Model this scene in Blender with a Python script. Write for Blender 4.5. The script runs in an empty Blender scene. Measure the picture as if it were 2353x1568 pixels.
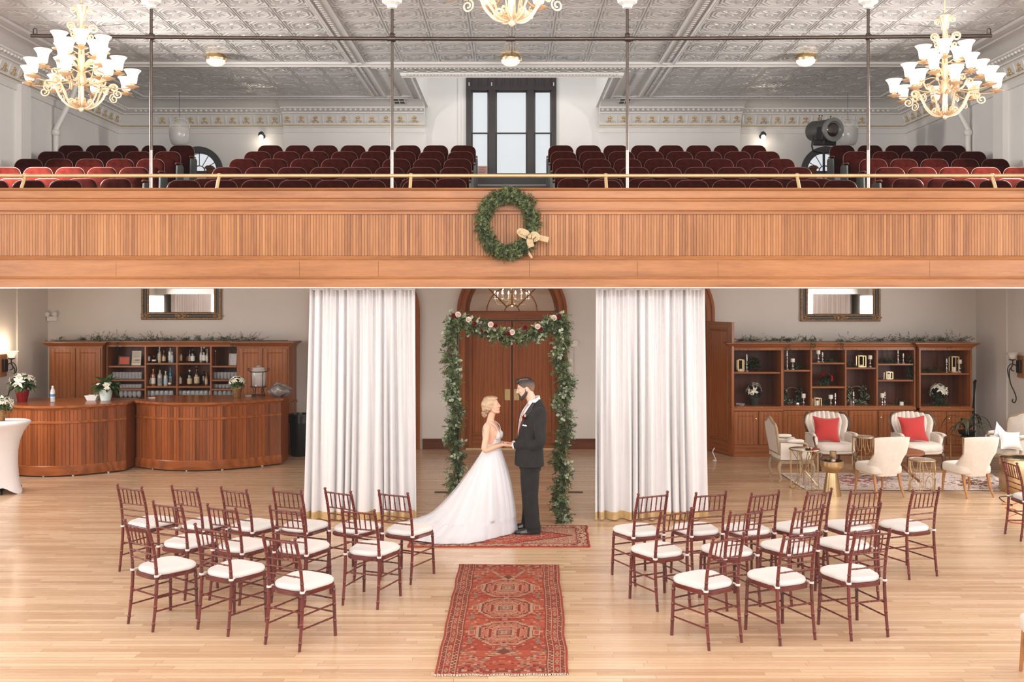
import bpy, bmesh, math, random
from mathutils import Vector, Matrix, Euler, noise as mnoise
PI = math.pi
random.seed(7)
SC = bpy.context.scene
COL = SC.collection
# ---------------------------------------------------------------- camera
F = 2200.0; HOR = 690.0; EYE = 2.8; CX = 1176.5
cam_d = bpy.data.cameras.new('camera'); cam = bpy.data.objects.new('camera', cam_d); COL.objects.link(cam)
cam_d.sensor_width = 36.0; cam_d.lens = 36.0*F/2353.0; cam_d.shift_y = -(784.0-HOR)/2353.0
cam.location = (0, 0, EYE); cam.rotation_euler = (PI/2, 0, 0); cam_d.clip_end = 200
SC.camera = cam
SC.view_settings.view_transform = 'Standard'
vs_ = SC.view_settings; vs_.use_curve_mapping = True; vs_.curve_mapping.black_level = (-.009,-.0085,-.008); vs_.curve_mapping.white_level = (1.06,1.06,1.06); vs_.curve_mapping.update()
SC.cycles.max_bounces = 7; SC.cycles.diffuse_bounces = 4; SC.cycles.glossy_bounces = 3; SC.cycles.transmission_bounces = 4
def W(px, py, Y):            # photo pixel at depth Y -> world point
    return Vector(((px-CX)*Y/F, Y, EYE-(py-HOR)*Y/F))
def G(px, py, z=0.0):        # photo pixel on the horizontal plane z -> world point
    Y = F*(EYE-z)/(py-HOR)
    return Vector(((px-CX)*Y/F, Y, z))
# ---------------------------------------------------------------- mesh builder
class MB:
    def __init__(s): s.v = []; s.f = []; s.c = None
    def add(s, vs, fs, M=None):
        o = len(s.v)
        s.v += [tuple(M @ Vector(p)) for p in vs] if M is not None else [tuple(p) for p in vs]
        s.f += [tuple(i+o for i in f) for f in fs]
        return s
    def merge(s, other, M=None): return s.add(other.v, other.f, M)
    def box(s, c, d, M=None, taper=1.0):
        x, y, z = d[0]/2, d[1]/2, d[2]/2; t = taper
        vs = [(-x,-y,-z),(x,-y,-z),(x,y,-z),(-x,y,-z),(-x*t,-y*t,z),(x*t,-y*t,z),(x*t,y*t,z),(-x*t,y*t,z)]
        vs = [(a+c[0], b+c[1], e+c[2]) for a, b, e in vs]
        return s.add(vs, [(0,3,2,1),(4,5,6,7),(0,1,5,4),(1,2,6,5),(2,3,7,6),(3,0,4,7)], M)
    def bb(s, a, b, M=None):      # box by corners
        return s.box([(a[i]+b[i])/2 for i in range(3)], [abs(b[i]-a[i]) for i in range(3)], M)
    def quad(s, a, b, c, d): return s.add([a,b,c,d], [(0,1,2,3)])
    def rings(s, rs, cap=True, closed=True, M=None, loop=False):
        n = len(rs[0]); vs = [p for r in rs for p in r]; fs = []
        m = len(rs)
        for i in range(m if loop else m-1):
            i2 = (i+1) % m
            for j in range(n if closed else n-1):
                k = (j+1) % n
                fs.append((i*n+j, i*n+k, i2*n+k, i2*n+j))
        if cap and closed and not loop:
            fs.append(tuple(reversed(range(n)))); fs.append(tuple(range((m-1)*n, m*n)))
        return s.add(vs, fs, M)
    def lathe(s, prof, seg=20, c=(0,0,0), M=None, cap=True, lobes=None):
        rs = []
        for r, z in prof:
            ring = []
            for j in range(seg):
                a = 2*PI*j/seg; rr = r*(1+(lobes[1]*math.cos(lobes[0]*a) if lobes else 0))
                ring.append((c[0]+rr*math.cos(a), c[1]+rr*math.sin(a), c[2]+z))
            rs.append(ring)
        return s.rings(rs, cap, True, M)
    def tube(s, pts, r, seg=8, cap=True, M=None, loop=False, flat=1.0, up=None):
        pts = [Vector(p) for p in pts]; n = len(pts)
        rr = r if hasattr(r, '__len__') else [r]*n
        rs = []; prev = None
        for i, p in enumerate(pts):
            if loop: t = pts[(i+1) % n]-pts[i-1]
            else: t = pts[min(i+1, n-1)]-pts[max(i-1, 0)]
            if t.length < 1e-9: t = Vector((0,0,1))
            t.normalize()
            if prev is None:
                u = Vector(up) if up is not None else (Vector((0,0,1)) if abs(t.z) < 0.9 else Vector((1,0,0)))
                u = (u-t*u.dot(t)).normalized()
            else:
                u = prev-t*prev.dot(t)
                u = u.normalized() if u.length > 1e-6 else prev
            prev = u; w = t.cross(u)
            rs.append([p+(u*math.cos(2*PI*j/seg)*flat+w*math.sin(2*PI*j/seg))*rr[i] for j in range(seg)])
        return s.rings(rs, cap, True, M, loop)
    def ell(s, c, r, M=None, u=16, v=10):
        rs = []
        for i in range(v+1):
            a = -PI/2+PI*i/v
            ca = max(math.cos(a), 1e-3)
            rs.append([(c[0]+r[0]*ca*math.cos(2*PI*j/u), c[1]+r[1]*ca*math.sin(2*PI*j/u), c[2]+r[2]*math.sin(a)) for j in range(u)])
        return s.rings(rs, True, True, M)
    def prism(s, poly, d, axis='y', M=None):    # poly in the plane normal to axis, from d[0] to d[1]
        def P(a, b, t): return {'x':(t,a,b), 'y':(a,t,b), 'z':(a,b,t)}[axis]
        n = len(poly)
        vs = [P(a,b,d[0]) for a,b in poly]+[P(a,b,d[1]) for a,b in poly]
        fs = [tuple(range(n)), tuple(reversed(range(n, 2*n)))]
        fs += [(i, i+n, (i+1)%n+n, (i+1)%n) for i in range(n)]
        return s.add(vs, fs, M)
    def mesh(s, name, m=None, smooth=40, recalc=True):
        me = bpy.data.meshes.new(name); me.from_pydata(s.v, [], s.f)
        if recalc:
            bm = bmesh.new(); bm.from_mesh(me); bmesh.ops.recalc_face_normals(bm, faces=bm.faces); bm.to_mesh(me); bm.free()
        if m: me.materials.append(m)
        if smooth:
            me.shade_smooth()
            if smooth < 180: me.set_sharp_from_angle(angle=math.radians(smooth))
        me.update(); return me
    def build(s, name, m=None, parent=None, smooth=40, bevel=0, loc=None, recalc=True, **tg):
        o = bpy.data.objects.new(name, s.mesh(name, m, smooth, recalc)); COL.objects.link(o)
        if parent: o.parent = parent
        if loc is not None: o.location = loc
        if bevel:
            b = o.modifiers.new('bevel', 'BEVEL'); b.width = bevel; b.segments = 2; b.limit_method = 'ANGLE'; b.angle_limit = math.radians(50)
        if tg: tag(o, **tg)
        return o
def tag(o, label=None, cat=None, group=None, kind=None):
    if label: o['label'] = label
    if cat: o['category'] = cat
    if group: o['group'] = group
    if kind: o['kind'] = kind
    return o
def thing(name, label, cat, loc=(0,0,0), rz=0.0, group=None):
    o = bpy.data.objects.new(name, None); COL.objects.link(o); o.empty_display_size = 0.1
    o.location = loc; o.rotation_euler = (0,0,rz)
    return tag(o, label, cat, group)
def struct(o): o['kind'] = 'structure'; return o
def dup(root, loc, rz=None, label=None, group=None, scale=None):
    def cp(o, parent):
        c = o.copy(); COL.objects.link(c)
        if parent: c.parent = parent
        for ch in kids.get(o.name, []): cp(ch, c)
        return c
    kids = {}
    st = [root]
    while st:
        o = st.pop(); kids[o.name] = list(o.children); st += kids[o.name]
    r = cp(root, None); r.location = loc
    if rz is not None: r.rotation_euler = (0,0,rz)
    if label: r['label'] = label
    if group: r['group'] = group
    if scale: r.scale = scale if hasattr(scale, '__len__') else (scale,)*3
    return r
def rot(ax, a): return Matrix.Rotation(a, 4, ax)
def tr(x, y, z): return Matrix.Translation((x,y,z))
def lerp(a, b, t): return a+(b-a)*t
def spline(ctrl, n=8, loop=False):   # catmull-rom through control points
    P = [Vector(p) for p in ctrl]; out = []
    m = len(P)
    for i in range(m if loop else m-1):
        if loop: a,b,c,d = P[i-1], P[i], P[(i+1)%m], P[(i+2)%m]
        else: a,b,c,d = P[max(i-1,0)], P[i], P[i+1], P[min(i+2,m-1)]
        for k in range(n):
            t = k/n
            out.append(0.5*((2*b)+(c-a)*t+(2*a-5*b+4*c-d)*t*t+(3*b-a-3*c+d)*t**3))
    if not loop: out.append(P[-1])
    return out
def ordinal(i): return ['first','second','third','fourth','fifth','sixth','seventh','eighth','ninth','tenth','eleventh','twelfth','thirteenth','fourteenth'][i]
# ---------------------------------------------------------------- materials
def srgb(r, g, b):
    f = lambda c: (c/255/12.92) if c/255 <= 0.04045 else ((c/255+0.055)/1.055)**2.4
    return (f(r), f(g), f(b), 1.0)
class Nt:
    def __init__(s, name):
        s.m = bpy.data.materials.new(name); s.m.use_nodes = True; s.t = s.m.node_tree
        s.t.nodes.clear()
        s.out = s.n('ShaderNodeOutputMaterial'); s.b = s.n('ShaderNodeBsdfPrincipled')
        s.l(s.b.outputs[0], s.out.inputs[0])
    def n(s, t, **kw):
        x = s.t.nodes.new(t)
        for k, v in kw.items(): setattr(x, k, v)
        return x
    def l(s, a, b): s.t.links.new(a, b)
    def set(s, **kw):
        for k, v in kw.items():
            i = s.b.inputs[k.replace('_', ' ')]
            if hasattr(v, 'is_output'): s.l(v, i)
            else: i.default_value = v
    def math(s, op, a, b=None, c=None, clamp=False):
        x = s.n('ShaderNodeMath', operation=op); x.use_clamp = clamp
        for i, v in enumerate((a, b, c)):
            if v is None: continue
            if hasattr(v, 'is_output'): s.l(v, x.inputs[i])
            else: x.inputs[i].default_value = v
        return x.outputs[0]
    def mix(s, f, a, b, mode='MIX'):
        x = s.n('ShaderNodeMix', data_type='RGBA', blend_type=mode)
        for i, v in ((0, f), (6, a), (7, b)):
            if hasattr(v, 'is_output'): s.l(v, x.inputs[i])
            else: x.inputs[i].default_value = v
        return x.outputs[2]
    def ramp(s, f, stops):
        x = s.n('ShaderNodeValToRGB'); e = x.color_ramp.elements
        while len(e) < len(stops): e.new(0.5)
        for el, (p, c) in zip(e, stops): el.position = p; el.color = c
        s.l(f, x.inputs[0]); return x.outputs[0]
    def coord(s, kind='Object', scale=(1,1,1), rotn=(0,0,0), locn=(0,0,0)):
        t = s.n('ShaderNodeTexCoord'); m = s.n('ShaderNodeMapping')
        m.inputs['Scale'].default_value = scale; m.inputs['Rotation'].default_value = rotn; m.inputs['Location'].default_value = locn
        s.l(t.outputs[kind], m.inputs[0]); return m.outputs[0]
    def noise(s, vec, scale=5, detail=3, rough=0.5, dist=0.0, fac=True):
        x = s.n('ShaderNodeTexNoise'); x.inputs['Scale'].default_value = scale; x.inputs['Detail'].default_value = detail
        x.inputs['Roughness'].default_value = rough; x.inputs['Distortion'].default_value = dist
        if vec is not None: s.l(vec, x.inputs['Vector'])
        return x.outputs[0] if fac else x.outputs[1]
    def bump(s, h, strength=0.3, dist=0.01):
        x = s.n('ShaderNodeBump'); x.inputs['Strength'].default_value = strength; x.inputs['Distance'].default_value = dist
        s.l(h, x.inputs['Height']); s.l(x.outputs[0], s.b.inputs['Normal'])
def mat(name, col, rough=0.5, metal=0.0, var=0.06, vscale=6, emit=None, es=0.0, coat=0.0, spec=0.5, sheen=0.0, trans=0.0, bump=0.0, bscale=60, sss=0.0, alpha=1.0, back=0.0):
    k = Nt(name); c = srgb(*col) if len(col) == 3 else col
    if var > 0:
        v = k.noise(k.coord(), vscale, 3)
        dk = (c[0]*(1-var*1.6), c[1]*(1-var*1.6), c[2]*(1-var*1.6), 1); lt = (min(1,c[0]*(1+var)), min(1,c[1]*(1+var)), min(1,c[2]*(1+var)), 1)
        k.set(Base_Color=k.ramp(v, [(0.3, dk), (0.7, lt)]))
    else: k.set(Base_Color=c)
    k.set(Roughness=rough, Metallic=metal, Coat_Weight=coat, Sheen_Weight=sheen, Transmission_Weight=trans, Alpha=alpha)
    k.b.inputs['Specular IOR Level'].default_value = spec
    if sss: k.set(Subsurface_Weight=sss); k.b.inputs['Subsurface Radius'].default_value = (0.02,0.008,0.004)
    if emit is not None:
        k.set(Emission_Color=srgb(*emit), Emission_Strength=es)
    if bump: k.bump(k.noise(k.coord(), bscale, 4), bump, 0.01)
    return k.m
def wood(name, dark, mid, light, axis='z', scale=1.0, rough=0.4, board=None, coat=0.04, boardvar=0.25, spec=0.28, ring=1.0):
    """grain runs along axis; board=(axis, width) gives each board its own tone"""
    k = Nt(name)
    sc = {'x': (0.55,7,7), 'y': (7,0.55,7), 'z': (7,7,0.55)}[axis]
    vec = k.coord('Object', tuple(v*scale for v in sc))
    off = None
    if board:
        sx = k.n('ShaderNodeSeparateXYZ'); k.l(k.coord(), sx.inputs[0])
        q = k.math('FLOOR', k.math('DIVIDE', sx.outputs['xyz'.index(board[0])], board[1]))
        wn = k.n('ShaderNodeTexWhiteNoise', noise_dimensions='1D'); k.l(q, wn.inputs['W']); off = wn.outputs[0]
        va = k.n('ShaderNodeVectorMath', operation='ADD'); k.l(vec, va.inputs[0])
        cb = k.n('ShaderNodeCombineXYZ'); of2 = k.math('MULTIPLY', off, 37.0)
        for i in range(3): k.l(of2, cb.inputs[i])
        k.l(cb.outputs[0], va.inputs[1]); vec = va.outputs[0]
    n1 = k.noise(vec, 0.8, 5, 0.6, 1.6*ring)
    w = k.n('ShaderNodeTexWave', wave_type='RINGS', rings_direction={'x':'X','y':'Y','z':'Z'}[axis]); w.inputs['Scale'].default_value = 0.55; w.inputs['Distortion'].default_value = 7.0*ring
    w.inputs['Detail'].default_value = 3; w.inputs['Detail Scale'].default_value = 0.9; k.l(vec, w.inputs['Vector'])
    fine = k.noise(vec, 9, 3, 0.7)
    f = k.math('ADD', k.math('MULTIPLY', n1, 0.42), k.math('MULTIPLY', w.outputs[1], 0.13)); f = k.math('ADD', f, 0.085)
    f = k.math('ADD', f, k.math('MULTIPLY', k.math('SUBTRACT', fine, 0.5), 0.32))
    if off is not None: f = k.math('ADD', f, k.math('MULTIPLY', k.math('SUBTRACT', off, 0.5), boardvar))
    big = k.noise(k.coord(), 0.7, 2)
    f = k.math('ADD', f, k.math('MULTIPLY', k.math('SUBTRACT', big, 0.5), 0.25))
    k.set(Base_Color=k.ramp(f, [(0.12, srgb(*dark)), (0.42, srgb(*mid)), (0.75, srgb(*light))]), Roughness=rough, Coat_Weight=coat, Coat_Roughness=0.25)
    k.b.inputs['Specular IOR Level'].default_value = spec
    k.bump(fine, 0.08, 0.004)
    return k.m
def colmat(name, rough=0.9, bump=0.0, bscale=300):
    k = Nt(name); a = k.n('ShaderNodeVertexColor', layer_name='Col')
    nz = k.noise(k.coord(), 40, 3)
    k.set(Base_Color=k.mix(0.18, a.outputs[0], k.mix(1.0, a.outputs[0], k.ramp(nz, [(0.3,(0.45,0.45,0.45,1)),(0.7,(1.3,1.3,1.3,1))]), 'MULTIPLY')), Roughness=rough)
    k.b.inputs['Specular IOR Level'].default_value = 0.1
    if bump: k.bump(k.noise(k.coord(), bscale, 3), bump, 0.005)
    return k.m
def paint_faces(me, cols):
    a = me.color_attributes.new('Col', 'BYTE_COLOR', 'CORNER')
    buf = []
    for p, c in zip(me.polygons, cols):
        for _ in range(p.loop_total): buf += [c[0], c[1], c[2], 1.0]
    a.data.foreach_set('color', buf)
# ---------------------------------------------------------------- shared materials
M = {}
M['wall_low'] = mat('plaster_lower', (212,204,196), 0.7, var=0.03, vscale=0.8, spec=0.25)
M['wall_up'] = mat('plaster_upper', (222,218,214), 0.65, var=0.03, vscale=0.8, spec=0.25)
M['white'] = mat('white_paint', (222,219,215), 0.5, var=0.02)
M['trimwhite'] = mat('cornice_white', (218,214,209), 0.4, var=0.02)
M['oakx'] = wood('oak_horizontal', (122,76,46), (163,110,69), (188,136,92), 'x', 1.0, 0.35)
M['oakz'] = wood('oak_vertical', (122,76,46), (163,110,69), (188,136,92), 'z', 1.0, 0.35)
M['bead'] = wood('oak_beadboard', (122,76,46), (163,111,70), (188,136,92), 'z', 1.0, 0.38, board=('x',0.0352), boardvar=0.2)
M['cabx'] = wood('cabinet_oak_horizontal', (100,56,28), (154,90,48), (182,118,70), 'x', 1.1, 0.35)
M['cabz'] = wood('cabinet_oak_vertical', (100,56,28), (154,90,48), (182,118,70), 'z', 1.1, 0.35)
M['cabin'] = wood('cabinet_inside', (58,26,14), (92,45,24), (112,58,34), 'z', 1.0, 0.45)
M['barz'] = wood('bar_oak_vertical', (94,50,24), (148,80,40), (174,104,58), 'z', 1.0, 0.3, board=('x',0.07), boardvar=0.2)
M['barx'] = wood('bar_oak_horizontal', (100,54,26), (154,86,44), (182,114,66), 'x', 1.0, 0.25)
M['doorz'] = wood('door_oak_vertical', (100,50,20), (146,80,36), (170,102,52), 'z', 1.3, 0.35, ring=1.5)
M['doorx'] = wood('door_oak_horizontal', (94,46,18), (140,76,34), (166,98,50), 'x', 1.0, 0.35)
M['base'] = wood('baseboard_wood', (66,34,20), (112,62,36), (140,84,52), 'x', 1.0, 0.4)
M['brass'] = mat('brass', (196,168,122), 0.32, 1.0, var=0.05)
M['rail'] = mat('rail_brass_paint', (205,178,132), 0.35, 0.35, var=0.08)
M['gold'] = mat('antique_gold_metal', (206,180,140), 0.34, 1.0, var=0.06)
M['black'] = mat('black_metal', (28,26,25), 0.45, 0.4, var=0.05)
M['iron'] = mat('dark_iron', (62,54,50), 0.4, 0.7, var=0.1)
M['pipe'] = mat('dark_bronze_pipe', (92,82,76), 0.32, 0.8, var=0.1)
M['silver'] = mat('mercury_silver', (205,200,195), 0.2, 0.9, var=0.1, vscale=60)
M['cream_fab'] = mat('cream_upholstery', (222,211,199), 0.9, var=0.03, vscale=20, sheen=0.2, spec=0.15, bump=0.15, bscale=260)
M['white_fab'] = mat('white_cloth', (216,213,214), 0.85, var=0.015, sheen=0.2, spec=0.2)
M['candle'] = mat('ivory_wax', (236,230,220), 0.5, var=0.0, sss=0.1)
M['leafdark'] = mat('pine_green_dark', (66,80,50), 0.7, var=0.35, vscale=14)
M['leaf'] = mat('pine_green', (100,114,70), 0.7, var=0.35, vscale=14)
M['leafpale'] = mat('eucalyptus_green', (148,158,132), 0.7, var=0.25, vscale=18)
M['stem'] = mat('brown_stem', (96,74,52), 0.8, var=0.2)
M['tin'] = mat('pressed_tin_paint', (206,201,197), 0.3, var=0.03, vscale=1.2, spec=0.5, coat=0.2)
M['frost'] = mat('lit_frosted_shade', (236,224,208), 0.4, var=0, emit=(255,236,212), es=.85)
M['mirror'] = mat('mirror_silvering', (226,226,224), 0.02, 1.0, var=0)
def glassmat(name, col=(245,248,248), rough=0.03, alpha=0.22):
    k = Nt(name)
    k.set(Base_Color=srgb(*col), Roughness=rough, Alpha=alpha); k.b.inputs['Specular IOR Level'].default_value = 0.8
    return k.m
M['glass'] = glassmat('clear_glass')
M['pane'] = glassmat('window_glass', alpha=0.06)
def floor_mat():
    k = Nt('maple_strip_floor'); vec = k.coord()
    br = k.n('ShaderNodeTexBrick'); br.offset = 0.37; br.offset_frequency = 3; br.squash = 1.0
    for n_, v in (('Scale',1.0),('Brick Width',1.25),('Row Height',0.06),('Mortar Size',0.0017),('Mortar Smooth',0.3),('Bias',0.0)): br.inputs[n_].default_value = v
    br.inputs['Color1'].default_value = (0,0,0,1); br.inputs['Color2'].default_value = (1,1,1,1); br.inputs['Mortar'].default_value = (0.5,0.5,0.5,1)
    # wobble so that board ends do not line up from row to row
    sx = k.n('ShaderNodeSeparateXYZ'); k.l(vec, sx.inputs[0])
    row = k.math('FLOOR', k.math('DIVIDE', sx.outputs[1], 0.06)); wn = k.n('ShaderNodeTexWhiteNoise', noise_dimensions='1D'); k.l(row, wn.inputs['W'])
    cb = k.n('ShaderNodeCombineXYZ'); k.l(k.math('ADD', sx.outputs[0], k.math('MULTIPLY', wn.outputs[0], 3.1)), cb.inputs[0]); k.l(sx.outputs[1], cb.inputs[1])
    k.l(cb.outputs[0], br.inputs[0])
    gv = k.n('ShaderNodeVectorMath', operation='MULTIPLY'); k.l(cb.outputs[0], gv.inputs[0]); gv.inputs[1].default_value = (1.6, 60, 1)
    grain = k.noise(gv.outputs[0], 1.3, 4, 0.6, 0.8); big = k.noise(vec, 0.45, 3)
    f = k.math('ADD', k.math('MULTIPLY', br.outputs[0], 0.42), k.math('MULTIPLY', grain, 0.26)); f = k.math('ADD', f, k.math('MULTIPLY', big, 0.3))
    c = k.ramp(f, [(0.2, srgb(182,146,113)), (0.5, srgb(208,175,142)), (0.8, srgb(222,195,164))])
    c2 = k.mix(k.math('MULTIPLY', br.outputs[1], 0.8), c, srgb(118,82,54))
    k.set(Base_Color=c2, Roughness=k.math('ADD', k.math('MULTIPLY', grain, 0.12), 0.2), Coat_Weight=0.25, Coat_Roughness=0.16)
    k.b.inputs['Specular IOR Level'].default_value = 0.45
    k.bump(k.math('SUBTRACT', grain, k.math('MULTIPLY', br.outputs[1], 1.5)), 0.05, 0.003)
    return k.m
M['floor'] = floor_mat()
M['deck'] = mat('deck_grey', (78,78,76), 0.7, var=0.08)

HX = 8.76; YB = 18.0; YU = 21.3; ZC = 7.1; YF = 11.85
# ---------------------------------------------------------------- floor and lower walls
struct(MB().bb((-9.2,-4,-0.12),(9.2,24,0)).build('floor', M['floor'], smooth=0))
def arch_wall(mb, x0, x1, z0, z1, Y, th, ops, seg=20):
    x = x0
    for cx, hw, sp in sorted(ops):
        mb.bb((x,Y,z0),(cx-hw,Y+th,z1))
        for i in range(seg):
            a, b = PI-PI*i/seg, PI-PI*(i+1)/seg
            xa, xb = cx+hw*math.cos(a), cx+hw*math.cos(b)
            mb.prism([(xa,sp+hw*math.sin(a)),(xb,sp+hw*math.sin(b)),(xb,z1),(xa,z1)], (Y,Y+th), 'y')
        x = cx+hw
    mb.bb((x,Y,z0),(x1,Y+th,z1)); return mb
SPR = 2.566
DOORX = (-2.765, 0.0, 2.765)
struct(arch_wall(MB(), -9.0, 9.0, 0, 3.75, YB, 0.25, [(x,0.89,SPR) for x in DOORX]).build('wall_back', M['wall_low'], smooth=0))
for sgn, nm in ((-1,'left'),(1,'right')):
    o = struct(MB().bb((sgn*HX,-4,0),(sgn*(HX+0.25),21.6,8)).build('wall_'+nm, M['wall_up'], smooth=0))
    p = MB()
    p.bb((sgn*HX,16.9,0),(sgn*(HX-0.035),18.0,3.6)); p.build('pilaster', M['wall_low'], o, smooth=0)
    p = MB(); p.bb((sgn*HX,16.9,3.66),(sgn*(HX-0.10),17.25,6.62)); p.build('upper_pilaster', M['wall_up'], o, smooth=0)
    q = MB(); q.bb((sgn*(HX-0.002),12.3,0),(sgn*(HX-0.012),16.9,3.6)); q.build('lower_plaster', M['wall_low'], o, smooth=0)
    w = MB(); X = sgn*(HX-0.07)
    w.tube([(X,18.25,4.2),(X,18.25,6.02),(X,18.25,6.06),(X+sgn*-0.35,18.2,6.7),(X+sgn*-0.4,18.2,6.9)], [0.052,0.052,0.05,0.05,0.05], 12)
    w.lathe([(0.05,0),(0.075,0.03),(0.075,0.09),(0.055,0.12)], 12, (X,18.25,5.93)); struct(w.build('trim_%s_downpipe' % nm, M['trimwhite']))
    b = MB(); b.bb((sgn*HX,12.0,0),(sgn*(HX-0.025),18.0,0.17)); b.bb((sgn*HX,12.0,0.17),(sgn*(HX-0.035),18.0,0.195)); 
    struct(b.build('baseboard_'+nm, M['base'], smooth=0))
b = MB()
for xa, xb in ((-8.76,-3.85),(-1.68,-1.03),(1.03,1.68),(3.85,8.76)):
    b.bb((xa,YB-0.022,0),(xb,YB,0.17)); b.bb((xa,YB-0.034,0.165),(xb,YB,0.195)); b.bb((xa,YB-0.04,0),(xb,YB,0.02))
struct(b.build('baseboard_back', M['base'], smooth=0))
# ---------------------------------------------------------------- arched doors
def arch_ring(mb, cx, r0, r1, z, y0, y1, seg=28, a0=0, a1=PI):
    rs = []
    for i in range(seg+1):
        a = a0+(a1-a0)*i/seg; c, s_ = math.cos(a), math.sin(a)
        rs.append([(cx+r0*c,y0,z+r0*s_),(cx+r1*c,y0,z+r1*s_),(cx+r1*c,y1,z+r1*s_),(cx+r0*c,y1,z+r0*s_)])
    return mb.rings(rs, True, True)
def door_leaf(x0, x1, parent, z1=2.405, y=18.1, name='door_leaf', swing=None):
    w = x1-x0; st = 0.13
    o = bpy.data.objects.new(name, None); COL.objects.link(o); o.parent = parent
    a = MB()
    a.bb((0,-0.025,0.012),(st,0.025,z1)); a.bb((w-st,-0.025,0.012),(w,0.025,z1))
    a.build('stile', M['doorz'], o, bevel=0.003)
    a = MB(); a.bb((st,-0.025,0.012),(w-st,0.025,0.29)); a.bb((st,-0.025,z1-0.14),(w-st,0.025,z1)); a.build('door_rail', M['doorx'], o, bevel=0.003)
    p = MB(); zb, zt = 0.29, z1-0.14
    fr = lambda d, y_: [(st+d,y_,zb+d),(w-st-d,y_,zb+d),(w-st-d,y_,zt-d),(st+d,y_,zt-d)]
    p.rings([fr(0,-0.025),fr(0.012,-0.034),fr(0.03,-0.03),fr(0.045,-0.008),fr(0.07,-0.004),fr(0.11,-0.014)], True)
    p.build('door_panel', M['doorz'], o, smooth=25)
    p = MB(); p.bb((st,0.0,zb),(w-st,0.02,zt)); p.build('back_panel', M['doorz'], o, smooth=0)
    o.location = (x0,y,0)
    if swing: o.location, o.rotation_euler = swing[0], (0,0,swing[1])
    return o
for i, cx in enumerate(DOORX):
    d = thing('door_%d' % (i+1), None, None); struct(d)
    c = MB(); arch_ring(c, cx, 0.885, 1.0, SPR, 17.955, 18.02); arch_ring(c, cx, 0.985, 1.035, SPR, 17.93, 18.02); arch_ring(c, cx, 0.865, 0.90, SPR, 17.99, 18.2)
    for s_ in (-1,1):
        c.bb((cx+s_*0.885,17.955,0),(cx+s_*1.0,18.02,SPR)); c.bb((cx+s_*0.985,17.93,0),(cx+s_*1.035,18.02,SPR)); c.bb((cx+s_*0.865,17.99,0),(cx+s_*0.90,18.2,SPR))
    c.build('casing', M['doorz'], d, smooth=30)
    t = MB(); t.bb((cx-0.87,18.05,2.41),(cx+0.87,18.17,2.55)); t.bb((cx-0.87,18.03,2.545),(cx+0.87,18.17,2.575)); t.bb((cx-0.87,18.035,2.40),(cx+0.87,18.17,2.425)); t.build('transom_bar', M['doorx'], d, smooth=0)
    f = MB(); arch_ring(f, cx, 0.80, 0.872, SPR+0.01, 18.07, 18.13)
    f.bb((cx-0.8,18.07,SPR),(cx+0.8,18.13,SPR+0.03)); f.build('fanlight_frame', M['doorx'], d, smooth=30)
    f = MB()
    for r in (0.138, 0.476): arch_ring(f, cx, r-0.011, r+0.011, SPR+0.01, 18.085, 18.115)
    for a in (45,90,135):
        c_, s_ = math.cos(math.radians(a)), math.sin(math.radians(a))
        f.tube([(cx+0.138*c_,18.1,SPR+0.01+0.138*s_),(cx+0.81*c_,18.1,SPR+0.01+0.81*s_)], 0.012, 6)
    f.build('fanlight_bars', M['doorx'], d)
    g = MB(); n = 24; pts = [(cx+0.8*math.cos(PI*k/n), SPR+0.01+0.8*math.sin(PI*k/n)) for k in range(n+1)]
    g.prism(pts, (18.098,18.102), 'y'); g.build('fanlight_pane', M['pane'], d, smooth=0)
    if i < 2:
        for k, (xa, xb) in enumerate(((cx-0.875,cx-0.012),(cx+0.012,cx+0.875))):
            lf = door_leaf(xa, xb, d)
            pl = MB(); w = xb-xa; px = w-0.075 if k == 0 else 0.075
            pl.bb((px-0.05,-0.03,0.91),(px+0.05,-0.025,1.12)); pl.build('push_plate', M['brass'], lf, bevel=0.001)
            hg = MB()
            for hz in (0.25,1.2,2.15): hg.tube([((0.0 if k == 0 else w),-0.03,hz-0.05),((0.0 if k == 0 else w),-0.03,hz+0.05)],0.012,8)
            hg.build('hinge', M['iron'], lf)
        st = MB(); st.bb((cx-0.0115,18.085,0.02),(cx+0.0115,18.12,2.40)); st.build('meeting_strip', M['black'], d, smooth=0)
        th = MB(); th.bb((cx-0.87,17.98,0),(cx+0.87,18.2,0.02)); th.build('threshold', M['brass'], d, smooth=0)
    else:
        s_ = 1 if i == 2 else -1
        lf = door_leaf(0, 0.87, d, swing=((cx+s_*0.90, 17.93, 0), (0 if s_ < 0 else 0)))
        lf.rotation_euler = (0,0,math.radians(-71) if s_ > 0 else math.radians(180+71))
        pl = MB(); pl.bb((0.755,-0.03,0.95),(0.80,-0.025,1.45)); pl.build('edge_plate', M['brass'], lf)
# lobby beyond the doors
struct(MB().bb((-6,21.2,0),(6,21.4,3.6)).build('wall_lobby', mat('lobby_plaster', (150,118,92), 0.7, var=0.05), smooth=0))
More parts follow.
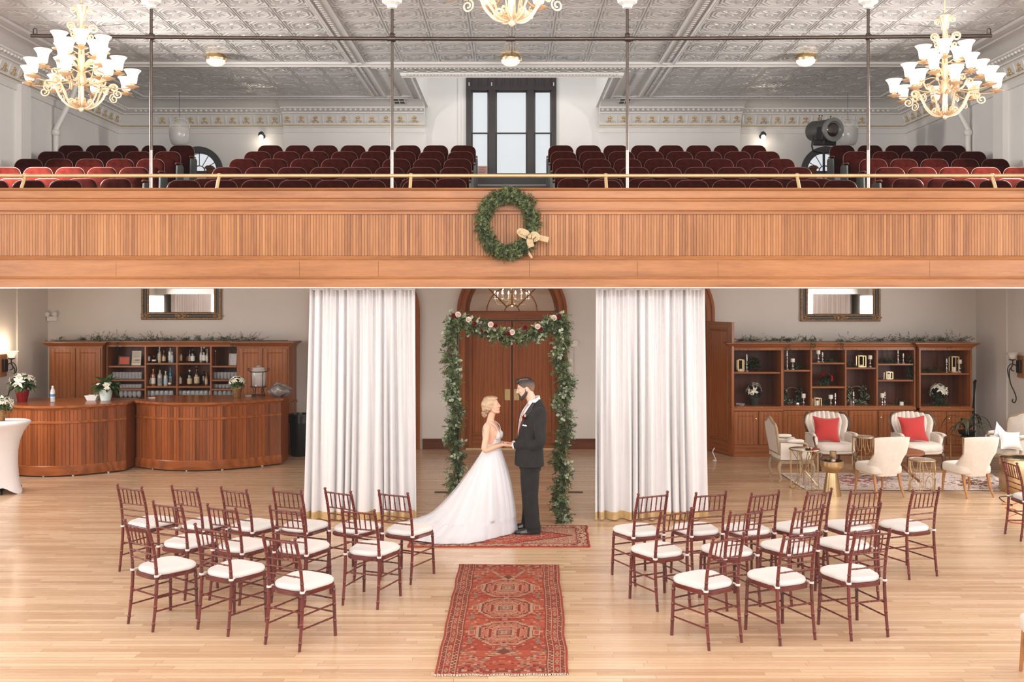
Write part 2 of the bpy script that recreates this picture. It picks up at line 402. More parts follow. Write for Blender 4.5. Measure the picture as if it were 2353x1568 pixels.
# ---------------------------------------------------------------- balcony parapet and deck
zf = lambda y: EYE-(y-HOR)*YF/F
bal = struct(thing('wall_balcony', None, None))
def strip(name, y0, y1, prof, m, extra=None):      # prof: list of (t from top 0..1, out) ; extruded along X
    za, zb_ = zf(y0), zf(y1); k = MB()
    poly = [(YF-o, lerp(za, zb_, t)) for t, o in prof]+[(YF+0.12, zb_),(YF+0.12, za)]
    k.prism(poly, (-HX,HX), 'x'); return k.build(name, m, bal, smooth=30)
k = MB(); k.prism([(YF-0.07,zf(433)-0.012),(YF-0.055,zf(433)),(YF+0.46,zf(433)),(YF+0.46,zf(433)-0.03),(YF-0.03,zf(439)),(YF-0.065,zf(437))], (-HX,HX), 'x'); k.build('cap_rail', M['oakx'], bal, smooth=0)
strip('cap_fascia', 439, 454, [(0,0.02),(1,0.02)], M['oakx'])
strip('upper_moulding', 454, 465, [(0,0.02),(0.15,0.022),(0.35,0.0),(0.6,0.0),(0.75,-0.012),(0.9,0.0),(1,0.0)], M['oakx'])
strip('frieze_board', 465, 481.6, [(0,0.0),(1,0.0)], M['oakx'])
strip('lower_moulding', 481.6, 492.5, [(0,0.012),(0.2,0.012),(0.3,0.0),(0.45,0.004),(0.55,0.0),(1,0.0),(1,-0.03)], M['oakx'])
k = MB(); n = int(2*HX/0.0352); z0, z1 = zf(587.6), zf(492.0)
for i in range(n):
    xa = -HX+i*0.0352
    pr = [(xa,-0.018),(xa+0.003,-0.026),(xa+0.0315,-0.026),(xa+0.0345,-0.018),(xa+0.0352,-0.012)]
    for (a, oa), (b_, ob) in zip(pr, pr[1:]): k.quad((a,YF-oa,z0),(b_,YF-ob,z0),(b_,YF-ob,z1),(a,YF-oa,z1))
k2 = MB()
for i in range(n):
    xa = round(-HX/0.0352)*0.0352+i*0.0352
    y_ = YF+0.024
    pr = [(xa,y_+0.007),(xa+0.0015,y_+0.002),(xa+0.004,y_),(xa+0.0312,y_),(xa+0.0337,y_+0.002),(xa+0.0352,y_+0.007)]
    for (a, ya), (b_, yb) in zip(pr, pr[1:]): k2.quad((a,ya,z0),(b_,yb,z0),(b_,yb,z1),(a,ya,z1))
k2.build('beadboard', M['bead'], bal, smooth=0, recalc=False)
strip('base_moulding', 587.6, 601, [(0,-0.01),(0.15,0.012),(0.35,0.018),(0.45,0.008),(0.6,0.012),(0.8,0.0),(1,0.0)], M['oakx'])
xs = [-8.76,-4.9,-2.63,-1.655,0.215,1.555,2.55,5.17,8.76]
for xa, xb in zip(xs, xs[1:]):
    k = MB(); k.bb((xa+0.0015,YF,zf(635)),(xb-0.0015,YF+0.12,zf(601))); k.build('fascia_board', M['oakx'], bal, smooth=0)
strip('foot_moulding', 635, 647.5, [(0,0.006),(0.2,0.012),(0.35,0.02),(0.5,0.016),(0.6,0.028),(0.85,0.03),(1,0.03)], M['oakx'])
strip('foot_board', 647.5, 660, [(0,0.034),(1,0.034)], M['oakx'])
k = MB(); k.bb((-HX,YF-0.02,zf(662.5)),(HX,YF+0.6,zf(660.2))); k.bb((-HX,YF+0.5,zf(660.2)),(HX,YF+0.6,3.6)); k.build('soffit_board', M['white'], bal, smooth=0)
k = MB(); k.bb((-HX,YF+0.12,zf(640)),(HX,YF+0.30,zf(436))); k.build('parapet_core', M['deck'], bal, smooth=0)
ROWY = [13.6+0.92*i for i in range(6)]; ROWF = [3.66,3.80,4.10,4.37,4.64,4.90]
struct(MB().bb((-HX,12.35,3.52),(HX,21.3,3.60)).build('ceiling_lower', M['white'], smooth=0))
k = MB()
k.bb((-HX,12.2,3.6),(HX,ROWY[0]+0.3,ROWF[0]))
for i in range(1,6): k.bb((-HX,ROWY[i]-0.62,3.6),(HX,ROWY[i]+(0.3 if i < 5 else 2.9),ROWF[i]))
struct(k.build('floor_balcony', M['deck'], smooth=0))
# ---------------------------------------------------------------- upper back wall, shaft and cornice
def rect_wall(mb, x0, x1, z0, z1, Y, th, holes):
    xs = sorted(set([x0,x1]+[h[0] for h in holes]+[h[1] for h in holes]))
    for a, b_ in zip(xs, xs[1:]):
        hs = sorted([h for h in holes if h[0] <= a+1e-6 and h[1] >= b_-1e-6], key=lambda h: h[2])
        z = z0
        for h in hs:
            if h[2] > z: mb.bb((a,Y,z),(b_,Y+th,h[2]))
            z = h[3]
        if z < z1: mb.bb((a,Y,z),(b_,Y+th,z1))
WX0, WX1, WZ0, WZ1 = -1.015, 0.985, 5.49, 8.2
LX = 6.97; LZ = 5.67; LR = 0.43
k = MB()
rect_wall(k, -1.9, 1.9, 3.6, 9.0, YU, 0.3, [(WX0,WX1,WZ0,WZ1)])
for s_ in (-1,1):
    h = [(LX-0.6,LX+0.6,LZ-0.05,LZ+0.62)]
    a, b_ = (1.9, 9.0)
    hs = [(s_*h[0][1],s_*h[0][0],h[0][2],h[0][3])] if s_ < 0 else h
    rect_wall(k, *( (-9.0,-1.9) if s_ < 0 else (1.9,9.0)), 3.6, 7.3, YU, 0.3, hs)
    # spandrels around the half-round windows
    cx = s_*LX; n = 20
    for i in range(n):
        t0, t1 = PI-PI*i/n, PI-PI*(i+1)/n
        xa, xb = cx+0.5*math.cos(t0), cx+0.5*math.cos(t1)
        k.prism([(xa,LZ+0.5*math.sin(t0)),(xb,LZ+0.5*math.sin(t1)),(xb,LZ+0.62),(xa,LZ+0.62)], (YU,YU+0.3), 'y')
    k.bb((cx-0.6,YU,LZ-0.05),(cx-0.5,YU+0.3,LZ+0.62)); k.bb((cx+0.5,YU,LZ-0.05),(cx+0.6,YU+0.3,LZ+0.62))
    k.bb((s_*5.05,YU-0.12,3.6),(s_*1.9,YU,6.63))
k.bb((-1.2,YU-0.02,3.6),(-1.14,YU,9.0))
k.build('wall_upper', M['wall_up'], smooth=0)['kind'] = 'structure'
k = MB()
SX = 1.88; SY = 18.3
for s_ in (-1,1): k.bb((s_*(SX-.012),SY+.012,ZC+.002),(s_*(SX+0.1),YU-.001,9.0))
k.bb((-SX+.012,SY-0.1,ZC+.002),(SX-.012,SY+.012,9.0)); k.bb((-SX-.1,SY-.1,9.0),(SX+.1,YU+.3,9.1))
struct(k.build('wall_shaft', M['wall_up'], smooth=0))
# cornice swept along left wall, back wall and right wall
prof = [(0.0,6.50),(0.035,6.50),(0.035,6.60),(0.05,6.62),(0.05,6.635),(0.075,6.65),(0.075,6.668),(0.05,6.68),(0.07,6.72),(0.13,6.86),(0.16,6.895),(0.20,6.90),(0.20,6.925),(0.26,6.94),(0.30,6.97),(0.36,6.985),(0.36,7.01),(0.40,7.02),(0.46,7.05),(0.62,7.085),(0.96,7.1),(0.96,7.3),(0.0,7.3)]
def cornice(path_fn, name):
    k = MB(); rs = [[path_fn(u, z, e) for u, z in prof] for e in path_fn.ends]; k.rings(rs, True, True); return struct(k.build(name, M['trimwhite'], smooth=30))
def mk(fn, ends): fn.ends = ends; return fn
for s_, nm in ((-1,'left'),(1,'right')):
    t = cornice(mk(lambda u, z, e: (s_*(HX-u), (8.0 if e == 0 else YU-u), z), (0,1)), 'trim_%s_cornice' % nm)
    # back run: outer bay, then the bay beside the window shaft stands 12 cm proud
    def back(u, z, e):
        X = {0: s_*(HX-u), 1: s_*5.05, 2: s_*5.05, 3: s_*1.92}[e]; Y = YU-u-(0.12 if e in (2,3) else 0); return (X, Y, z)
    k = MB(); k.rings([[back(u,z,e) for u,z in prof] for e in (0,1)]); k.rings([[back(u,z,e) for u,z in prof] for e in (2,3)])
    tb = struct(k.build('trim_back_cornice', M['trimwhite'], smooth=30))
    g = MB(); ribs = MB()
    def lump(X, Y, Z, ax):     # ax: 'x' along the back wall, 'y' along side wall
        for (dx, dz, r) in ((0,0.0,.03),(0,0.055,.034),(-.035,.045,.02),(.035,.045,.02),(-.05,-.045,.024),(.05,-.045,.024),(0,.095,.018)):
            c = (X+dx,Y,Z+dz) if ax == 'x' else (X,Y+dx,Z+dz)
            g.ell(c, (r if ax == 'x' else .02, .02 if ax == 'x' else r, r), u=8, v=6)
    def rib(X, Y, Z, ax):
        if ax == 'x': ribs.tube([(X,Y+.03,Z-.09),(X,Y-.03,Z+.09)], 0.016, 6)
        else: ribs.tube([(X-s_*-.03,Y,Z-.09),(X+s_*-.03,Y,Z+.09)], 0.016, 6)
    i = 0; X = 2.15
    while X < 7.9:
        off = 0.12 if X < 5.0 else 0
        if abs(X-5.05) > .1: lump(s_*X, YU-0.115-off, 6.775, 'x'); rib(s_*(X+.155), YU-0.10-off, 6.79, 'x')
        X += 0.31
    Y = 15.4
    while Y < 21.1: lump(s_*(HX-0.115), Y, 6.775, 'y'); rib(s_*(HX-0.10), Y+.155, 6.79, 'y'); Y += 0.31
    g.build('gilded_acanthus', mat('worn_gilding', (205,178,136), 0.45, 0.3, var=0.25, vscale=30), tb)
    ribs.build('frieze_rib', M['trimwhite'], tb)
    gl = MB(); gl.bb((s_*1.92,YU-0.20,6.650),(s_*5.05,YU-0.197,6.668)); gl.bb((s_*5.05,YU-0.08,6.650),(s_*(HX-.07),YU-0.077,6.668)); gl.bb((s_*(HX-.077),12,6.650),(s_*(HX-.08),YU-.07,6.668))
    gl.build('gilded_line', mat('gilt_line', (186,152,100), 0.4, 0.4, var=0.1), tb, smooth=0)
    eg = MB()
    for kk in range(0, 62):
        X = 1.98+kk*0.11
        if X < 8.3: eg.ell((s_*X, YU-0.31-(0.12 if X < 5.05 else 0), 6.955), (0.03,0.03,0.025), u=6, v=5)
    for kk in range(0, 60): eg.ell((s_*(HX-0.31), 14.4+kk*0.11, 6.955), (0.03,0.03,0.025), u=6, v=5)
    eg.build('egg_moulding', M['trimwhite'], tb)
# ---------------------------------------------------------------- pressed tin ceiling
k = MB()
k.bb((-9,-4,ZC),(9,SY-0.1,ZC+0.1)); k.bb((-9,SY-0.1,ZC),(-SX,YU,ZC+0.1)); k.bb((SX,SY-0.1,ZC),(9,YU,ZC+0.1))
ceil = struct(k.build('ceiling', M['tin'], smooth=0))
sq = lambda a: 1/max(abs(math.cos(a)), abs(math.sin(a)))
oc = lambda a: 1/max(abs(math.cos(a-k_*PI/4)) for k_ in range(4))
rings_ = [(1.0,sq,0),(0.965,sq,.004),(0.95,sq,.02),(0.92,sq,.02),(0.90,sq,.003),(0.86,oc,.003),(0.83,oc,.022),(0.79,oc,.022),(0.76,oc,.006),(0.66,oc,.006),(0.64,oc,.018),(0.615,oc,.018),(0.59,oc,.004),(0.50,None,.004),(0.46,None,.02),(0.12,None,.024),(0.07,None,.034)]
def tile(mb, cx, cy, a, b_):
    rs = []
    for r, fn, h in rings_:
        ring = []
        for j in range(16):
            an = 2*PI*j/16+PI/16*0
            q = fn(an) if fn else ((1.0 if j % 2 == 0 else 0.42) if r > 0.2 else 1)
            ring.append((cx+a/2*r*q*math.cos(an), cy+b_/2*r*q*math.sin(an), ZC-0.002-h*.32))
        rs.append(ring)
    mb.rings(rs, False, True); n = len(mb.v); mb.f.append(tuple(range(n-16, n)))
    for sx_ in (-1,1):
        for sy_ in (-1,1):   # corner studs beside the octagon
            mb.box((cx+sx_*a*.365, cy+sy_*b_*.365, ZC-0.004), (a*.07,b_*.07,.006), None, taper=1.0)
tl = MB()
def field(x0, x1, y0, y1, nx, ny):
    for i in range(nx):
        for j in range(ny): tile(tl, x0+(i+.5)*(x1-x0)/nx, y0+(j+.5)*(y1-y0)/ny, (x1-x0)/nx, (y1-y0)/ny)
field(-2.65,2.65,12.1,17.25,8,8)
for s_ in (-1,1):
    a, b_ = sorted((s_*2.95, s_*7.70)); field(a, b_, 12.1, 17.25, 8, 8); field(a, b_, 17.5, 20.1, 8, 4)
tl.build('pressed_tile', M['tin'], ceil, smooth=55, recalc=True)
st = MB()
def bar_y(x, w, y0, y1, h=.03):
    poly = [(x-w/2,ZC),(x-w/2,ZC-h*.5),(x-w*.42,ZC-h),(x-w*.34,ZC-h),(x-w*.28,ZC-h*.35),(x+w*.28,ZC-h*.35),(x+w*.34,ZC-h),(x+w*.42,ZC-h),(x+w/2,ZC-h*.5),(x+w/2,ZC)]
    st.prism(poly, (y0,y1), 'y')
def bar_x(y, w, x0, x1, h=.03):
    poly = [(y-w/2,ZC),(y-w/2,ZC-h*.5),(y-w*.42,ZC-h),(y-w*.34,ZC-h),(y-w*.28,ZC-h*.35),(y+w*.28,ZC-h*.35),(y+w*.34,ZC-h),(y+w*.42,ZC-h),(y+w/2,ZC-h*.5),(y+w/2,ZC)]
    st.prism(poly, (x0,x1), 'x')
for s_ in (-1,1):
    bar_y(s_*2.8,.30,8,17.25,.045); bar_y(s_*2.8,.30,17.5,20.1,.045); bar_y(s_*7.85,.28,8,20.1,.04)
    bar_y(s_*(SX+.14),.2,SY-.2,20.3,.05)
    bar_x(20.22,.22,*sorted((s_*2.0,s_*7.9)),.035)
    for kk in range(80): st.ell((s_*2.8, 12.1+kk*.1, ZC-.02), (.045,.03,.015), u=6, v=4)
    for kk in range(26): st.ell((s_*2.42, 17.6+kk*.1, ZC-.008), (.11,.035,.014), u=6, v=4)
    for kk in range(58): st.ell((s_*(2.1+kk*.1), 20.3, ZC-.008), (.03,.05,.02), u=6, v=4)
bar_x(17.375,.25,-7.8,7.8,.045)
bar_x(SY-.13,.16,-2.1,2.1,.06)
bar_x(17.62,.08,-2.6,2.6,.03)
for kk in range(64):
    st.ell((-2.5+kk*.08, 17.62, ZC-.03), (.022,.022,.02), u=6, v=4); st.ell((-2.0+kk*.0635, SY-.22, ZC-.045), (.02,.02,.02), u=6, v=4)
for kk in range(20): st.ell((-2.1+kk*.22, 17.86, ZC-.006), (.09,.06,.015), u=8, v=4); st.ell((-2.0+kk*.22, 17.96, ZC-.006), (.05,.05,.02), u=8, v=4)
st.build('rib_moulding', M['tin'], ceil, smooth=30)
# ---------------------------------------------------------------- windows
M['winframe'] = mat('dark_window_frame', (44,34,33), 0.45, var=0.1)
M['lunette'] = mat('dark_grey_frame', (62,63,62), .45, var=.06)
w1 = struct(thing('window_1', None, None))
k = MB(); y0, y1 = YU-0.05, YU+0.12
def fr(mb, xa, xb, za, zb): mb.bb((xa,y0,za),(xb,y1,zb))
px = lambda u: (800+u/2.941-CX)*YU/F
pz = lambda v: EYE-(v/2.941-HOR)*YU/F
fr(k, px(798),px(832),WZ0,WZ1); fr(k, px(1374),px(1406),WZ0,WZ1); fr(k, px(950),px(996),WZ0,WZ1); fr(k, px(1210),px(1256),WZ0,WZ1)
y0 -= .004; y1 += .004; fr(k, px(799),px(1405),pz(1245),pz(1178)); fr(k, px(799),px(1405),pz(612),pz(585)); y0 += .004; y1 -= .004
k.build('frame', M['winframe'], w1, smooth=0)
for xa, xb in ((832,950),(996,1210),(1256,1374)):
    s1 = MB(); t = 0.022; X0, X1 = px(xa), px(xb)
    for za, zb, yy in ((pz(1178),pz(895),0.02),(pz(903),pz(612),0.05)):
        for q in ((X0,X0+t*1.5,za,zb),(X1-t*1.5,X1,za,zb)): s1.bb((q[0],YU+yy+.001,q[2]),(q[1],YU+yy+.029,q[3]))
        s1.bb((X0,YU+yy,za),(X1,YU+yy+.03,za+t*1.2)); s1.bb((X0,YU+yy,zb-t*1.4),(X1,YU+yy+.03,zb))
    sh = s1.build('sash', M['winframe'], w1, smooth=0)
    g = MB(); g.bb((X0,YU+.048,pz(1178)),(X1,YU+.05,pz(612))); g.build('pane', M['pane'], sh, smooth=0)
    tp = MB(); tp.bb((X0,YU+.04,pz(585)),(X1,YU+.07,WZ1)); tp.build('transom_panel', mat('dusky_transom_glass', (58,46,44), 0.3, var=0.1), w1, smooth=0)
    mu = MB()
    nn = 4 if xb-xa > 150 else 2
    for q in range(1, nn): mu.bb((lerp(X0,X1,q/nn)-.02,YU+.0,pz(585)),(lerp(X0,X1,q/nn)+.02,YU+.05,WZ1))
    mu.build('transom_mullion', M['winframe'], w1, smooth=0)
lt = MB()
for lx in (818, 970, 1388): lt.tube([(px(lx),YU-.06,pz(585)),(px(lx),YU-.075,pz(562))], 0.012, 6)
lt.build('sash_latch', M['white'], w1)
for s_, nm in ((-1,'window_2'),(1,'window_3')):
    w = struct(thing(nm, None, None)); cx = s_*LX
    k = MB(); arch_ring(k, cx, 0.42, 0.545, LZ, YU-.05, YU+.02); arch_ring(k, cx, 0.40, 0.47, LZ, YU-.02, YU+.12); k.bb((cx-.545,YU-.05,LZ-.06),(cx+.545,YU+.12,LZ)); k.build('arched_frame', M['lunette'], w, smooth=30)
    k = MB(); arch_ring(k, cx, 0.115, 0.135, LZ, YU+.03, YU+.06)
    for a in (30,60,90,120,150):
        c_, q_ = math.cos(math.radians(a)), math.sin(math.radians(a)); k.tube([(cx+.125*c_,YU+.045,LZ+.125*q_),(cx+.43*c_,YU+.045,LZ+.43*q_)], .009, 6)
    k.build('muntins', M['lunette'], w)
    k = MB(); n = 20; k.prism([(cx+.42*math.cos(PI*q/n), LZ+.42*math.sin(PI*q/n)) for q in range(n+1)], (YU+.05,YU+.053), 'y'); k.build('pane', M['pane'], w, smooth=0)
# ---------------------------------------------------------------- light
wd = bpy.data.worlds.new('world'); SC.world = wd; wd.use_nodes = True
bg = wd.node_tree.nodes['Background']; bg.inputs[0].default_value = (0.93,0.965,1.0,1); bg.inputs[1].default_value = 0.9
def area(name, loc, rot_, size, power, col=(1,0.97,0.93), sy=None):
    d = bpy.data.lights.new(name, 'AREA'); d.energy = power; d.color = col; d.size = size
    if sy: d.shape = 'RECTANGLE'; d.size_y = sy
    o = bpy.data.objects.new(name, d); COL.objects.link(o); o.location = loc; o.rotation_euler = rot_; return o
for s_, nm in ((-1,'left'),(1,'right')):
    ry = PI/2 if s_ > 0 else -PI/2
    for q, yy in enumerate((1.0, 4.5, 8.0)):
        area('side_window_light', (s_*8.5, yy, 3.2), (0, ry, 0), 3.6, (200 if s_ > 0 else 185), (1,0.975,0.95), 1.7)
    area('balcony_window_light', (s_*8.55, 14.6, 5.6), (0, ry*.80, 0), 1.3, 460 if s_ < 0 else 360, (1,0.97,0.93), 1.0).data.spread = math.radians(122)
area('shaft_fill', (0, 19.9, 8.9), (0,0,0), 3.2, 55, (.95,.98,1.0), 2.2)  # added fill lamp brightening the shaft walls; the shaft top is closed
for s_ in (-1,1): area('under_balcony_light', (s_*8.5, 13.6, 2.1), (0, PI/2*s_, 0), 1.6, 150 if s_ > 0 else 120, (1,0.97,0.94), 2.0)  # right one stands for the lounge windows; left one added to brighten the bar
area('ceiling_wash', (0, 3.0, 5.6), (math.radians(138), 0, 0), 12.0, 950, (1,0.98,0.96), 1.5)  # added lamp with no real source, lifts the ceiling and upper back wall
for s_, e_ in ((-1,8500),(1,2600)):
    d_ = bpy.data.lights.new('sun_patch_spot','SPOT'); d_.energy = e_; d_.color = (1,.93,.84); d_.spot_size = math.radians(50); d_.spot_blend = .8; d_.shadow_soft_size = .25
    o_ = bpy.data.objects.new('sun_patch_spot', d_); COL.objects.link(o_); o_.location = (s_*8.45,12.9,6.5); o_.rotation_euler = (Vector((s_*7.7,14.7,4.6))-Vector((s_*8.45,12.9,6.5))).to_track_quat('-Z','Y').to_euler()
area('hall_front_light', (0, -3.2, 4.2), (math.radians(82), 0, 0), 9.0, 450, (1,0.975,0.95), 4.0)
# ---------------------------------------------------------------- mahogany bamboo-style chairs
M['mahog'] = mat('mahogany_lacquer', (100,32,25), 0.28, var=0.22, vscale=9, coat=0.25)
M['cushion'] = mat('white_cushion', (218,215,213), 0.85, var=0.01, sheen=0.15, spec=0.2)
def bamboo(mb, a, b_, r, nodes=(), seg=8, mid=None):
    ctrl = [a, mid, b_] if mid is not None else [a, b_]
    P = spline(ctrl, 16) if mid is not None else [Vector(a).lerp(Vector(b_), t/24) for t in range(25)]
    n = len(P); pts, rr = [], []
    for i, p in enumerate(P): pts.append((i/(n-1), p, 1.0))
    at = lambda t: P[min(int(t*(n-1)), n-2)].lerp(P[min(int(t*(n-1)), n-2)+1], t*(n-1)-min(int(t*(n-1)), n-2))
    L = (Vector(a)-Vector(b_)).length; e = 0.007/L
    for t in nodes:
        for d, q in ((-1.3*e,1.0),(-e*.7,1.24),(-e*.12,1.24),(0,1.05),(e*.12,1.24),(e*.7,1.24),(1.3*e,1.0)): pts.append((t+d, at(min(max(t+d,0),1)), q))
    keep = [x for x in pts if x[2] != 1.0 or all(abs(x[0]-t) > 1.2*e for t in nodes)]
    keep.sort(key=lambda x: x[0])
    mb.tube([x[1] for x in keep], [r*x[2] for x in keep], seg)
def make_chair():
    t = thing('mahogany_chair', 'x', 'chair', group='ceremony chairs')
    TOPZ = 0.90
    for s in (-1,1):
        k = MB(); P = spline([(s*.178,-.235,0),(s*.176,-.205,.25),(s*.174,-.195,.46),(s*.171,-.218,.68),(s*.167,-.268,TOPZ-.02)], 8)
        bamboo_pts = P
        n = len(P); pts = []; rr = []
        for i, p in enumerate(P):
            pts.append(p); rr.append(lerp(.0125,.0148,min(1,p.z/.35)) if p.z < .5 else .0138)
            if i % 4 == 2 and i < n-1:
                q = P[i+1]
                for f_, m_ in ((.35,1.0),(.42,1.16),(.5,1.16),(.53,1.0),(.56,1.16),(.64,1.16),(.71,1.0)): pts.append(p.lerp(q, f_)); rr.append(rr[-1] if False else .0142*m_)
        e = P[-1]; pts += [e+Vector((0,-.003,.008)), e+Vector((0,-.004,.014)), e+Vector((0,-.005,.022)), e+Vector((0,-.006,.03)), e+Vector((0,-.006,.036))]
        rr += [.009,.011,.0165,.0145,.005]
        k.tube(pts, rr, 9); k.build('back_post', M['mahog'], t, smooth=50)
        k = MB(); bamboo(k, (s*.195,.195,0), (s*.182,.185,.425), .0142, (.3,.62,.9)); k.build('front_leg', M['mahog'], t, smooth=50)
        for z in (.16, .27):
            k = MB(); bamboo(k, (s*.188,.188,z), (s*.176,-.21+.01,z+.005), .0072, (.22,.5,.78), 7); k.build('stretcher', M['mahog'], t, smooth=50)
    for y_, zz in ((.19,(.20,.31)),(-.208,(.30,))):
        for z in zz:
            k = MB(); bamboo(k, (-.182,y_,z), (.182,y_,z), .0072, (.22,.5,.78), 7); k.build('stretcher', M['mahog'], t, smooth=50)
    # seat frame: rounded trapezoid
    def outline(w1, w2, y0, y1, rad, n=6):
        pts = []
        for cx, cy, a0 in ((w2/2-rad,y1-rad,0),(-w2/2+rad,y1-rad,PI/2),(-w1/2+rad,y0+rad,PI),(w1/2-rad,y0+rad,1.5*PI)):
            for i in range(n+1): pts.append((cx+rad*math.cos(a0+PI/2*i/n), cy+rad*math.sin(a0+PI/2*i/n)))
        return pts
    o = outline(.375,.43,-.205,.228,.11)
    sc_ = lambda q, z: [(x*q, (y-.01)*q+.01, z) for x, y in o]
    k = MB(); k.rings([sc_(.96,.418), sc_(1.0,.424), sc_(1.0,.446), sc_(.96,.452)]); k.build('seat_frame', M['mahog'], t, smooth=40)
    o = outline(.372,.425,-.185,.225,.125)
    k = MB(); k.rings([sc_(.95,.452), sc_(1.0,.458), sc_(1.02,.47), sc_(1.02,.482), sc_(.98,.494), sc_(.90,.502), sc_(.7,.509), sc_(.35,.512), sc_(.1,.513)])
    cu = k.build('cushion', M['cushion'], t, smooth=60)
    for s in (-1,1):
        k = MB(); k.lathe([(.019,-.008),(.021,-.006),(.021,.008),(.019,.01)], 10, (s*.174,-.195,.462)); k.tube([(s*.174,-.18,.464),(s*.17,-.15,.466)], .008, 6); k.build('cushion_tie', M['cushion'], cu)
    zs = {.875:'top_rail', .655:'lower_rail', .60:None}
    yb = lambda z: -.195-(z-.46)**1.5*.25
    k = MB(); bamboo(k, (-.167,yb(.865),.865), (.167,yb(.865),.865), .0085, (.2,.5,.8)); k.build('top_rail', M['mahog'], t, smooth=50)
    for z in (.71,.645,.58):
        k = MB(); bamboo(k, (-.171,yb(z),z), (.171,yb(z),z), .0068, (.2,.5,.8)); k.build('cross_rail', M['mahog'], t, smooth=50)
    for i in range(5):
        x = (i-2)*.056
        k = MB(); bamboo(k, (x,yb(.71),.71), (x*.98,yb(.865),.865), .0062, (.5,), 7); k.build('spindle', M['mahog'], t, smooth=50)
    return t
def tops(scale, ox, oy, a, b_): return [(ox+a[0]/scale, oy+a[1]/scale), (ox+b_[0]/scale, oy+b_[1]/scale)]
Z1 = lambda a, b_: tops(3.646,240,1090,a,b_)
Z2 = lambda a, b_: tops(3.35,700,1100,a,b_)
Z3 = lambda a, b_: tops(2.418,1380,1100,a,b_)
CH = [
 ('left','front row',[Z1((168,385),(370,432)),Z1((773,420),(985,455)),Z1((1333,505),(1595,545))]),
 ('left','middle row',[Z1((413,228),(637,252)),Z1((863,252),(1100,280)),Z1((1393,268),(1640,290)),Z2((293,225),(531,245))]),
 ('left','back row',[Z1((110,88),(310,110)),Z1((560,98),(778,122)),Z1((977,108),(1190,133)),Z1((1413,117),(1648,138)),Z2((153,75),(360,102)),Z2((568,92),(798,115))]),
 ('right','front row',[Z3((628,332),(795,303)),Z3((1022,315),(1203,293)),Z3((1420,297),(1604,282))]),
 ('right','middle row',[Z3((333,185),(507,165)),Z3((729,183),(889,168)),Z3((1092,165),(1230,148)),Z3((1411,152),(1552,135))]),
 ('right','back row',[Z3((210,88),(371,73)),Z3((530,82),(698,70)),Z3((841,82),(991,67)),Z3((1152,75),(1282,57)),Z3((1395,65),(1555,57)),Z3((1737,65),(1881,52))]),
]
chair0 = make_chair(); CH_USED = False
for side, row, lst in CH:
    near = {'front row':'nearest row', 'middle row':'middle row', 'back row':'farthest row'}[row]
    for i, (a, b_) in enumerate(lst):
        A, B = G(a[0], a[1], .905), G(b_[0], b_[1], .905)
        d = B-A; rz = math.atan2(d.y, d.x); mid = (A+B)/2
        loc = mid-Matrix.Rotation(rz,3,'Z') @ Vector((0,-.272,.905)); loc.z = 0
        k_ = i if side == 'right' else len(lst)-1-i
        lab = 'white-cushioned mahogany chair, %s from the aisle rug, %s, %s block' % (ordinal(k_), near, side)
        if not CH_USED: chair0.location = loc; chair0.rotation_euler = (0,0,rz); chair0['label'] = lab; CH_USED = True
        else: dup(chair0, loc, rz, lab)
dup(chair0, Vector((6.135,11.28,0)), math.radians(-90), 'mahogany chair cut off by the right edge of the photo, beside the orange cord', 'stray chairs')
# ---------------------------------------------------------------- theatre seats
def velvet():
    k = Nt('red_velvet'); v = k.noise(k.coord(), 9, 4)
    k.set(Base_Color=k.ramp(v, [(0.3, srgb(33,8,6)), (0.7, srgb(56,13,9))]), Roughness=1.0)
    k.b.inputs['Specular IOR Level'].default_value = 0.03
    return k.m
M['velvet'] = velvet()
M['rim'] = mat('seat_rim_metal', (128,90,80), 0.35, 0.3, var=0.1)
M['shell'] = mat('seat_shell', (40,24,23), 0.4, var=0.1)
M['standard'] = mat('seat_standard_grey', (84,86,84), 0.5, 0.2, var=0.05)
M['armwood'] = wood('armrest_wood', (70,34,22), (120,64,40), (150,88,58), 'y', 2.0, 0.35)
def rr_poly(w, z0, z1, rt, rb, n=6):
    pts = []
    for cx, cz, r, a0 in ((w/2-rt,z1-rt,rt,0),(-w/2+rt,z1-rt,rt,PI/2),(-w/2+rb,z0+rb,rb,PI),(w/2-rb,z0+rb,rb,1.5*PI)):
        for i in range(n+1): pts.append((cx+r*math.cos(a0+PI/2*i/n), cz+r*math.sin(a0+PI/2*i/n)))
    return pts
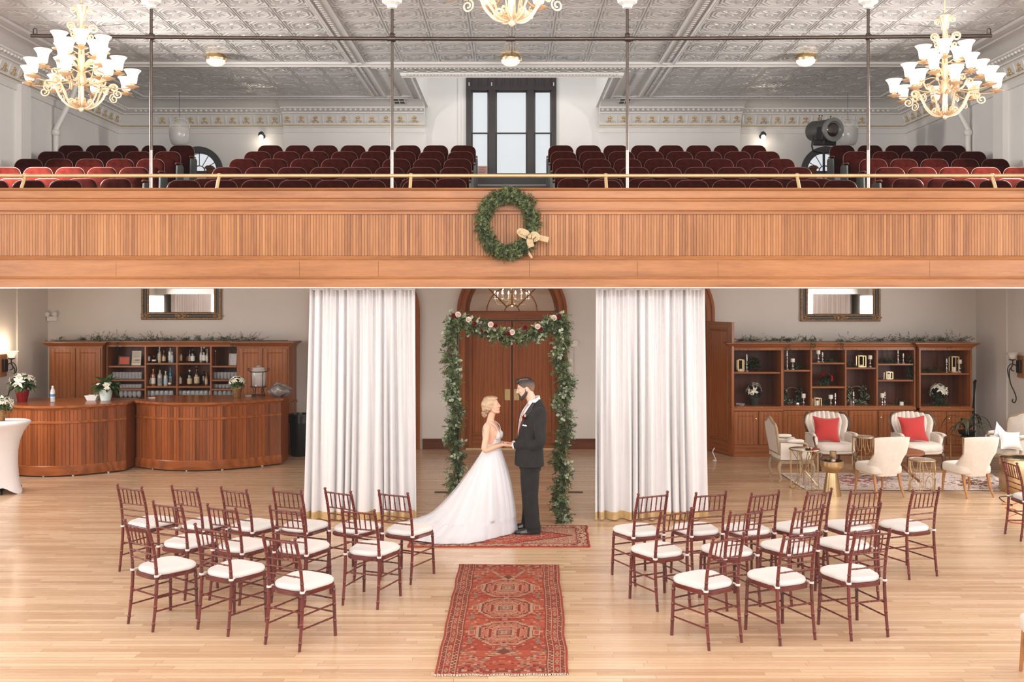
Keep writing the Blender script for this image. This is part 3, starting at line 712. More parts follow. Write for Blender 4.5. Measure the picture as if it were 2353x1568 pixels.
def theatre_seat(sides):
    t = thing('theater_seat', 'x', 'theater seat', group='red balcony seats')
    lean = lambda z: (z-.3)*.12
    def sheet(w, z0, z1, rt, rb, q, y, bow=0):
        P = rr_poly(w, z0, z1, rt, rb); zc = (z0+z1)/2
        return [(x*q, y+lean(z)+bow, (z-zc)*q+zc) for x, z in P]
    k = MB(); a = (.472,.30,.846,.13,.055)
    k.rings([sheet(*a,1.0,.0), sheet(*a,1.0,-.02), sheet(*a,.97,-.036), sheet(*a,.90,-.046), sheet(*a,.6,-.058), sheet(*a,.2,-.062)]); k.build('backrest', M['velvet'], t, smooth=60)
    b_ = (.482,.29,.853,.135,.06)
    k = MB(); k.rings([sheet(*b_,1.0,-.012), sheet(*b_,1.0,.006), sheet(*b_,.97,.02), sheet(*b_,.5,.03)]); k.build('back_shell', M['shell'], t, smooth=60)
    k = MB(); k.tube([(x,-.016+lean(z),z) for x, z in rr_poly(.478,.295,.849,.13,.06)], .0042, 6, loop=True, up=(0,1,0)); k.build('rim', M['rim'], t)
    k = MB(); P = rr_poly(.42,.30,.70,.07,.05)     # cushion folded up against the back
    f = lambda q, y: [(x*q, y-(z-.3)*.1, (z-.5)*q+.48) for x, z in P]
    k.rings([f(.97,-.07), f(1,-.09), f(1,-.15), f(.93,-.175), f(.5,-.185)]); k.build('folded_seat', M['velvet'], t, smooth=60)
    for s in sides:
        x = s*.2625
        k = MB(); k.prism([(-.30,.0),(.06,.0),(.09,.56),(.02,.60),(-.24,.56),(-.26,.30)], (x-.015,x+.015), 'x'); sd = k.build('side_standard', M['standard'], t, smooth=0, bevel=.004)
        k = MB(); k.tube([(x,-.31,.575),(x,-.27,.598),(x,-.12,.61),(x,.02,.615)], [.014,.019,.02,.016], 8, flat=.6); k.build('armrest', M['armwood'], t)
    return t
SEATS = {s: theatre_seat(s) for s in ((1,),(-1,),(-1,1))}; seat_used = set()
ROWN = ['front row','second row','third row','fourth row','fifth row','back row']
def put_seat(X, r, sides, label):
    loc = (X, ROWY[r], ROWF[r]); proto = SEATS[sides]; rz = random.uniform(-.004,.004)
    if sides not in seat_used: seat_used.add(sides); proto.location = loc; proto['label'] = label; proto.rotation_euler = (0,0,rz)
    else: dup(proto, loc, rz, label)
pxX = lambda px_, r: (px_-CX)*ROWY[r]/F
for s_, nm in ((-1,'left'),(1,'right')):
    for r in range(6):
        # outer block against the side wall
        x0 = [-6.36,-6.02,-6.11,-6.19,-6.23,-6.29][r]; p = [.524,.525,.517,.523,.527,.53][r]
        for i in range(4 if r == 0 else 5):
            X = x0-i*p
            put_seat(s_*abs(X), r, ((-1,) if s_ < 0 else (1,)) if i else (-1,1), 'red velvet balcony seat, %s from the side aisle, %s, outer %s block' % (ordinal(i), ROWN[r], nm))
        # block beside the window aisle
        if r == 0: xs = [pxX(q, 0) for q in (963,847.6,762,676.6,590.6,505.6,420)]
        else: xs = [-.93-i*(.531 if r == 1 else .525) for i in range(8)]
        for i, X in enumerate(xs):
            sd = (-1,1) if i == 0 else ((-1,) if s_ < 0 else (1,))
            if i and s_ < 0: sd = (-1,)
            put_seat(s_*abs(X), r, sd, 'red velvet balcony seat, %s from the window aisle, %s, inner %s block' % (ordinal(i), ROWN[r], nm))
# ---------------------------------------------------------------- rail, poles and pipe
t = thing('balcony_railing', 'long pale brass handrail on short posts along the balcony parapet top', 'railing', (0,12.2,zf(433)))
RZ = 4.40; k = MB(); k.tube([(-HX,.11,RZ-zf(433)),(0,.11,RZ-zf(433)),(HX,.11,RZ-zf(433))], .023, 10); k.build('handrail', M['rail'], t)
for px_ in (47-445, 47, 497, 942, 1394, 1838, 2290, 2740):
    X = (px_-CX)*12.2/F
    if abs(X) > HX-.05: continue
    k = MB(); k.tube([(X,0,0),(X*.999,.11,RZ-zf(433))], .021, 10); po = k.build('rail_post', M['rail'], t)
    k = MB(); k.ell((X*.999,.11,RZ-zf(433)), (.036,.034,.034)); k.build('ball_joint', M['rail'], po)
    k = MB(); k.lathe([(.042,0),(.042,.012),(.03,.022),(.02,.025)], 12, (X,0,0)); k.build('post_flange', M['rail'], po)
PY = 13.15
for i, px_ in enumerate((347.5, 901, 1441.5, 1995)):
    X = (px_-CX)*PY/F
    t = thing('support_pole', 'slim dark steel pole with white ceiling rosette, %s' % ['farthest left of four','second from left of four','third from left of four','farthest right of four'][i], 'pole', (X,PY,ROWF[0]), group='balcony hanger poles')
    h = 6.8-ROWF[0]
    k = MB(); k.tube([(0,0,1.2),(0,0,h)], .021, 12); k.build('upper_rod', M['pipe'], t)
    k = MB(); k.tube([(0,0,0),(0,0,1.21)], .0205, 12); k.build('lower_rod', mat('worn_steel_rod', (168,156,148), .35, .7, var=.1) if i == 0 else bpy.data.materials['worn_steel_rod'], t)
    k = MB(); k.lathe([(.06,0),(.06,.01),(.035,.02),(.022,.03)], 14, (0,0,0)); k.build('foot_flange', M['pipe'], t)
    k = MB(); k.lathe([(.026,-.05),(.034,-.04),(.034,.04),(.026,.05)], 12, (0,0,6.42-ROWF[0])); k.build('pipe_clamp', M['pipe'], t)
    for q in range(4):
        k = MB(); k.tube([(.02,-.0,h-.15-.1*q),(.045,-.01,h-.15-.1*q)], .006, 6); k.build('clamp_bolt', M['pipe'], t)
    k = MB(); k.lathe([(.03,0),(.06,.01),(.075,.05),(.13,.08),(.14,.12),(.125,.14),(.15,.17),(.155,.30)], 8, (0,0,h)); k.build('ceiling_rosette', M['white'], t, smooth=20)
t = thing('lighting_pipe', 'long dark horizontal lighting pipe crossing all four poles below the ceiling', 'pipe', (0,PY-.05,6.42))
k = MB(); k.tube([(X,0,-.045*math.cos(X/6.6*PI/2)) for X in [(-6.58+i*13.14/24) for i in range(25)]], .0265, 10); k.build('pipe', M['pipe'], t)
for X in (-1.65,-.02,1.6,-4.95,4.9):
    k = MB(); k.tube([(X-.06,0,-.045*math.cos(X/6.6*PI/2)),(X+.06,0,-.045*math.cos(X/6.6*PI/2))], .034, 10); k.build('coupling', M['pipe'], t)
for s_ in (-1,1):
    k = MB(); k.tube([(s_*6.5,0,.02),(s_*6.5,0,.09),(s_*6.53,0,.10),(s_*6.55,0,.09),(s_*6.55,0,.02)], .009, 6); k.tube([(s_*6.48,0,.06),(s_*5.3,0,.16)], .004, 5); k.build('safety_hook', M['pipe'], t)
# ---------------------------------------------------------------- ceiling lamps, jars, spots
for i, (X, ps) in enumerate(((-5.17,'left of the balcony ceiling'),(-.025,'centre ceiling before the window shaft'),(5.13,'right of the balcony ceiling'))):
    t = thing('flush_ceiling_light', 'brass rimmed white glass ceiling light, %s' % ps, 'ceiling light', (X,16.72,ZC-.03), group='flush ceiling lights')
    k = MB(); k.lathe([(.14,.03),(.15,.0),(.175,-.03),(.18,-.06),(.17,-.085)], 24); k.build('rim', M['gold'], t)
    k = MB(); k.lathe([(.165,-.08),(.155,-.12),(.11,-.16),(.05,-.18),(.01,-.183)], 24); k.build('glass_bowl', M['frost'], t, smooth=80)
    for a in (0,2.1,4.2):
        k = MB(); k.box((.178*math.cos(a),.178*math.sin(a),-.07),(.03,.03,.06)); k.build('bowl_clip', M['gold'], t)
for s_, nm in ((-1,'left'),(1,'right')):
    p = W(605 if s_ < 0 else 1749, 314, YU)
    t = thing('wall_spotlight', 'small dark wall lamp glowing on the upper wall, %s side' % nm, 'wall lamp', (p.x,YU-(.0 if s_ < 0 and abs(p.x)>5.05 else 0),p.z), group='upper wall lamps')
    k = MB(); k.lathe([(.05,0),(.05,.02),(.03,.03)], 12, M=rot('X',PI/2)); k.build('backplate', M['black'], t)
    k = MB(); k.tube([(0,-.02,0),(0,-.10,.04),(0,-.16,.03),(0,-.20,.0)], [.02,.04,.06,.062], 12); k.build('hood', M['black'], t)
    k = MB(); k.ell((0,-.19,-.045), (.05,.05,.055)); k.build('bulb', mat('lit_bulb', (255,245,230), .4, var=0, emit=(255,240,215), es=3) if s_ < 0 else bpy.data.materials['lit_bulb'], t)
    l = bpy.data.lights.new('wall_lamp_glow', 'POINT'); l.energy = 3; l.color = (1,.86,.7); l.shadow_soft_size = .05; o = bpy.data.objects.new('wall_lamp_glow', l); COL.objects.link(o); o.location = (p.x,YU-.22,p.z-.14)
def jar(px_, nm):
    Y = 19.9; p = W(px_, 335, Y); s = Y/F
    t = thing('hanging_glass_jar', 'large clear glass bell jar hanging on a thin wire over the %s aisle' % nm, 'hanging jar', tuple(p), group='hanging glass jars')
    k = MB(); k.lathe([(.10,0),(.15,.02),(.19,.10),(.21,.24),(.205,.34),(.20,.36)], 24, cap=False); k.build('milky_bowl', mat('milky_glass', (214,210,206), .12, var=.02, alpha=.75) if nm == 'left' else bpy.data.materials['milky_glass'], t, smooth=80)
    k = MB(); k.lathe([(.20,.36),(.21,.40),(.185,.47),(.13,.525),(.05,.55),(.012,.555)], 24, cap=False); k.build('clear_dome', M['glass'], t, smooth=80)
    k = MB(); k.tube([(.205*math.cos(a),0,.37+.20*math.sin(a)) for a in [PI*i/16 for i in range(17)]], .012, 7); k.build('hoop', M['trimwhite'], t)
    k = MB(); k.tube([(0,0,.55),(0,0,ZC-p.z)], .004, 5); k.build('wire', M['iron'], t)
jar(412.5, 'left'); jar(1948, 'right')
# follow spot
Y = 19.0; p = W(1893, 300, Y); s = Y/F
t = thing('follow_spotlight', 'big grey theatre spotlight on a yoke standing in the right aisle', 'spotlight', (p.x,Y,4.90)); zc = p.z-4.90
D = Matrix.Translation((0,0,zc)) @ rot('Z', math.radians(20)) @ rot('X', math.radians(6))
A = D @ rot('X', PI/2)     # local z of the lathe -> -Y (towards the stage)
M['spot'] = mat('spotlight_grey', (92,92,90), .35, .5, var=.1); M['lens'] = mat('dark_lens', (40,24,22), .05, var=.1, coat=1.0)
k = MB(); k.lathe([(.05,-.36),(.19,-.34),(.205,-.30),(.205,.20),(.225,.21),(.225,.25)], 28, M=A); k.build('barrel', M['spot'], t)
k = MB(); k.lathe([(.155,.22),(.225,.24),(.232,.27),(.232,.31),(.17,.315),(.15,.28)], 28, M=A); k.build('lens_ring', mat('ring_grey', (140,142,140), .35, .4, var=.05), t)
k = MB(); k.lathe([(.16,.255),(.155,.275),(.11,.292),(.04,.30),(.005,.302)], 24, M=A); k.build('lens', M['lens'], t, smooth=80)
k = MB(); k.box((0,-.05,-.24),(.30,.34,.12),D); k.box((-.15,-.16,-.08),(.14,.2,.26),D); k.build('lamp_housing', M['black'], t, bevel=.012)
k = MB(); k.tube([D @ Vector(q) for q in ((-.25,0,-.1),(-.26,0,-.32),(-.22,0,-.42),(0,0,-.45),(.22,0,-.42),(.26,0,-.32),(.25,0,-.1))], .016, 8); k.build('yoke', M['black'], t)
k = MB(); k.tube([(0,0,0),(0,0,zc-.44)], .025, 10); k.build('stand', M['black'], t)
for a in (0,2.09,4.19):
    k = MB(); k.tube([(0,0,.3),(.3*math.cos(a),.3*math.sin(a),.015)], .014, 8); k.build('stand_leg', M['black'], t)
for x in (-.12,-.06,.13):
    k = MB(); k.tube([D @ Vector((x,.02,.19)), D @ Vector((x*1.1,.0,.28))], .005, 5); k.ell(tuple(D @ Vector((x*1.1,0,.285))), (.014,)*3, u=8, v=6); k.build('control_knob', M['black'], t)
for i, s_ in enumerate((-1,1)):
    X = s_*2.42
    t = thing('ceiling_vent', 'small dark slotted air vent in the ceiling %s of the window shaft' % ('left','right')[i], 'vent', (X,20.62,7.062), group='ceiling vents'); t.rotation_euler = (math.radians(-8),0,0)
    k = MB()
    for q in ((-.13,-.11,-.27,.27),(.11,.13,-.27,.27),(-.13,.13,-.27,-.25),(-.13,.13,.25,.27),(-.008,.008,-.27,.27)): k.bb((q[0],q[2],-.012),(q[1],q[3],.0))
    k.bb((-.12,-.09,-.01),(.12,-.08,0)); k.bb((-.12,.08,-.01),(.12,.09,0)); k.build('frame', M['white'], t, smooth=0)
    k = MB(); k.bb((-.12,-.26,-.004),(.12,.26,.004)); k.build('dark_opening', M['black'], t, smooth=0)
for i, px_ in enumerate((482.5, 1868)):
    p = W(px_, 382, 19.6); t = thing('newel_post', 'short brown wooden newel post by the half-round window, %s aisle' % ('left','right')[i], 'post', (p.x,19.6,4.90), group='newel posts'); h = p.z-4.90
    k = MB(); k.bb((-.06,-.06,0),(.06,.06,h-.06)); k.build('shaft', M['base'], t, bevel=.006)
    k = MB(); k.bb((-.085,-.085,h-.06),(.085,.085,h-.02)); k.box((0,0,h-.005),(.15,.15,.03),taper=.7); k.build('cap', M['base'], t, bevel=.005)
p = W(1109, 402, 21.12); t = thing('paper_sign', 'pinkish paper notice propped in the lower left window pane', 'sign', (p.x,21.12,p.z))
k = MB(); k.bb((-.105,0,0),(.105,.004,.20)); k.build('sheet', mat('pinkish_paper', (206,170,158), .8, var=.05), t, smooth=0)
k = MB()
for q in range(4): k.bb((-.085,-.002,.04+.038*q),(.06+.02*(q%2),0,.055+.038*q))
k.build('printed_lines', mat('faded_print', (170,110,104), .8, var=0), t, smooth=0)
k = MB(); k.bb((-.12,-.02,-.012),(.12,.02,0)); k.build('holder', M['winframe'], t, smooth=0)
# ---------------------------------------------------------------- plants
def leaf(mb, p, d, up, L, w, curl=.25, fold=.15):
    d = Vector(d).normalized(); up = Vector(up); s = d.cross(up)
    if s.length < 1e-4: s = Vector((1,0,0))
    s.normalize(); n = s.cross(d).normalized(); p = Vector(p)
    a = p+d*L*.35-n*curl*L*.06; b_ = p+d*L*.7-n*curl*L*.25; e = p+d*L-n*curl*L*.6
    vs = [p, a+s*w*.5+n*fold*w, a, a-s*w*.5+n*fold*w, b_+s*w*.38+n*fold*w, b_, b_-s*w*.38+n*fold*w, e]
    mb.add(vs, [(0,1,2),(0,2,3),(1,4,5,2),(2,5,6,3),(4,7,5),(5,7,6)])
def rdir(rng, zlo=-1, zhi=1):
    z = rng.uniform(zlo, zhi); a = rng.uniform(0, 2*PI); q = math.sqrt(max(0,1-z*z)); return Vector((q*math.cos(a), q*math.sin(a), z))
M['bract'] = mat('cream_bract', (238,232,214), .8, var=.05, vscale=30, spec=.2)
M['bractred'] = mat('red_bract', (178,28,36), .8, var=.15, vscale=30, spec=.2)
M['pleaf'] = mat('poinsettia_leaf', (74,98,50), .6, var=.3, vscale=25)
M['pleafd'] = mat('dark_foliage', (44,60,42), .7, var=.3, vscale=25)
M['greenwax'] = mat('houseplant_leaf', (58,86,44), .45, var=.3, vscale=25)
def poinsettia(name, label, loc, h, r, pot, bract, seed, potm, leafm='pleaf', nb=17, droop=.0, cat='potted plant', group=None, bs=1.0):
    rng = random.Random(seed); t = thing(name, label, cat, loc, group=group)
    ph, pr = pot; k = MB(); k.lathe([(pr*.68,0),(pr*.72,.01),(pr,ph*.92),(pr*1.06,ph*.93),(pr*1.06,ph),(pr*.9,ph),(pr*.88,ph*.9),(0.005,ph*.88)], 20, cap=True); k.build('pot', potm, t)
    k = MB(); c = Vector((0,0,ph+(h-ph)*.35))
    for i in range(60):
        d = rdir(rng, -.35, .9); leaf(k, c+d*r*.25, d+Vector((0,0,-.15)), (0,0,1), r*rng.uniform(.55,.85), r*.32, .5)
    for i in range(8):
        d = rdir(rng, .2, 1); k.tube([(0,0,ph*.9),tuple(c+d*r*.5)], .006, 5)
    k.build('foliage', M[leafm], t, smooth=0, recalc=False)
    k = MB()
    for i in range(nb):
        d = rdir(rng, .0, 1); q = c+Vector((d.x*r*.72, d.y*r*.72, d.z*(h-c.z)*.82))
        for j in range(7):
            a = 2*PI*j/7+rng.random(); u = d.orthogonal().normalized(); v = d.cross(u)
            e = u*math.cos(a)+v*math.sin(a)+d*rng.uniform(.1,.5)-Vector((0,0,droop))
            leaf(k, q, e, d, r*rng.uniform(.34,.5)*bs, r*.2*bs, .5)
    k.build('bracts', M[bract], t, smooth=0, recalc=False); return t
# ---------------------------------------------------------------- cabinet pieces (local frame: x width, y back, z up)
def sub(name, parent, loc=(0,0,0)):
    o = bpy.data.objects.new(name, None); COL.objects.link(o); o.parent = parent; o.location = loc; o.empty_display_size = .05; return o
def panel_door(t, x0, x1, z0, z1, y=-.02, knob=None, mz='cabz'):
    d = sub('door', t, (x0,y,z0)); w, h = x1-x0, z1-z0; st = .075
    k = MB(); k.bb((0,0,0),(st,.022,h)); k.bb((w-st,0,0),(w,.022,h)); k.bb((st,0,0),(w-st,.022,st)); k.bb((st,0,h-st),(w-st,.022,h)); k.build('door_frame', M[mz], d, bevel=.002, smooth=0)
    k = MB(); f = lambda q, yy: [(st+q,yy,st+q),(w-st-q,yy,st+q),(w-st-q,yy,h-st-q),(st+q,yy,h-st-q)]
    k.rings([f(0,.0),f(.006,-.006),f(.014,-.003),f(.02,.012),f(.026,.014),f(.05,.004),f(.055,.004)], True); k.build('raised_panel', M[mz], d, smooth=0)
    if knob:
        kx = {'l':.035,'r':w-.035}[knob[0]]; kz = knob[1]*h
        k = MB(); k.lathe([(.006,0),(.006,.012),(.014,.018),(.015,.026),(.008,.031)], 12, M=Matrix.Translation((kx,0,kz)) @ rot('X',PI/2)); k.build('knob', M['silver'], d)
    return d
def crown(t, x0, x1, z0, z1, out, d, retl=True, retr=True, y0=-.0, dl=None, dr=None):
    prof_ = [(0,z0),(.012,z0),(.012,lerp(z0,z1,.2)),(.03,lerp(z0,z1,.3)),(out*.8,lerp(z0,z1,.75)),(out*.92,lerp(z0,z1,.78)),(out,lerp(z0,z1,.85)),(out,z1),(-.05,z1)]
    k = MB(); rs = []
    L = (lambda u: x0-u) if retl else (lambda u: x0); R = (lambda u: x1+u) if retr else (lambda u: x1)
    rs.append([(L(u),dl or d,z) for u,z in prof_]); rs.append([(L(u),y0-u,z) for u,z in prof_]); rs.append([(R(u),y0-u,z) for u,z in prof_]); rs.append([(R(u),dr or d,z) for u,z in prof_])
    if not retl: rs = rs[1:]
    if not retr: rs = rs[:-1]
    k.rings(rs, True, True); k.bb((x0,y0,z0),(x1,d,z1-.002)); return k.build('crown_moulding', M['cabx'], t, smooth=20)
def carcass(t, x0, x1, z0, z1, d, bays=(), back=True, y0=0.0, mat_in='cabin'):
    k = MB(); th = .028
    k.bb((x0,y0,z0),(x0+th,d,z1)); k.bb((x1-th,y0,z0),(x1,d,z1)); k.bb((x0+th,y0,z1-th),(x1-th,d,z1)); k.bb((x0+th,y0,z0),(x1-th,d,z0+th))
    for b_ in bays: k.bb((b_-th/2,y0,z0+th),(b_+th/2,d,z1-th))
    k.build('carcass', M['cabz'], t, smooth=0)
    if back: k = MB(); k.bb((x0+th,d-.02,z0),(x1-th,d,z1)); k.build('back_panel', M[mat_in], t, smooth=0)
def shelf(t, x0, x1, z, d, y0=.012):
    k = MB(); k.bb((x0,y0,z-.03),(x1,d-.02,z)); k.build('shelf', M['cabx'], t, smooth=0, bevel=.002)
# ---------------------------------------------------------------- back bar on the left
YC = 17.35; sL = YC/F
lx = lambda u: (u/3.267-CX)*sL
lz = lambda v: EYE-(650+v/3.267-HOR)*sL
TOPC, ZT, LEDGE = 2.04, 1.945, .90
def tall_unit(x0, x1, label, retl, retr, lower=True):
    t = thing('bar_cabinet', label, 'cabinet', (x0,YC,0), group='back bar cabinets'); w = x1-x0; d = .62
    carcass(t, 0, w, LEDGE, ZT, d); carcass(t, 0, w, .18, LEDGE, d)
    crown(t, 0, w, ZT, TOPC, .10, d, True, True, dl=(None if retl else .05), dr=(None if retr else .05))
    k = MB(); k.bb((.03,.004,.2),(w-.03,.014,ZT-.01)); k.build('face_frame', M['cabz'], t, smooth=0)
    panel_door(t, .03, w/2-.006, LEDGE+.06, ZT-.02, knob=('r',.06)); panel_door(t, w/2+.006, w-.03, LEDGE+.06, ZT-.02, knob=('l',.06))
    panel_door(t, .03, w/2-.006, .24, LEDGE-.05, knob=('r',.9)); panel_door(t, w/2+.006, w-.03, .24, LEDGE-.05, knob=('l',.9))
    k = MB(); k.bb((-.02*retl,-.05,LEDGE-.02),(w+.02*retr,d,LEDGE+.03)); k.build('ledge', M['cabx'], t, smooth=0, bevel=.006)
    k = MB(); k.bb((-.015*retl,-.03,0),(w+.015*retr,d,.19)); k.build('plinth', M['cabx'], t, smooth=0, bevel=.006)
    return t
xa, xb, xc, xd = lx(370), lx(768), lx(1782), lx(2168)
tall_unit(xa, xb, 'tall two-door oak cabinet at the left end of the back bar', True, False)
tall_unit(xc, xd, 'tall two-door oak cabinet at the curtain end of the back bar', False, True)
t = thing('bar_shelf_unit', 'open oak shelf unit of bottles and glasses between the two tall cabinets', 'shelf unit', (xb+.016,YC+.12,0)); w = xc-xb-.032; d = .5; L0 = xb+.016
bays = [lx(1072)-L0, lx(1310)-L0, lx(1567)-L0]
carcass(t, 0, w, LEDGE, ZT+.03, d, bays); carcass(t, 0, w, 0, LEDGE, d)
crown(t, 0, w, ZT+.02, TOPC+.005, .055, d, False, False)
edges = [.028]+bays+[w-.028]
SH = [[626,730,800],[604,780],[604,780],[626,730,800]]
SHZ = []
for b_, vs in enumerate(SH):
    SHZ.append([lz(v)-.006 for v in vs])
    for z in SHZ[-1]: shelf(t, edges[b_]+.01, edges[b_+1]-.01, z, d)
k = MB(); k.bb((0,-.02,LEDGE-.03),(w,d,LEDGE)); k.build('ledge', M['cabx'], t, smooth=0)
k = MB(); k.bb((0,-.012,.1),(w,0,LEDGE-.03)); k.build('front_panel', M['cabz'], t, smooth=0)
BY = YC+.12
# bottles
bx = lambda u: (240+u/7.353-CX)*(BY+.16)/F
def bottle(X, Y, z, h, w, body, label, cap, kind, lab):
    t = thing('liquor_bottle', lab, 'bottle', (X,Y,z), group='bottles on the back bar'); r = w/2
    if kind == 'tall': pf = [(r*.9,0),(r,.006),(r,h*.55),(r*.8,h*.64),(r*.36,h*.72),(r*.34,h*.93),(r*.42,h*.94),(r*.42,h*.96)]
    elif kind == 'wine': pf = [(r*.9,0),(r,.006),(r,h*.6),(r*.85,h*.66),(r*.4,h*.75),(r*.36,h*.93),(r*.42,h*.95)]
    elif kind == 'round': pf = [(r*.6,0),(r*.95,h*.12),(r,h*.3),(r*.75,h*.52),(r*.3,h*.62),(r*.28,h*.92)]
    else: pf = [(r*.95,0),(r,.006),(r,h*.66),(r*.92,h*.7),(r*.4,h*.75),(r*.4,h*.93)]
    k = MB(); k.lathe(pf, 14); k.build('glass_body', body, t, smooth=60)
    k = MB(); a, b_ = (.12,.46) if kind != 'round' else (.2,.42); k.lathe([(r*1.015,h*a),(r*1.03,h*a+.002),(r*1.03,h*b_),(r*1.015,h*b_+.002)], 14, cap=False); k.build('paper_label', label, t, smooth=60)
    k = MB(); k.lathe([(r*.42,h*.92),(r*.44,h*.925),(r*.44,h*.99),(r*.38,h)], 12); k.build('cap', cap, t)
BM = {'d': mat('dark_green_glass',(26,30,22),.08,var=.1,coat=.6),'b': mat('brown_glass',(62,34,16),.08,var=.1,coat=.6),'a': mat('amber_liquor',(150,84,34),.08,var=.1,coat=.6),'c': mat('pale_bottle_glass',(176,170,160),.08,var=.05,coat=.6),'u': mat('blue_bottle_glass',(60,140,170),.08,var=.05,coat=.6),'k': mat('black_bottle',(20,18,18),.1,var=.0,coat=.6),
      'w': mat('white_label',(224,218,206),.7,var=.03),'t': mat('tan_label',(206,180,142),.7,var=.05),'r': mat('red_label',(150,44,40),.6,var=.1),'g': mat('grey_label',(150,142,134),.7,var=.1),'bl': mat('pale_blue_label',(164,196,208),.6,var=.05),
      'kc': mat('black_cap',(22,20,20),.4,var=0),'rc': mat('red_cap',(150,30,34),.4,var=0),'wc': mat('white_cap',(226,222,214),.5,var=0),'gc': M['gold']}
BL = [ # u, vtop, vbottom, width, body, label, cap, kind, row
 (742,235,450,75,'d','w','kc','wine',0),(845,340,455,72,'k','w','rc','round',0),(885,205,440,58,'d','g','kc','wine',0),(940,195,455,54,'c','t','wc','tall',0),(1013,240,450,56,'b','t','rc','wine',0),(1090,195,455,86,'c','w','kc','flask',0),(1152,280,455,44,'c','bl','wc','flask',0),
 (1300,200,455,42,'b','t','kc','tall',0),(1385,270,455,60,'k','r','kc','tall',0),(1448,215,440,44,'b','g','kc','wine',0),(1500,225,455,66,'k','w','kc','flask',0),(1617,200,455,66,'c','w','wc','tall',0),(1692,195,455,64,'d','w','wc','flask',0),(1742,230,450,34,'c','w','gc','tall',0),
 (722,615,840,76,'d','w','kc','tall',1),(786,635,842,48,'b','g','kc','wine',1),(833,575,850,72,'a','w','gc','flask',1),(900,640,842,40,'b','t','kc','tall',1),(945,565,845,80,'c','g','kc','wine',1),(1042,610,850,66,'c','bl','wc','flask',1),(1087,515,840,52,'u','bl','kc','wine',1),(1112,725,838,56,'a','w','kc','round',1),
 (1272,565,845,76,'d','w','gc','wine',1),(1408,570,838,50,'a','t','rc','tall',1),(1446,585,842,78,'d','t','wc','flask',1),(1567,515,840,86,'b','t','rc','tall',1),(1657,615,850,88,'k','k','kc','flask',1),(1728,610,840,48,'a','t','rc','tall',1)]
desc = {'d':'dark green','b':'brown','a':'amber','c':'clear','u':'blue','k':'black'}; ld = {'w':'white label','t':'tan label','r':'red label','g':'grey label','bl':'pale blue label','k':'no pale label'}
cnt = {}
for i, (u, v0, v1, w_, body, lab, cap, kind, row) in enumerate(BL):
    sB = (BY+.16)/F; bay = 1 if u < 1180 else 2
    z = SHZ[bay][row]; h = (v1-v0)/7.353*sB
    key = (bay,row); cnt[key] = cnt.get(key,0)+1; dy = (.10 if i % 3 == 2 else .0)
    bottle(bx(u), BY+.14+dy, z+.001, h*1.02, w_/7.353*sB, BM[body], BM.get(lab,BM['w']), BM[cap], kind, '%s bottle with %s, %s from left, %s shelf, %s bottle bay' % (desc[body], ld[lab], ordinal(cnt[key]-1), ('top','middle')[row], ('left','right')[bay-1]))
# glasses
def tumbler():
    t = thing('tumbler', 'x', 'glass', group='tumblers on the back bar'); k = MB(); k.lathe([(.026,0),(.029,.004),(.034,.125),(.032,.125),(.027,.012),(.004,.010)], 12); k.build('glass_wall', M['glassy'], t, smooth=60); return t
def smallglass():
    t = thing('rocks_glass', 'x', 'glass', group='small glasses on the back bar'); k = MB(); k.lathe([(.026,0),(.03,.004),(.036,.07),(.034,.07),(.028,.012),(.004,.010)], 12); k.build('glass_wall', M['glassy'], t, smooth=60); return t
def wineglass():
    t = thing('wine_glass', 'x', 'glass', group='wine glasses on the back bar')
    k = MB(); k.lathe([(.036,0),(.034,.004),(.008,.010),(.005,.02),(.005,.10),(.012,.112)], 12); k.build('foot_and_stem', M['glassy'], t, smooth=60)
    k = MB(); k.lathe([(.008,.108),(.03,.125),(.042,.16),(.042,.19),(.036,.235),(.034,.235),(.04,.19),(.039,.162),(.028,.13),(.004,.115)], 12, cap=False); k.build('bowl', M['glassy'], t, smooth=60); return t
M['glassy'] = glassmat('barware_glass', (225,228,228), .05, .24)
def row_of(mk, xs, y, z, fmt):
    p = mk()
    for i, X in enumerate(xs):
        lab = fmt % ordinal(i)
        if i == 0: p.location = (X,y,z+.001); p['label'] = lab
        else: dup(p, (X,y,z+.001), None, lab)
def lin(a, b_, n): return [lerp(a,b_,i/(n-1)) for i in range(n)]
row_of(tumbler, lin(bx(165),bx(608),9), BY+.15, SHZ[0][1], 'tall clear tumbler, %s from left, left end bay of the back bar')
row_of(tumbler, lin(bx(1815),bx(2225),8), BY+.15, SHZ[3][1], 'tall clear tumbler, %s from left, right end bay of the back bar')
row_of(smallglass, lin(bx(290),bx(605),7), BY+.15, SHZ[0][2], 'short clear glass, %s from left, low shelf of left end bay')
row_of(smallglass, lin(bx(1835),bx(2200),7), BY+.15, SHZ[3][2], 'short clear glass, %s from left, low shelf of right end bay')
row_of(wineglass, lin(bx(750),bx(1140),6), BY+.12, LEDGE, 'clear wine glass, %s from left, under the left bottle bay')
row_of(wineglass, lin(bx(1290),bx(1725),7), BY+.12, LEDGE, 'clear wine glass, %s from left, under the right bottle bay')
row_of(wineglass, lin(bx(300),bx(600),5), BY+.12, LEDGE-.05+.05, 'clear wine glass, %s from left, bottom of left end bay')
row_of(wineglass, lin(bx(1810),bx(2200),6), BY+.12, LEDGE, 'clear wine glass, %s from left, bottom of right end bay')
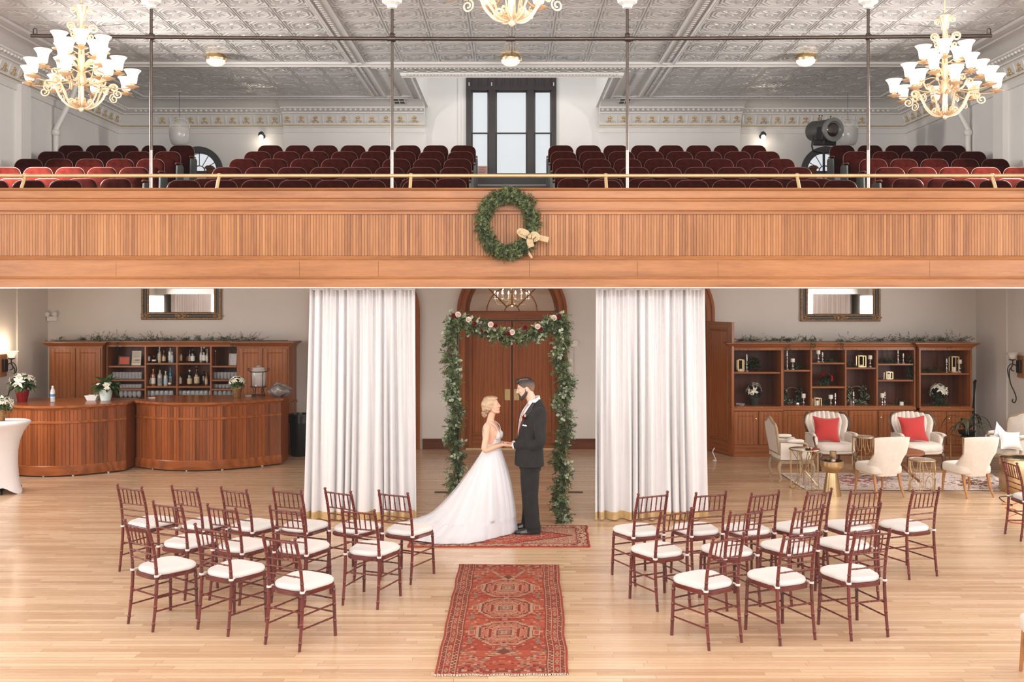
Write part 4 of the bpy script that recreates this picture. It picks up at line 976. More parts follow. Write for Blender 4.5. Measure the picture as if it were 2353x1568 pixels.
def framed(name, label, X, Y, z, w, h, frm, pic, ft=.02, cat='picture'):
    t = thing(name, label, cat, (X,Y,z)); t.rotation_euler = (math.radians(-8),0,0)
    k = MB(); k.bb((-w/2,-.012,0),(-w/2+ft,.006,h)); k.bb((w/2-ft,-.012,0),(w/2,.006,h)); k.bb((-w/2+ft,-.012,0),(w/2-ft,.006,ft)); k.bb((-w/2+ft,-.012,h-ft),(w/2-ft,.006,h)); k.build('frame', frm, t, smooth=0, bevel=.002)
    k = MB(); k.bb((-w/2+ft,-.004,ft),(w/2-ft,.0,h-ft)); k.build('picture_sheet', pic, t, smooth=0); return t
sB = (BY+.16)/F; pxm = sB/7.353
framed('picture_frame', 'small orange picture in a black frame on the back bar top shelf', bx(349), BY+.12, SHZ[0][0]+.003, 205*pxm, 158*pxm, M['black'], mat('orange_print',(196,84,56),.6,var=.1))
t = framed('text_placard', 'cream printed text card standing beside the orange picture', bx(560), BY+.10, SHZ[0][0]+.003, 158*pxm, 245*pxm, mat('placard_edge',(190,180,164),.6,var=0), mat('cream_card',(206,196,178),.7,var=.02), ft=.008, cat='sign')
k = MB(); h = 245*pxm; w_ = 158*pxm
for i in range(12):
    if i in (7,): continue
    zz = h*(.90-.065*i); k.bb((-w_*.38,-.006,zz),(w_*(.38 if i % 3 else .25),-.0045,zz+.004))
k.bb((-w_*.15,-.006,h*.34),(w_*.38,-.0045,h*.385)); k.build('text_lines', mat('print_ink',(70,62,56),.8,var=0), t, smooth=0)
framed('photo_frame', 'pale photo in a slim light wood frame at the right of the bar shelf', bx(2178), BY+.12, SHZ[3][0]+.003, 130*pxm, 200*pxm, mat('pale_frame',(196,170,140),.5,var=.1), mat('pale_photo',(178,176,178),.4,var=.15,vscale=20), ft=.014)
t = thing('wooden_candlestick', 'thin turned brown candlestick on the bar shelf beside the pale photo', 'candlestick', (bx(1880),BY+.14,SHZ[3][0]))
k = MB(); pf = [(.03,0),(.03,.01),(.012,.02)]
for i in range(6): pf += [(.009,.03+.034*i),(.016,.045+.034*i),(.009,.06+.034*i)]
k.lathe(pf+[(.014,.245),(.018,.25)], 12); k.build('turned_shaft', mat('brown_turned',(96,60,42),.3,var=.2), t, smooth=50)
k = MB(); k.lathe([(.008,.245),(.008,.27),(.002,.285)], 8); k.build('candle_stub', M['candle'], t)
# ---------------------------------------------------------------- curved bar counters
def counter(name, label, A, Bm, C, back, seed):
    A, Bm, C = Vector(A), Vector(Bm), Vector(C); t = thing(name, label, 'bar counter', (0,0,0), group='curved bar counters')
    # quadratic through A, Bm (t=.45), C
    tm = (Bm.x-A.x)/(C.x-A.x); Q = (Bm-A*(1-tm)**2-C*tm**2)/(2*tm*(1-tm))
    f = lambda u: A*(1-u)**2+Q*2*u*(1-u)+C*u*u
    def off(u, o):
        d = (Q-A)*2*(1-u)+(C-Q)*2*u; n = Vector((d.y,-d.x,0)).normalized(); p = f(u)+n*o; return p
    L = (C-A).length; nb = int(L/.053)
    def band(nm, prof_, m, n=48):
        k = MB(); rs = []
        for i in range(n+1): rs.append([tuple(off(i/n,o))[:2]+(z,) for o, z in prof_])
        k.rings(rs, True, True); return k.build(nm, M[m], t, smooth=25)
    def bead(nm, z0, z1):
        k = MB(); us = []
        for i in range(nb):
            for q, o in ((0,-.006),(.07,0),(.93,0)): us.append(((i+q)/nb,o))
        us.append((1,-.006))
        P = [off(u,o) for u, o in us]
        for a, b_ in zip(P, P[1:]): k.quad((a.x,a.y,z0),(b_.x,b_.y,z0),(b_.x,b_.y,z1),(a.x,a.y,z1))
        k.build(nm, M['barz'], t, smooth=0, recalc=False)
    bead('lower_beadboard', .18, .85); bead('upper_beadboard', .88, 1.09)
    band('base_board', [(-.03,.025),(.014,.025),(.016,.03),(.016,.165),(.008,.18),(-.03,.18)], 'barx')
    band('middle_rail', [(-.03,.84),(.008,.84),(.014,.845),(.014,.872),(.006,.882),(-.03,.882)], 'barx')
    band('under_moulding', [(-.03,1.055),(.006,1.055),(.014,1.07),(.03,1.085),(.034,1.092),(-.03,1.092)], 'barx')
    k = MB(); n = 40; fr_ = [off(i/n,.06) for i in range(n+1)]; fr2 = [off(i/n,.05) for i in range(n+1)]; bk = [(C.x+.012,back),(A.x-.012,back)]
    ring = lambda P, z, q=0: [(p.x,p.y+q,z) for p in P]+[(x,y,z) for x,y in bk]
    k.rings([ring(fr2,1.09),ring(fr_,1.096),ring(fr_,1.122),ring(fr2,1.13)]); k.build('counter_top', M['barx'], t, smooth=25)
    for p in (A, C):
        k = MB(); s_ = 1 if p is C else -1
        k.bb((p.x-s_*.03,p.y+.01,.03),(p.x-s_*.002,back-.02,1.09))
        k.build('end_panel', M['barz'], t, smooth=0)
    k = MB(); k.bb((A.x+.05,max(A.y,C.y)+.1,.05),(C.x-.05,back-.03,.08)); k.build('bottom_board', M['cabin'], t, smooth=0)
    for u in (.12,.4,.65,.9):
        k = MB(); q = off(u,-.08); k.lathe([(.03,0),(.03,.03)], 10, (q.x,q.y,0)); k.build('levelling_foot', M['silver'], t)
    return t
bp = lambda px_, Y: ((px_-CX)*Y/F, Y, 0)
counter('bar_counter', 'curved oak bar counter nearer the side wall, with the red potted poinsettia', bp(8,15.42), bp(165,15.2), bp(289,15.68), 16.35, 1)
counter('bar_counter', 'curved oak bar counter nearer the curtain, with the gold potted poinsettia', bp(313,16.0), bp(425,15.62), bp(646,16.3), 16.85, 2)
zb = 1.131
M['redfoil'] = mat('red_foil', (150,34,40), .3, .4, var=.25, vscale=40); M['goldfoil'] = mat('bronze_foil', (150,112,70), .35, .5, var=.25, vscale=40)
p = G(44,925,zb); poinsettia('potted_poinsettia', 'white poinsettia in a red foil pot on the left end of the bar', tuple(p+Vector((0,.1,0))), .47, .25, (.19,.105), 'bract', 3, M['redfoil'], droop=.15, nb=20)
p = G(541,916,zb); poinsettia('potted_poinsettia', 'white poinsettia in a bronze foil pot on the bar by the drink dispenser', tuple(p+Vector((0,.1,0))), .40, .17, (.17,.085), 'bract', 5, M['goldfoil'], droop=.35, nb=12)
p = G(237,922,zb); t = poinsettia('potted_plant', 'bushy green plant in a pale mint pot on the bar', tuple(p+Vector((0,.1,0))), .32, .27, (.185,.112), 'bract', 8, mat('mint_pot',(214,228,222),.4,var=0), 'greenwax', nb=5, droop=.4, bs=.5)
p = G(205,922,zb); t = thing('white_tray', 'white rectangular dish on the bar beside the mint pot', 'dish', tuple(p+Vector((0,.12,0))))
k = MB(); k.rings([[(-.07,-.05,0),(.07,-.05,0),(.07,.05,0),(-.07,.05,0)],[(-.105,-.075,.085),(.105,-.075,.085),(.105,.075,.085),(-.105,.075,.085)],[(-.095,-.067,.085),(.095,-.067,.085),(.095,.067,.085),(-.095,.067,.085)],[(-.06,-.04,.01),(.06,-.04,.01),(.06,.04,.01),(-.06,.04,.01)]]); k.build('dish_wall', M['white'], t, smooth=20)
k = MB(); k.bb((-.05,-.035,.011),(.05,.035,.03)); k.build('folded_napkin', M['white_fab'], t, smooth=0)
p = G(117,925,zb); t = thing('water_bottle', 'clear plastic water bottle with a blue and white label on the bar', 'bottle', tuple(p+Vector((0,.06,0))))
k = MB(); k.lathe([(.03,0),(.036,.008),(.035,.05),(.037,.06),(.037,.17),(.034,.19),(.016,.23),(.015,.245)], 16); k.build('plastic_body', glassmat('clear_plastic',(232,238,242),.08,.5), t, smooth=60)
k = MB(); k.lathe([(.0375,.075),(.0375,.16)], 16, cap=False); k.build('label_band', BM['w'], t, smooth=60)
k = MB(); k.lathe([(.0381,.09),(.0381,.13)], 16, cap=False); k.build('blue_stripe', mat('blue_print',(70,130,180),.5,var=.1), t, smooth=60)
k = MB(); k.lathe([(.017,.243),(.017,.262),(.015,.265)], 12); k.build('cap', BM['wc'], t)
for i, (u_, lab) in enumerate(((320,'small dark pen lying on the bar near its left end'),(344,'white pen lying on the bar below the wine glasses'))):
    p = G(u_,917,zb); t = thing('pen', lab, 'pen', (p.x,p.y+.1,zb+.006)); k = MB(); k.tube([(-.06,0,0),(.05,.01,0)], .007, 8); k.build('barrel', (M['black'], BM['wc'])[i], t); k = MB(); k.tube([(.05,.01,0),(.066,.012,0)], [.006,.001], 8); k.build('tip', M['silver'], t)
p = Vector(((594-CX)*16.6/F,16.6,zb)); t = thing('drink_dispenser', 'glass drink dispenser in a black wire stand on the bar', 'drink dispenser', tuple(p))
k = MB(); k.lathe([(.11,.17),(.125,.18),(.13,.40),(.12,.45),(.10,.47),(.10,.49),(.095,.48),(.12,.39),(.115,.19),(.01,.185)], 20, cap=False); k.build('glass_jar', M['glassy'], t, smooth=60)
k = MB(); k.lathe([(.105,.485),(.10,.50),(.03,.515),(.02,.535),(.005,.54)], 16); k.build('lid', M['glassy'], t)
k = MB()
for z, r in ((.17,.135),(.43,.14),(.02,.12)): k.tube([(r*math.cos(2*PI*i/20),r*math.sin(2*PI*i/20),z) for i in range(20)], .006, 6, loop=True)
for i in range(4):
    a = PI/4+PI/2*i; k.tube([(.12*math.cos(a),.12*math.sin(a),0),(.12*math.cos(a),.12*math.sin(a),.02),(.09*math.cos(a),.09*math.sin(a),.12),(.135*math.cos(a),.135*math.sin(a),.17),(.14*math.cos(a),.14*math.sin(a),.43)], .006, 6)
k.build('wire_stand', M['black'], t)
for s_ in (-1,1): k = MB(); k.tube([(s_*.14,0,.43),(s_*.19,0,.46),(s_*.19,0,.49),(s_*.15,0,.47)], .007, 6); k.build('handle', M['black'], t)
k = MB(); k.lathe([(.012,0),(.014,.05)], 8, M=Matrix.Translation((0,-.12,.2)) @ rot('X',PI/2)); k.build('spigot', M['silver'], t)
p = Vector(((645-CX)*16.6/F,16.55,zb)); t = thing('plastic_bag', 'crumpled grey plastic bag on the right end of the bar', 'bag', tuple(p))
k = MB(); rs = []; rng = random.Random(4)
for i in range(21):
    a = -PI/2+PI*i/20; rs.append([((.20*math.cos(a)+.002)*math.cos(2*PI*j/48)*(1+.10*math.sin(5*j*2*PI/48+i*.5)+.05*math.sin(11*j*2*PI/48+i)), (.12*math.cos(a)+.002)*math.sin(2*PI*j/48)*(1+.10*math.sin(7*j*2*PI/48+i*.4)), .10+.10*math.sin(a)*(1+.2*math.sin(3*j*2*PI/48+.5))*(1+.06*math.sin(9*j*2*PI/48+i*.7))) for j in range(48)])
rs = [[(x,y,max(z,.0)) for x,y,z in r] for r in rs]; k.rings(rs); k.build('crumpled_film', mat('grey_plastic',(120,112,108),.25,var=.2,vscale=12,coat=.4), t, smooth=80)
k = MB(); k.tube([(-.1,0,.19),(-.05,.02,.23),(.02,0,.21)], [.02,.03,.015], 7); k.build('twisted_neck', bpy.data.materials['grey_plastic'], t)
t = thing('glass_ashtray', 'small clear glass dish on the bar below the dispenser', 'dish', tuple(G(567,914,zb)+Vector((0,.1,0))))
k = MB(); k.lathe([(.05,0),(.075,.03),(.07,.03),(.045,.008),(.003,.008)], 16); k.build('dish_wall', M['glassy'], t)
# bin
p = ((688-CX)*17.2/F,17.25,0); t = thing('trash_can', 'black trash can between the back bar and the white curtain', 'trash can', p)
k = MB(); k.lathe([(.15,0),(.16,.02),(.19,.70),(.20,.71),(.20,.74),(.18,.74),(.15,.1),(.01,.08)], 20); k.build('bin_body', M['black'], t)
k = MB(); k.lathe([(.205,.60),(.208,.70),(.205,.75),(.185,.755),(.17,.70)], 24, cap=False, lobes=(9,.015)); k.build('bin_liner', mat('black_liner',(24,23,24),.25,var=.1,coat=.3), t, smooth=60)
# ---------------------------------------------------------------- cocktail table at the left edge
p = Vector(((4-CX)*13.95/F,13.95,0)); t = thing('cocktail_table', 'tall round cocktail table in a white stretch cover at the left edge', 'table', tuple(p))
k = MB(); rs = []; n = 48
for z, r, lob in ((0,.285,.16),(.02,.282,.155),(.10,.265,.11),(.25,.235,.05),(.42,.215,.015),(.6,.215,0),(.75,.24,0),(.88,.29,0),(.96,.345,0),(1.0,.378,0),(1.015,.385,0),(1.028,.38,0),(1.034,.365,0),(1.036,.2,0),(1.036,.02,0)):
    ring = []
    for j in range(n):
        a = 2*PI*j/n+PI/4; c4 = math.cos(4*(a-PI/4-math.radians(28))); rr = r*(1+lob*c4); zz = z
        if z < .11: zz = max(z, (.10*(1-c4)/2)*(1-z/.25)+z*.3) if c4 < .8 else z
        ring.append((rr*math.cos(a), rr*math.sin(a), zz))
    rs.append(ring)
k.rings(rs, False); k.f.append(tuple(range((len(rs)-1)*n, len(rs)*n))); k.build('stretch_cover', mat('white_spandex',(222,214,212),.6,var=.01,sheen=.3), t, smooth=60)
k = MB()
for i in range(4): a = math.radians(28)+PI/2*i; k.tube([(0,0,.05),(.26*math.cos(a),.26*math.sin(a),.012)], .012, 6)
k.tube([(0,0,.02),(0,0,1.0)], .03, 10); k.build('pedestal_base', M['black'], t)
poinsettia('potted_poinsettia', 'white poinsettia in a brown pot on the white cocktail table', (p.x-.03,p.y+.02,1.037), .36, .20, (.17,.085), 'bract', 11, M['goldfoil'], droop=.2, nb=14)
# ---------------------------------------------------------------- display shelves on the right
YD = 17.15; sR = YD/F
rx = lambda u: (1620+u/3.075-CX)*sR
rzv = lambda v: EYE-(650+v/3.075-HOR)*sR
ZB, ZTR, TOPR = .866, 1.93, 2.036
M['shelfgrey'] = mat('dusty_ledge_top', (150,122,108), .5, var=.1)
def pine(mb, p, d, L, n=16, w=.006, nl=.045, rng=random):
    p, d = Vector(p), Vector(d).normalized(); u = d.orthogonal().normalized(); v = d.cross(u)
    for i in range(n):
        q = p+d*L*(i+1)/n; a = rng.uniform(0,2*PI); e = (d*.75+u*math.cos(a)+v*math.sin(a)).normalized()
        s = e.cross(d).normalized()*w*.5; ln = nl*(1-.4*i/n)*rng.uniform(.8,1.2)
        mb.add([q-s,q+s,q+e*ln*.6+s*.8,q+e*ln,q+e*ln*.6-s*.8], [(0,1,2,3,4)])
def disp(name, label, xa, xb, yoff, d, bays, shelves, doors, retl, retr, lside=False):
    t = thing(name, label, 'display cabinet', (xa,YD+yoff,0), group='oak display cabinets'); w = xb-xa
    carcass(t, 0, w, ZB, ZTR, d, [b_-xa for b_ in bays]); carcass(t, 0, w, .19, ZB, d)
    crown(t, 0, w, ZTR, TOPR, .10 if (retl or retr) else .07, d, True, True, dl=(None if retl else .04), dr=(None if retr else .04)) if (retl or retr) else crown(t, 0, w, ZTR, TOPR-.005, .06, d, False, False)
    e = [xa+.028]+list(bays)+[xb-.028]
    for b_, zs in enumerate(shelves):
        for z in zs: shelf(t, e[b_]-xa+.01, e[b_+1]-xa-.01, z, d)
    k = MB(); k.bb((-.015*retl,-.035,ZB-.05),(w+.015*retr,d,ZB)); k.build('ledge', M['cabx'], t, smooth=0, bevel=.006)
    k = MB(); k.bb((.03,.02,ZB),(w-.03,d-.02,ZB+.004)); k.build('ledge_top', M['shelfgrey'], t, smooth=0)
    k = MB(); k.bb((-.012*retl,-.025,0),(w+.012*retr,d,.20)); k.build('plinth', M['cabx'], t, smooth=0, bevel=.006)
    k = MB(); k.bb((.03,.004,.21),(w-.03,.014,ZB-.05)); k.build('face_frame', M['cabz'], t, smooth=0)
    for a, b_, kn in doors: panel_door(t, a-xa, b_-xa, .215, ZB-.06, knob=kn)
    return t
A0, A1, B0, B1, C0, C1 = rx(185), rx(549), rx(556), rx(1505), rx(1513), rx(1886)
disp('display_cabinet', 'oak display cabinet beside the open door, with a white poinsettia on its lower shelf', A0, A1, 0, .62, [], [[rzv(632)]], [(rx(200),rx(371),('r',.78)),(rx(380),rx(545),None)], True, False)
BAYS = [rx(763),rx(1008),rx(1232)]
DSH = [[rzv(620)],[rzv(568),rzv(738)],[rzv(603)],[rzv(575),rzv(690)]]
disp('display_cabinet', 'wide middle oak display cabinet with four bays of candles and wreaths', B0, B1, .10, .5, BAYS, DSH, [(rx(560),rx(760),None),(rx(770),rx(995),None),(rx(1030),rx(1225),None),(rx(1240),rx(1490),('l',.8))], False, False)
disp('display_cabinet', 'oak display cabinet at the wall end, with the dark sticks leaning beside it', C0, C1, 0, .62, [], [[rzv(640)]], [(rx(1530),rx(1690),None),(rx(1705),rx(1870),('l',.78))], False, True)
# garlands on top of both cabinet runs
def top_garland(label, x0, x1, y, z, seed, hang):
    rng = random.Random(seed); t = thing('pine_garland', label, 'garland', ((x0+x1)/2,y,z), group='pine garlands on the cabinets'); ox = (x0+x1)/2
    k = MB(); n = int((x1-x0)*58)
    for i in range(n):
        x = lerp(x0,x1,rng.random())-ox; den = mnoise.noise(Vector((x*1.3,seed,0)))
        if den < -.22: continue
        L = rng.uniform(.08,.2)*(1+den*.6)
        pine(k, (x,rng.uniform(-.06,.08),.012+rng.random()*.02), (rng.uniform(-1,1),rng.uniform(-.5,.3),rng.uniform(.0,.42+den*.3)), L, 12, .008, .05, rng)
    for hx, hl in hang:
        for q in range(7): pine(k, (hx-ox+rng.uniform(-.05,.05),-.12,.0), (rng.uniform(-.3,.3),-.1,-1), hl*rng.uniform(.6,1), 14, .007, .04, rng)
        for q in range(5): pine(k, (hx-ox+rng.uniform(-.05,.05),-.0,.02), (rng.uniform(-.3,.3),-1,.05), .16, 10, .007, .04, rng)
    k.build('pine_sprigs', M['leafdark'], t, smooth=0, recalc=False)
    k = MB(); k.tube(spline([(lerp(x0,x1,i/9)-ox, rng.uniform(-.03,.05), .012+rng.random()*.01) for i in range(10)],4), .006, 5); k.build('garland_stem', M['stem'], t)
    return t
top_garland('thin pine garland lying along the top of the back bar', lx(390), lx(2150), YC+.1, TOPC+.008, 2, [(lx(880),.16),(lx(1735),.22)])
top_garland('thin pine garland lying along the top of the display cabinets', rx(230), rx(1870), YD+.1, TOPR+.008, 9, [(rx(580),.22),(rx(765),.16),(rx(965),.2),(rx(1730),.12)])
# candles and lanterns
ax_ = lambda u: (1650+u/7.59-CX)*(YD+.22)/F
bx_ = lambda u: (1940+u/7.353-CX)*(YD+.22)/F
PA = (YD+.22)/F/7.59; PB = (YD+.22)/F/7.353
PROTO = {}
def pillar_stick(h, seed):
    t = thing('pillar_candle_holder', 'x', 'candle holder', group='silver candle holders with pillar candles'); ch = min(.11,h*.34); b_ = h-ch
    k = MB(); k.lathe([(.042,0),(.042,.008),(.026,.018),(.014,b_*.25),(.026,b_*.38),(.028,b_*.45),(.012,b_*.56),(.011,b_*.7),(.022,b_*.8),(.014,b_*.88),(.042,b_*.97),(.044,b_)], 16); k.build('silver_stem', M['silver'], t, smooth=60)
    k = MB(); k.lathe([(.036,b_),(.038,b_+.004),(.038,h-.004),(.03,h),(.003,h-.004)], 16); k.build('candle', M['candle'], t, smooth=60)
    k = MB(); k.tube([(0,0,h-.004),(0,0,h+.012)], .0018, 5); k.build('wick', M['black'], t); return t
def taper_stick(h, seed):
    t = thing('taper_candle_holder', 'x', 'candle holder', group='silver candlesticks with slim candles'); ch = h*.3; b_ = h-ch; pf = [(.036,0),(.036,.006),(.014,.018)]
    nb = max(2,int(b_/.07))
    for i in range(nb): pf += [(.008,lerp(.02,b_,(i+.15)/nb)),(.017,lerp(.02,b_,(i+.45)/nb)),(.017,lerp(.02,b_,(i+.6)/nb)),(.008,lerp(.02,b_,(i+.85)/nb))]
    k = MB(); k.lathe(pf+[(.02,b_-.004),(.02,b_)], 12); k.build('silver_stem', M['silver'], t, smooth=60)
    k = MB(); k.lathe([(.0135,b_),(.0135,b_+.01),(.011,h-.006),(.004,h)], 10); k.build('candle', M['candle'], t, smooth=60); return t
def lantern(w, h, label, loc, ch=.07):
    t = thing('gold_lantern', label, 'lantern', loc, group='gold lanterns on the display shelves'); q = w/2; r = .0075
    k = MB()
    for sx in (-1,1):
        for sy in (-1,1): k.bb((sx*q-r,sy*q-r,0),(sx*q+r,sy*q+r,h))
    for z in (r,h-r):
        for s_ in (-1,1): k.bb((-q,s_*q-r,z-r),(q,s_*q+r,z+r)); k.bb((s_*q-r,-q,z-r),(s_*q+r,q,z+r))
    k.build('gold_frame', mat('lantern_gold',(220,192,146),.35,.6,var=.05) if 'lantern_gold' not in bpy.data.materials else bpy.data.materials['lantern_gold'], t, smooth=0)
    k = MB(); k.bb((-q,-q,.002),(q,q,.010)); k.build('floor_plate', bpy.data.materials['lantern_gold'], t, smooth=0)
    k = MB(); k.tube([(q*.5*math.cos(PI*i/10),0,h+.05*math.sin(PI*i/10)) for i in range(11)], .004, 6); k.build('handle', M['iron'], t)
    k = MB(); k.lathe([(.03,.010),(.032,.014),(.032,.01+ch),(.003,.01+ch)], 14); k.build('candle', M['candle'], t); return t
def put(kind, X, z, h, label, dy=.0):
    (pillar_stick if kind == 'p' else taper_stick)(h, 0).location = (0,0,0)
    o = bpy.context.scene.objects
    t = LAST[0]; t.location = (X,YD+.22+dy,z+.005); t['label'] = label
LAST = [None]
_thing = thing
def thing(*a, **k):
    LAST[0] = _thing(*a, **k); return LAST[0]
zA = rzv(632); zLed = ZB; zb1 = DSH[0][0]; zb2t, zb2m = DSH[1]; zb3 = DSH[2][0]; zb4t, zb4m = DSH[3]; zC = rzv(640)
put('t', ax_(500), zA, 295*PA, 'tall silver beaded candlestick on the top shelf of the cabinet by the door')
put('t', ax_(1203), zb1, 330*PA, 'very tall silver candlestick with trailing pine, first bay top shelf')
put('p', ax_(1300), zb1, 190*PA, 'silver holder with pillar candle, first bay top shelf')
put('p', ax_(1745), zb2t, 212*PA, 'silver holder with pillar candle, second bay top shelf')
put('t', ax_(1822), zb2t, 172*PA, 'short silver candlestick, second bay top shelf, beside the pillar candle')
put('p', ax_(1492), zLed, 225*PA, 'silver holder with pillar candle on the ledge in front of the first bay wreath')
put('p', ax_(1965), zLed, 205*PA, 'silver holder with pillar candle on the ledge of the second bay')
put('t', ax_(2045), zLed, 232*PA, 'slim silver candlestick on the ledge of the second bay')
put('p', bx_(437), zb3, 198*PB, 'silver holder with pillar candle, third bay top shelf by the lantern')
put('t', bx_(158), zLed, 250*PB, 'silver candlestick with tall white taper on the ledge below the third bay wreath')
put('t', bx_(908), zb4t, 225*PB, 'taller silver candlestick, fourth bay top shelf')
put('t', bx_(997), zb4t, 165*PB, 'shorter silver candlestick, fourth bay top shelf')
put('p', bx_(640), zLed, 225*PB, 'silver holder with pillar candle on the ledge of the fourth bay')
put('t', bx_(706), zLed, 242*PB, 'slim silver candlestick on the ledge of the fourth bay', .06)
put('t', bx_(1730), zC, 230*PB, 'slim silver candlestick, top shelf of the wall end cabinet')
put('p', bx_(1950), zC, 215*PB, 'silver holder with pillar candle, top shelf of the wall end cabinet')
lantern(.10, 205*PA, 'slim gold lantern on the top shelf of the cabinet by the door', (ax_(385),YD+.2,zA+.004), .03)
lantern(.115, 155*PA, 'small gold lantern with candle on the ledge of the second bay', (ax_(1720),YD+.2,zLed+.005), .10)
lantern(.125, 195*PB, 'gold lantern on the top shelf of the third bay', (bx_(283),YD+.22,zb3+.004), .03)
lantern(.11, 128*PB, 'little gold lantern on the middle shelf of the fourth bay', (bx_(748),YD+.22,zb4m+.004), .085)
lantern(.12, 268*PB, 'tall gold lantern on the top shelf of the wall end cabinet', (bx_(1843),YD+.2,zC+.004), .085)
for u, nm in ((1375,'ledge of the first bay'),):
    t = thing('votive_cup', 'small round silver votive cup on the %s' % nm, 'votive', (ax_(u),YD+.2,zLed+.005)); k = MB(); k.lathe([(.02,0),(.04,.02),(.045,.05),(.035,.075),(.03,.07),(.038,.05),(.003,.02)], 16); k.build('silver_cup', M['silver'], t); k = MB(); k.lathe([(.026,.03),(.026,.055),(.003,.055)], 12); k.build('candle', M['candle'], t)
t = thing('votive_cup', 'silver straight-sided votive cup on the ledge of the third bay', 'votive', (bx_(106),YD+.2,zLed+.005)); k = MB(); k.lathe([(.034,0),(.038,.01),(.036,.10),(.04,.11),(.033,.105),(.03,.02),(.003,.02)], 16); k.build('silver_cup', M['silver'], t); k = MB(); k.lathe([(.029,.03),(.029,.095),(.003,.095)], 12); k.build('candle', M['candle'], t)
t = thing('pillar_candle', 'plain white pillar candle on the ledge of the fourth bay', 'candle', (bx_(960),YD+.2,zLed+.005)); k = MB(); k.lathe([(.034,0),(.036,.004),(.036,.082),(.03,.086),(.003,.08)], 16); k.build('wax', M['candle'], t); k = MB(); k.tube([(0,0,.08),(0,0,.097)], .002, 5); k.build('wick', M['black'], t)
t = thing('glass_dish', 'clear cut glass dish on the ledge of the cabinet by the door', 'dish', (ax_(380),YD+.18,zLed+.005)); k = MB(); k.lathe([(.05,0),(.085,.055),(.08,.055),(.045,.01),(.003,.01)], 18, lobes=(9,.05)); k.build('dish_wall', M['glassy'], t); k = MB(); k.ell((0,0,.03),(.05,.05,.02),u=10,v=6); k.build('silver_filling', M['silver'], t)
t = thing('white_taper', 'short white taper candle standing on the middle shelf of the fourth bay', 'candle', (bx_(671),YD+.22,zb4m+.002)); k = MB(); k.lathe([(.02,0),(.02,.006),(.009,.01),(.008,.115),(.003,.12)], 10); k.build('wax', M['candle'], t); k = MB(); k.tube([(0,0,.12),(0,0,.13)], .002, 5); k.build('wick', M['black'], t)
poinsettia('potted_poinsettia', 'white poinsettia in leafy dark pot, lower shelf of the cabinet by the door', (ax_(640),YD+.26,zLed+.005), .45, .17, (.16,.10), 'bract', 21, mat('dark_pot',(40,44,36),.6,var=.1), 'pleafd', nb=9)
poinsettia('potted_poinsettia', 'white poinsettia in leafy dark pot, lower shelf of the wall end cabinet', (bx_(1610),YD+.26,zLed+.005), .42, .19, (.15,.10), 'bract', 23, bpy.data.materials['dark_pot'], 'pleafd', nb=15)
poinsettia('potted_poinsettia', 'red poinsettia on the middle shelf of the second bay', (ax_(1900),YD+.26,zb2m+.003), .245, .15, (.08,.07), 'bractred', 25, bpy.data.materials['dark_pot'], 'pleafd', nb=9)
def wreath(name, label, c, R, r, n, seed, mats, ry=0, L=.06, group=None, broken=None):
    rng = random.Random(seed); t = thing(name, label, 'wreath', c, group=group)
    for q, (mk_, share) in enumerate(mats):
        k = MB()
        for i in range(int(n*share)):
            a = rng.uniform(0,2*PI)
            if broken and broken[0] < a < broken[1]: continue
            b_ = rng.uniform(0,2*PI); rr = r*math.sqrt(rng.random())
            p = Vector(((R+rr*math.cos(b_))*math.cos(a), rr*math.sin(b_)*.8, (R+rr*math.cos(b_))*math.sin(a)))
            d = Vector((math.cos(b_)*math.cos(a)-math.sin(a)*rng.uniform(.2,1), math.sin(b_)-.3, math.cos(b_)*math.sin(a)+math.cos(a)*rng.uniform(.2,1)))
            leaf(k, p, d, rdir(rng), L*rng.uniform(.7,1.2), L*.5, .4)
        k.build('leaves', M[mk_], t, smooth=0, recalc=False)
    k = MB(); k.tube([(R*math.cos(2*PI*i/24),0,R*math.sin(2*PI*i/24)) for i in range(24)], r*.3, 6, loop=True); k.build('wreath_ring', M['stem'], t); return t
wreath('leaf_wreath', 'dark leafy wreath leaning in the first bay behind the pillar candle', (ax_(1340),YD+.40,zLed+.18), .155, .045, 420, 31, (('pleafd',.7),('leafpale',.3)), broken=(.9,2.2), group='leafy wreaths in the display bays')
wreath('leaf_wreath', 'green eucalyptus wreath leaning in the third bay behind the taper', (bx_(260),YD+.40,zLed+.19), .165, .05, 460, 33, (('pleafd',.5),('leafpale',.5)), broken=(.9,2.1), group='leafy wreaths in the display bays')
wreath('leaf_wreath', 'small dark wreath on the top shelf of the cabinet by the door', (ax_(640),YD+.40,zA+.10), .085, .035, 240, 35, (('pleafd',1.0),), group='leafy wreaths in the display bays')
wreath('leaf_wreath', 'dark wreath hanging on the right side of the fourth bay', (bx_(1110),YD+.18,zb4m+.20), .11, .05, 300, 37, (('pleafd',1.0),), group='leafy wreaths in the display bays', broken=None).scale = (.45,1,1.3)
def tuft(label, X, z, w, seed, n=26, dy=.3, h=.12):
    rng = random.Random(seed); t = thing('pine_sprig', label, 'greenery', (X,YD+dy,z), group='loose pine sprigs on the display shelves'); k = MB()
    for i in range(n): pine(k, (rng.uniform(-w,w)*.6,rng.uniform(-.05,.05),.012), (rng.uniform(-1,1),rng.uniform(-.6,.3),rng.uniform(.1,.9)), rng.uniform(.5,1)*h*1.2, 14, .007, .045, rng)
    k.build('needles', M['leafdark'], t, smooth=0, recalc=False); k = MB(); k.tube([(-w,0,.008),(w,.01,.008)], .005, 5); k.build('twig', M['stem'], t)
tuft('dark pine sprig on the first bay top shelf by the candles', ax_(1370), zb1, .07, 1)
tuft('dark pine sprig along the second bay top shelf', ax_(2000), zb2t, .17, 2, 20, h=.06)
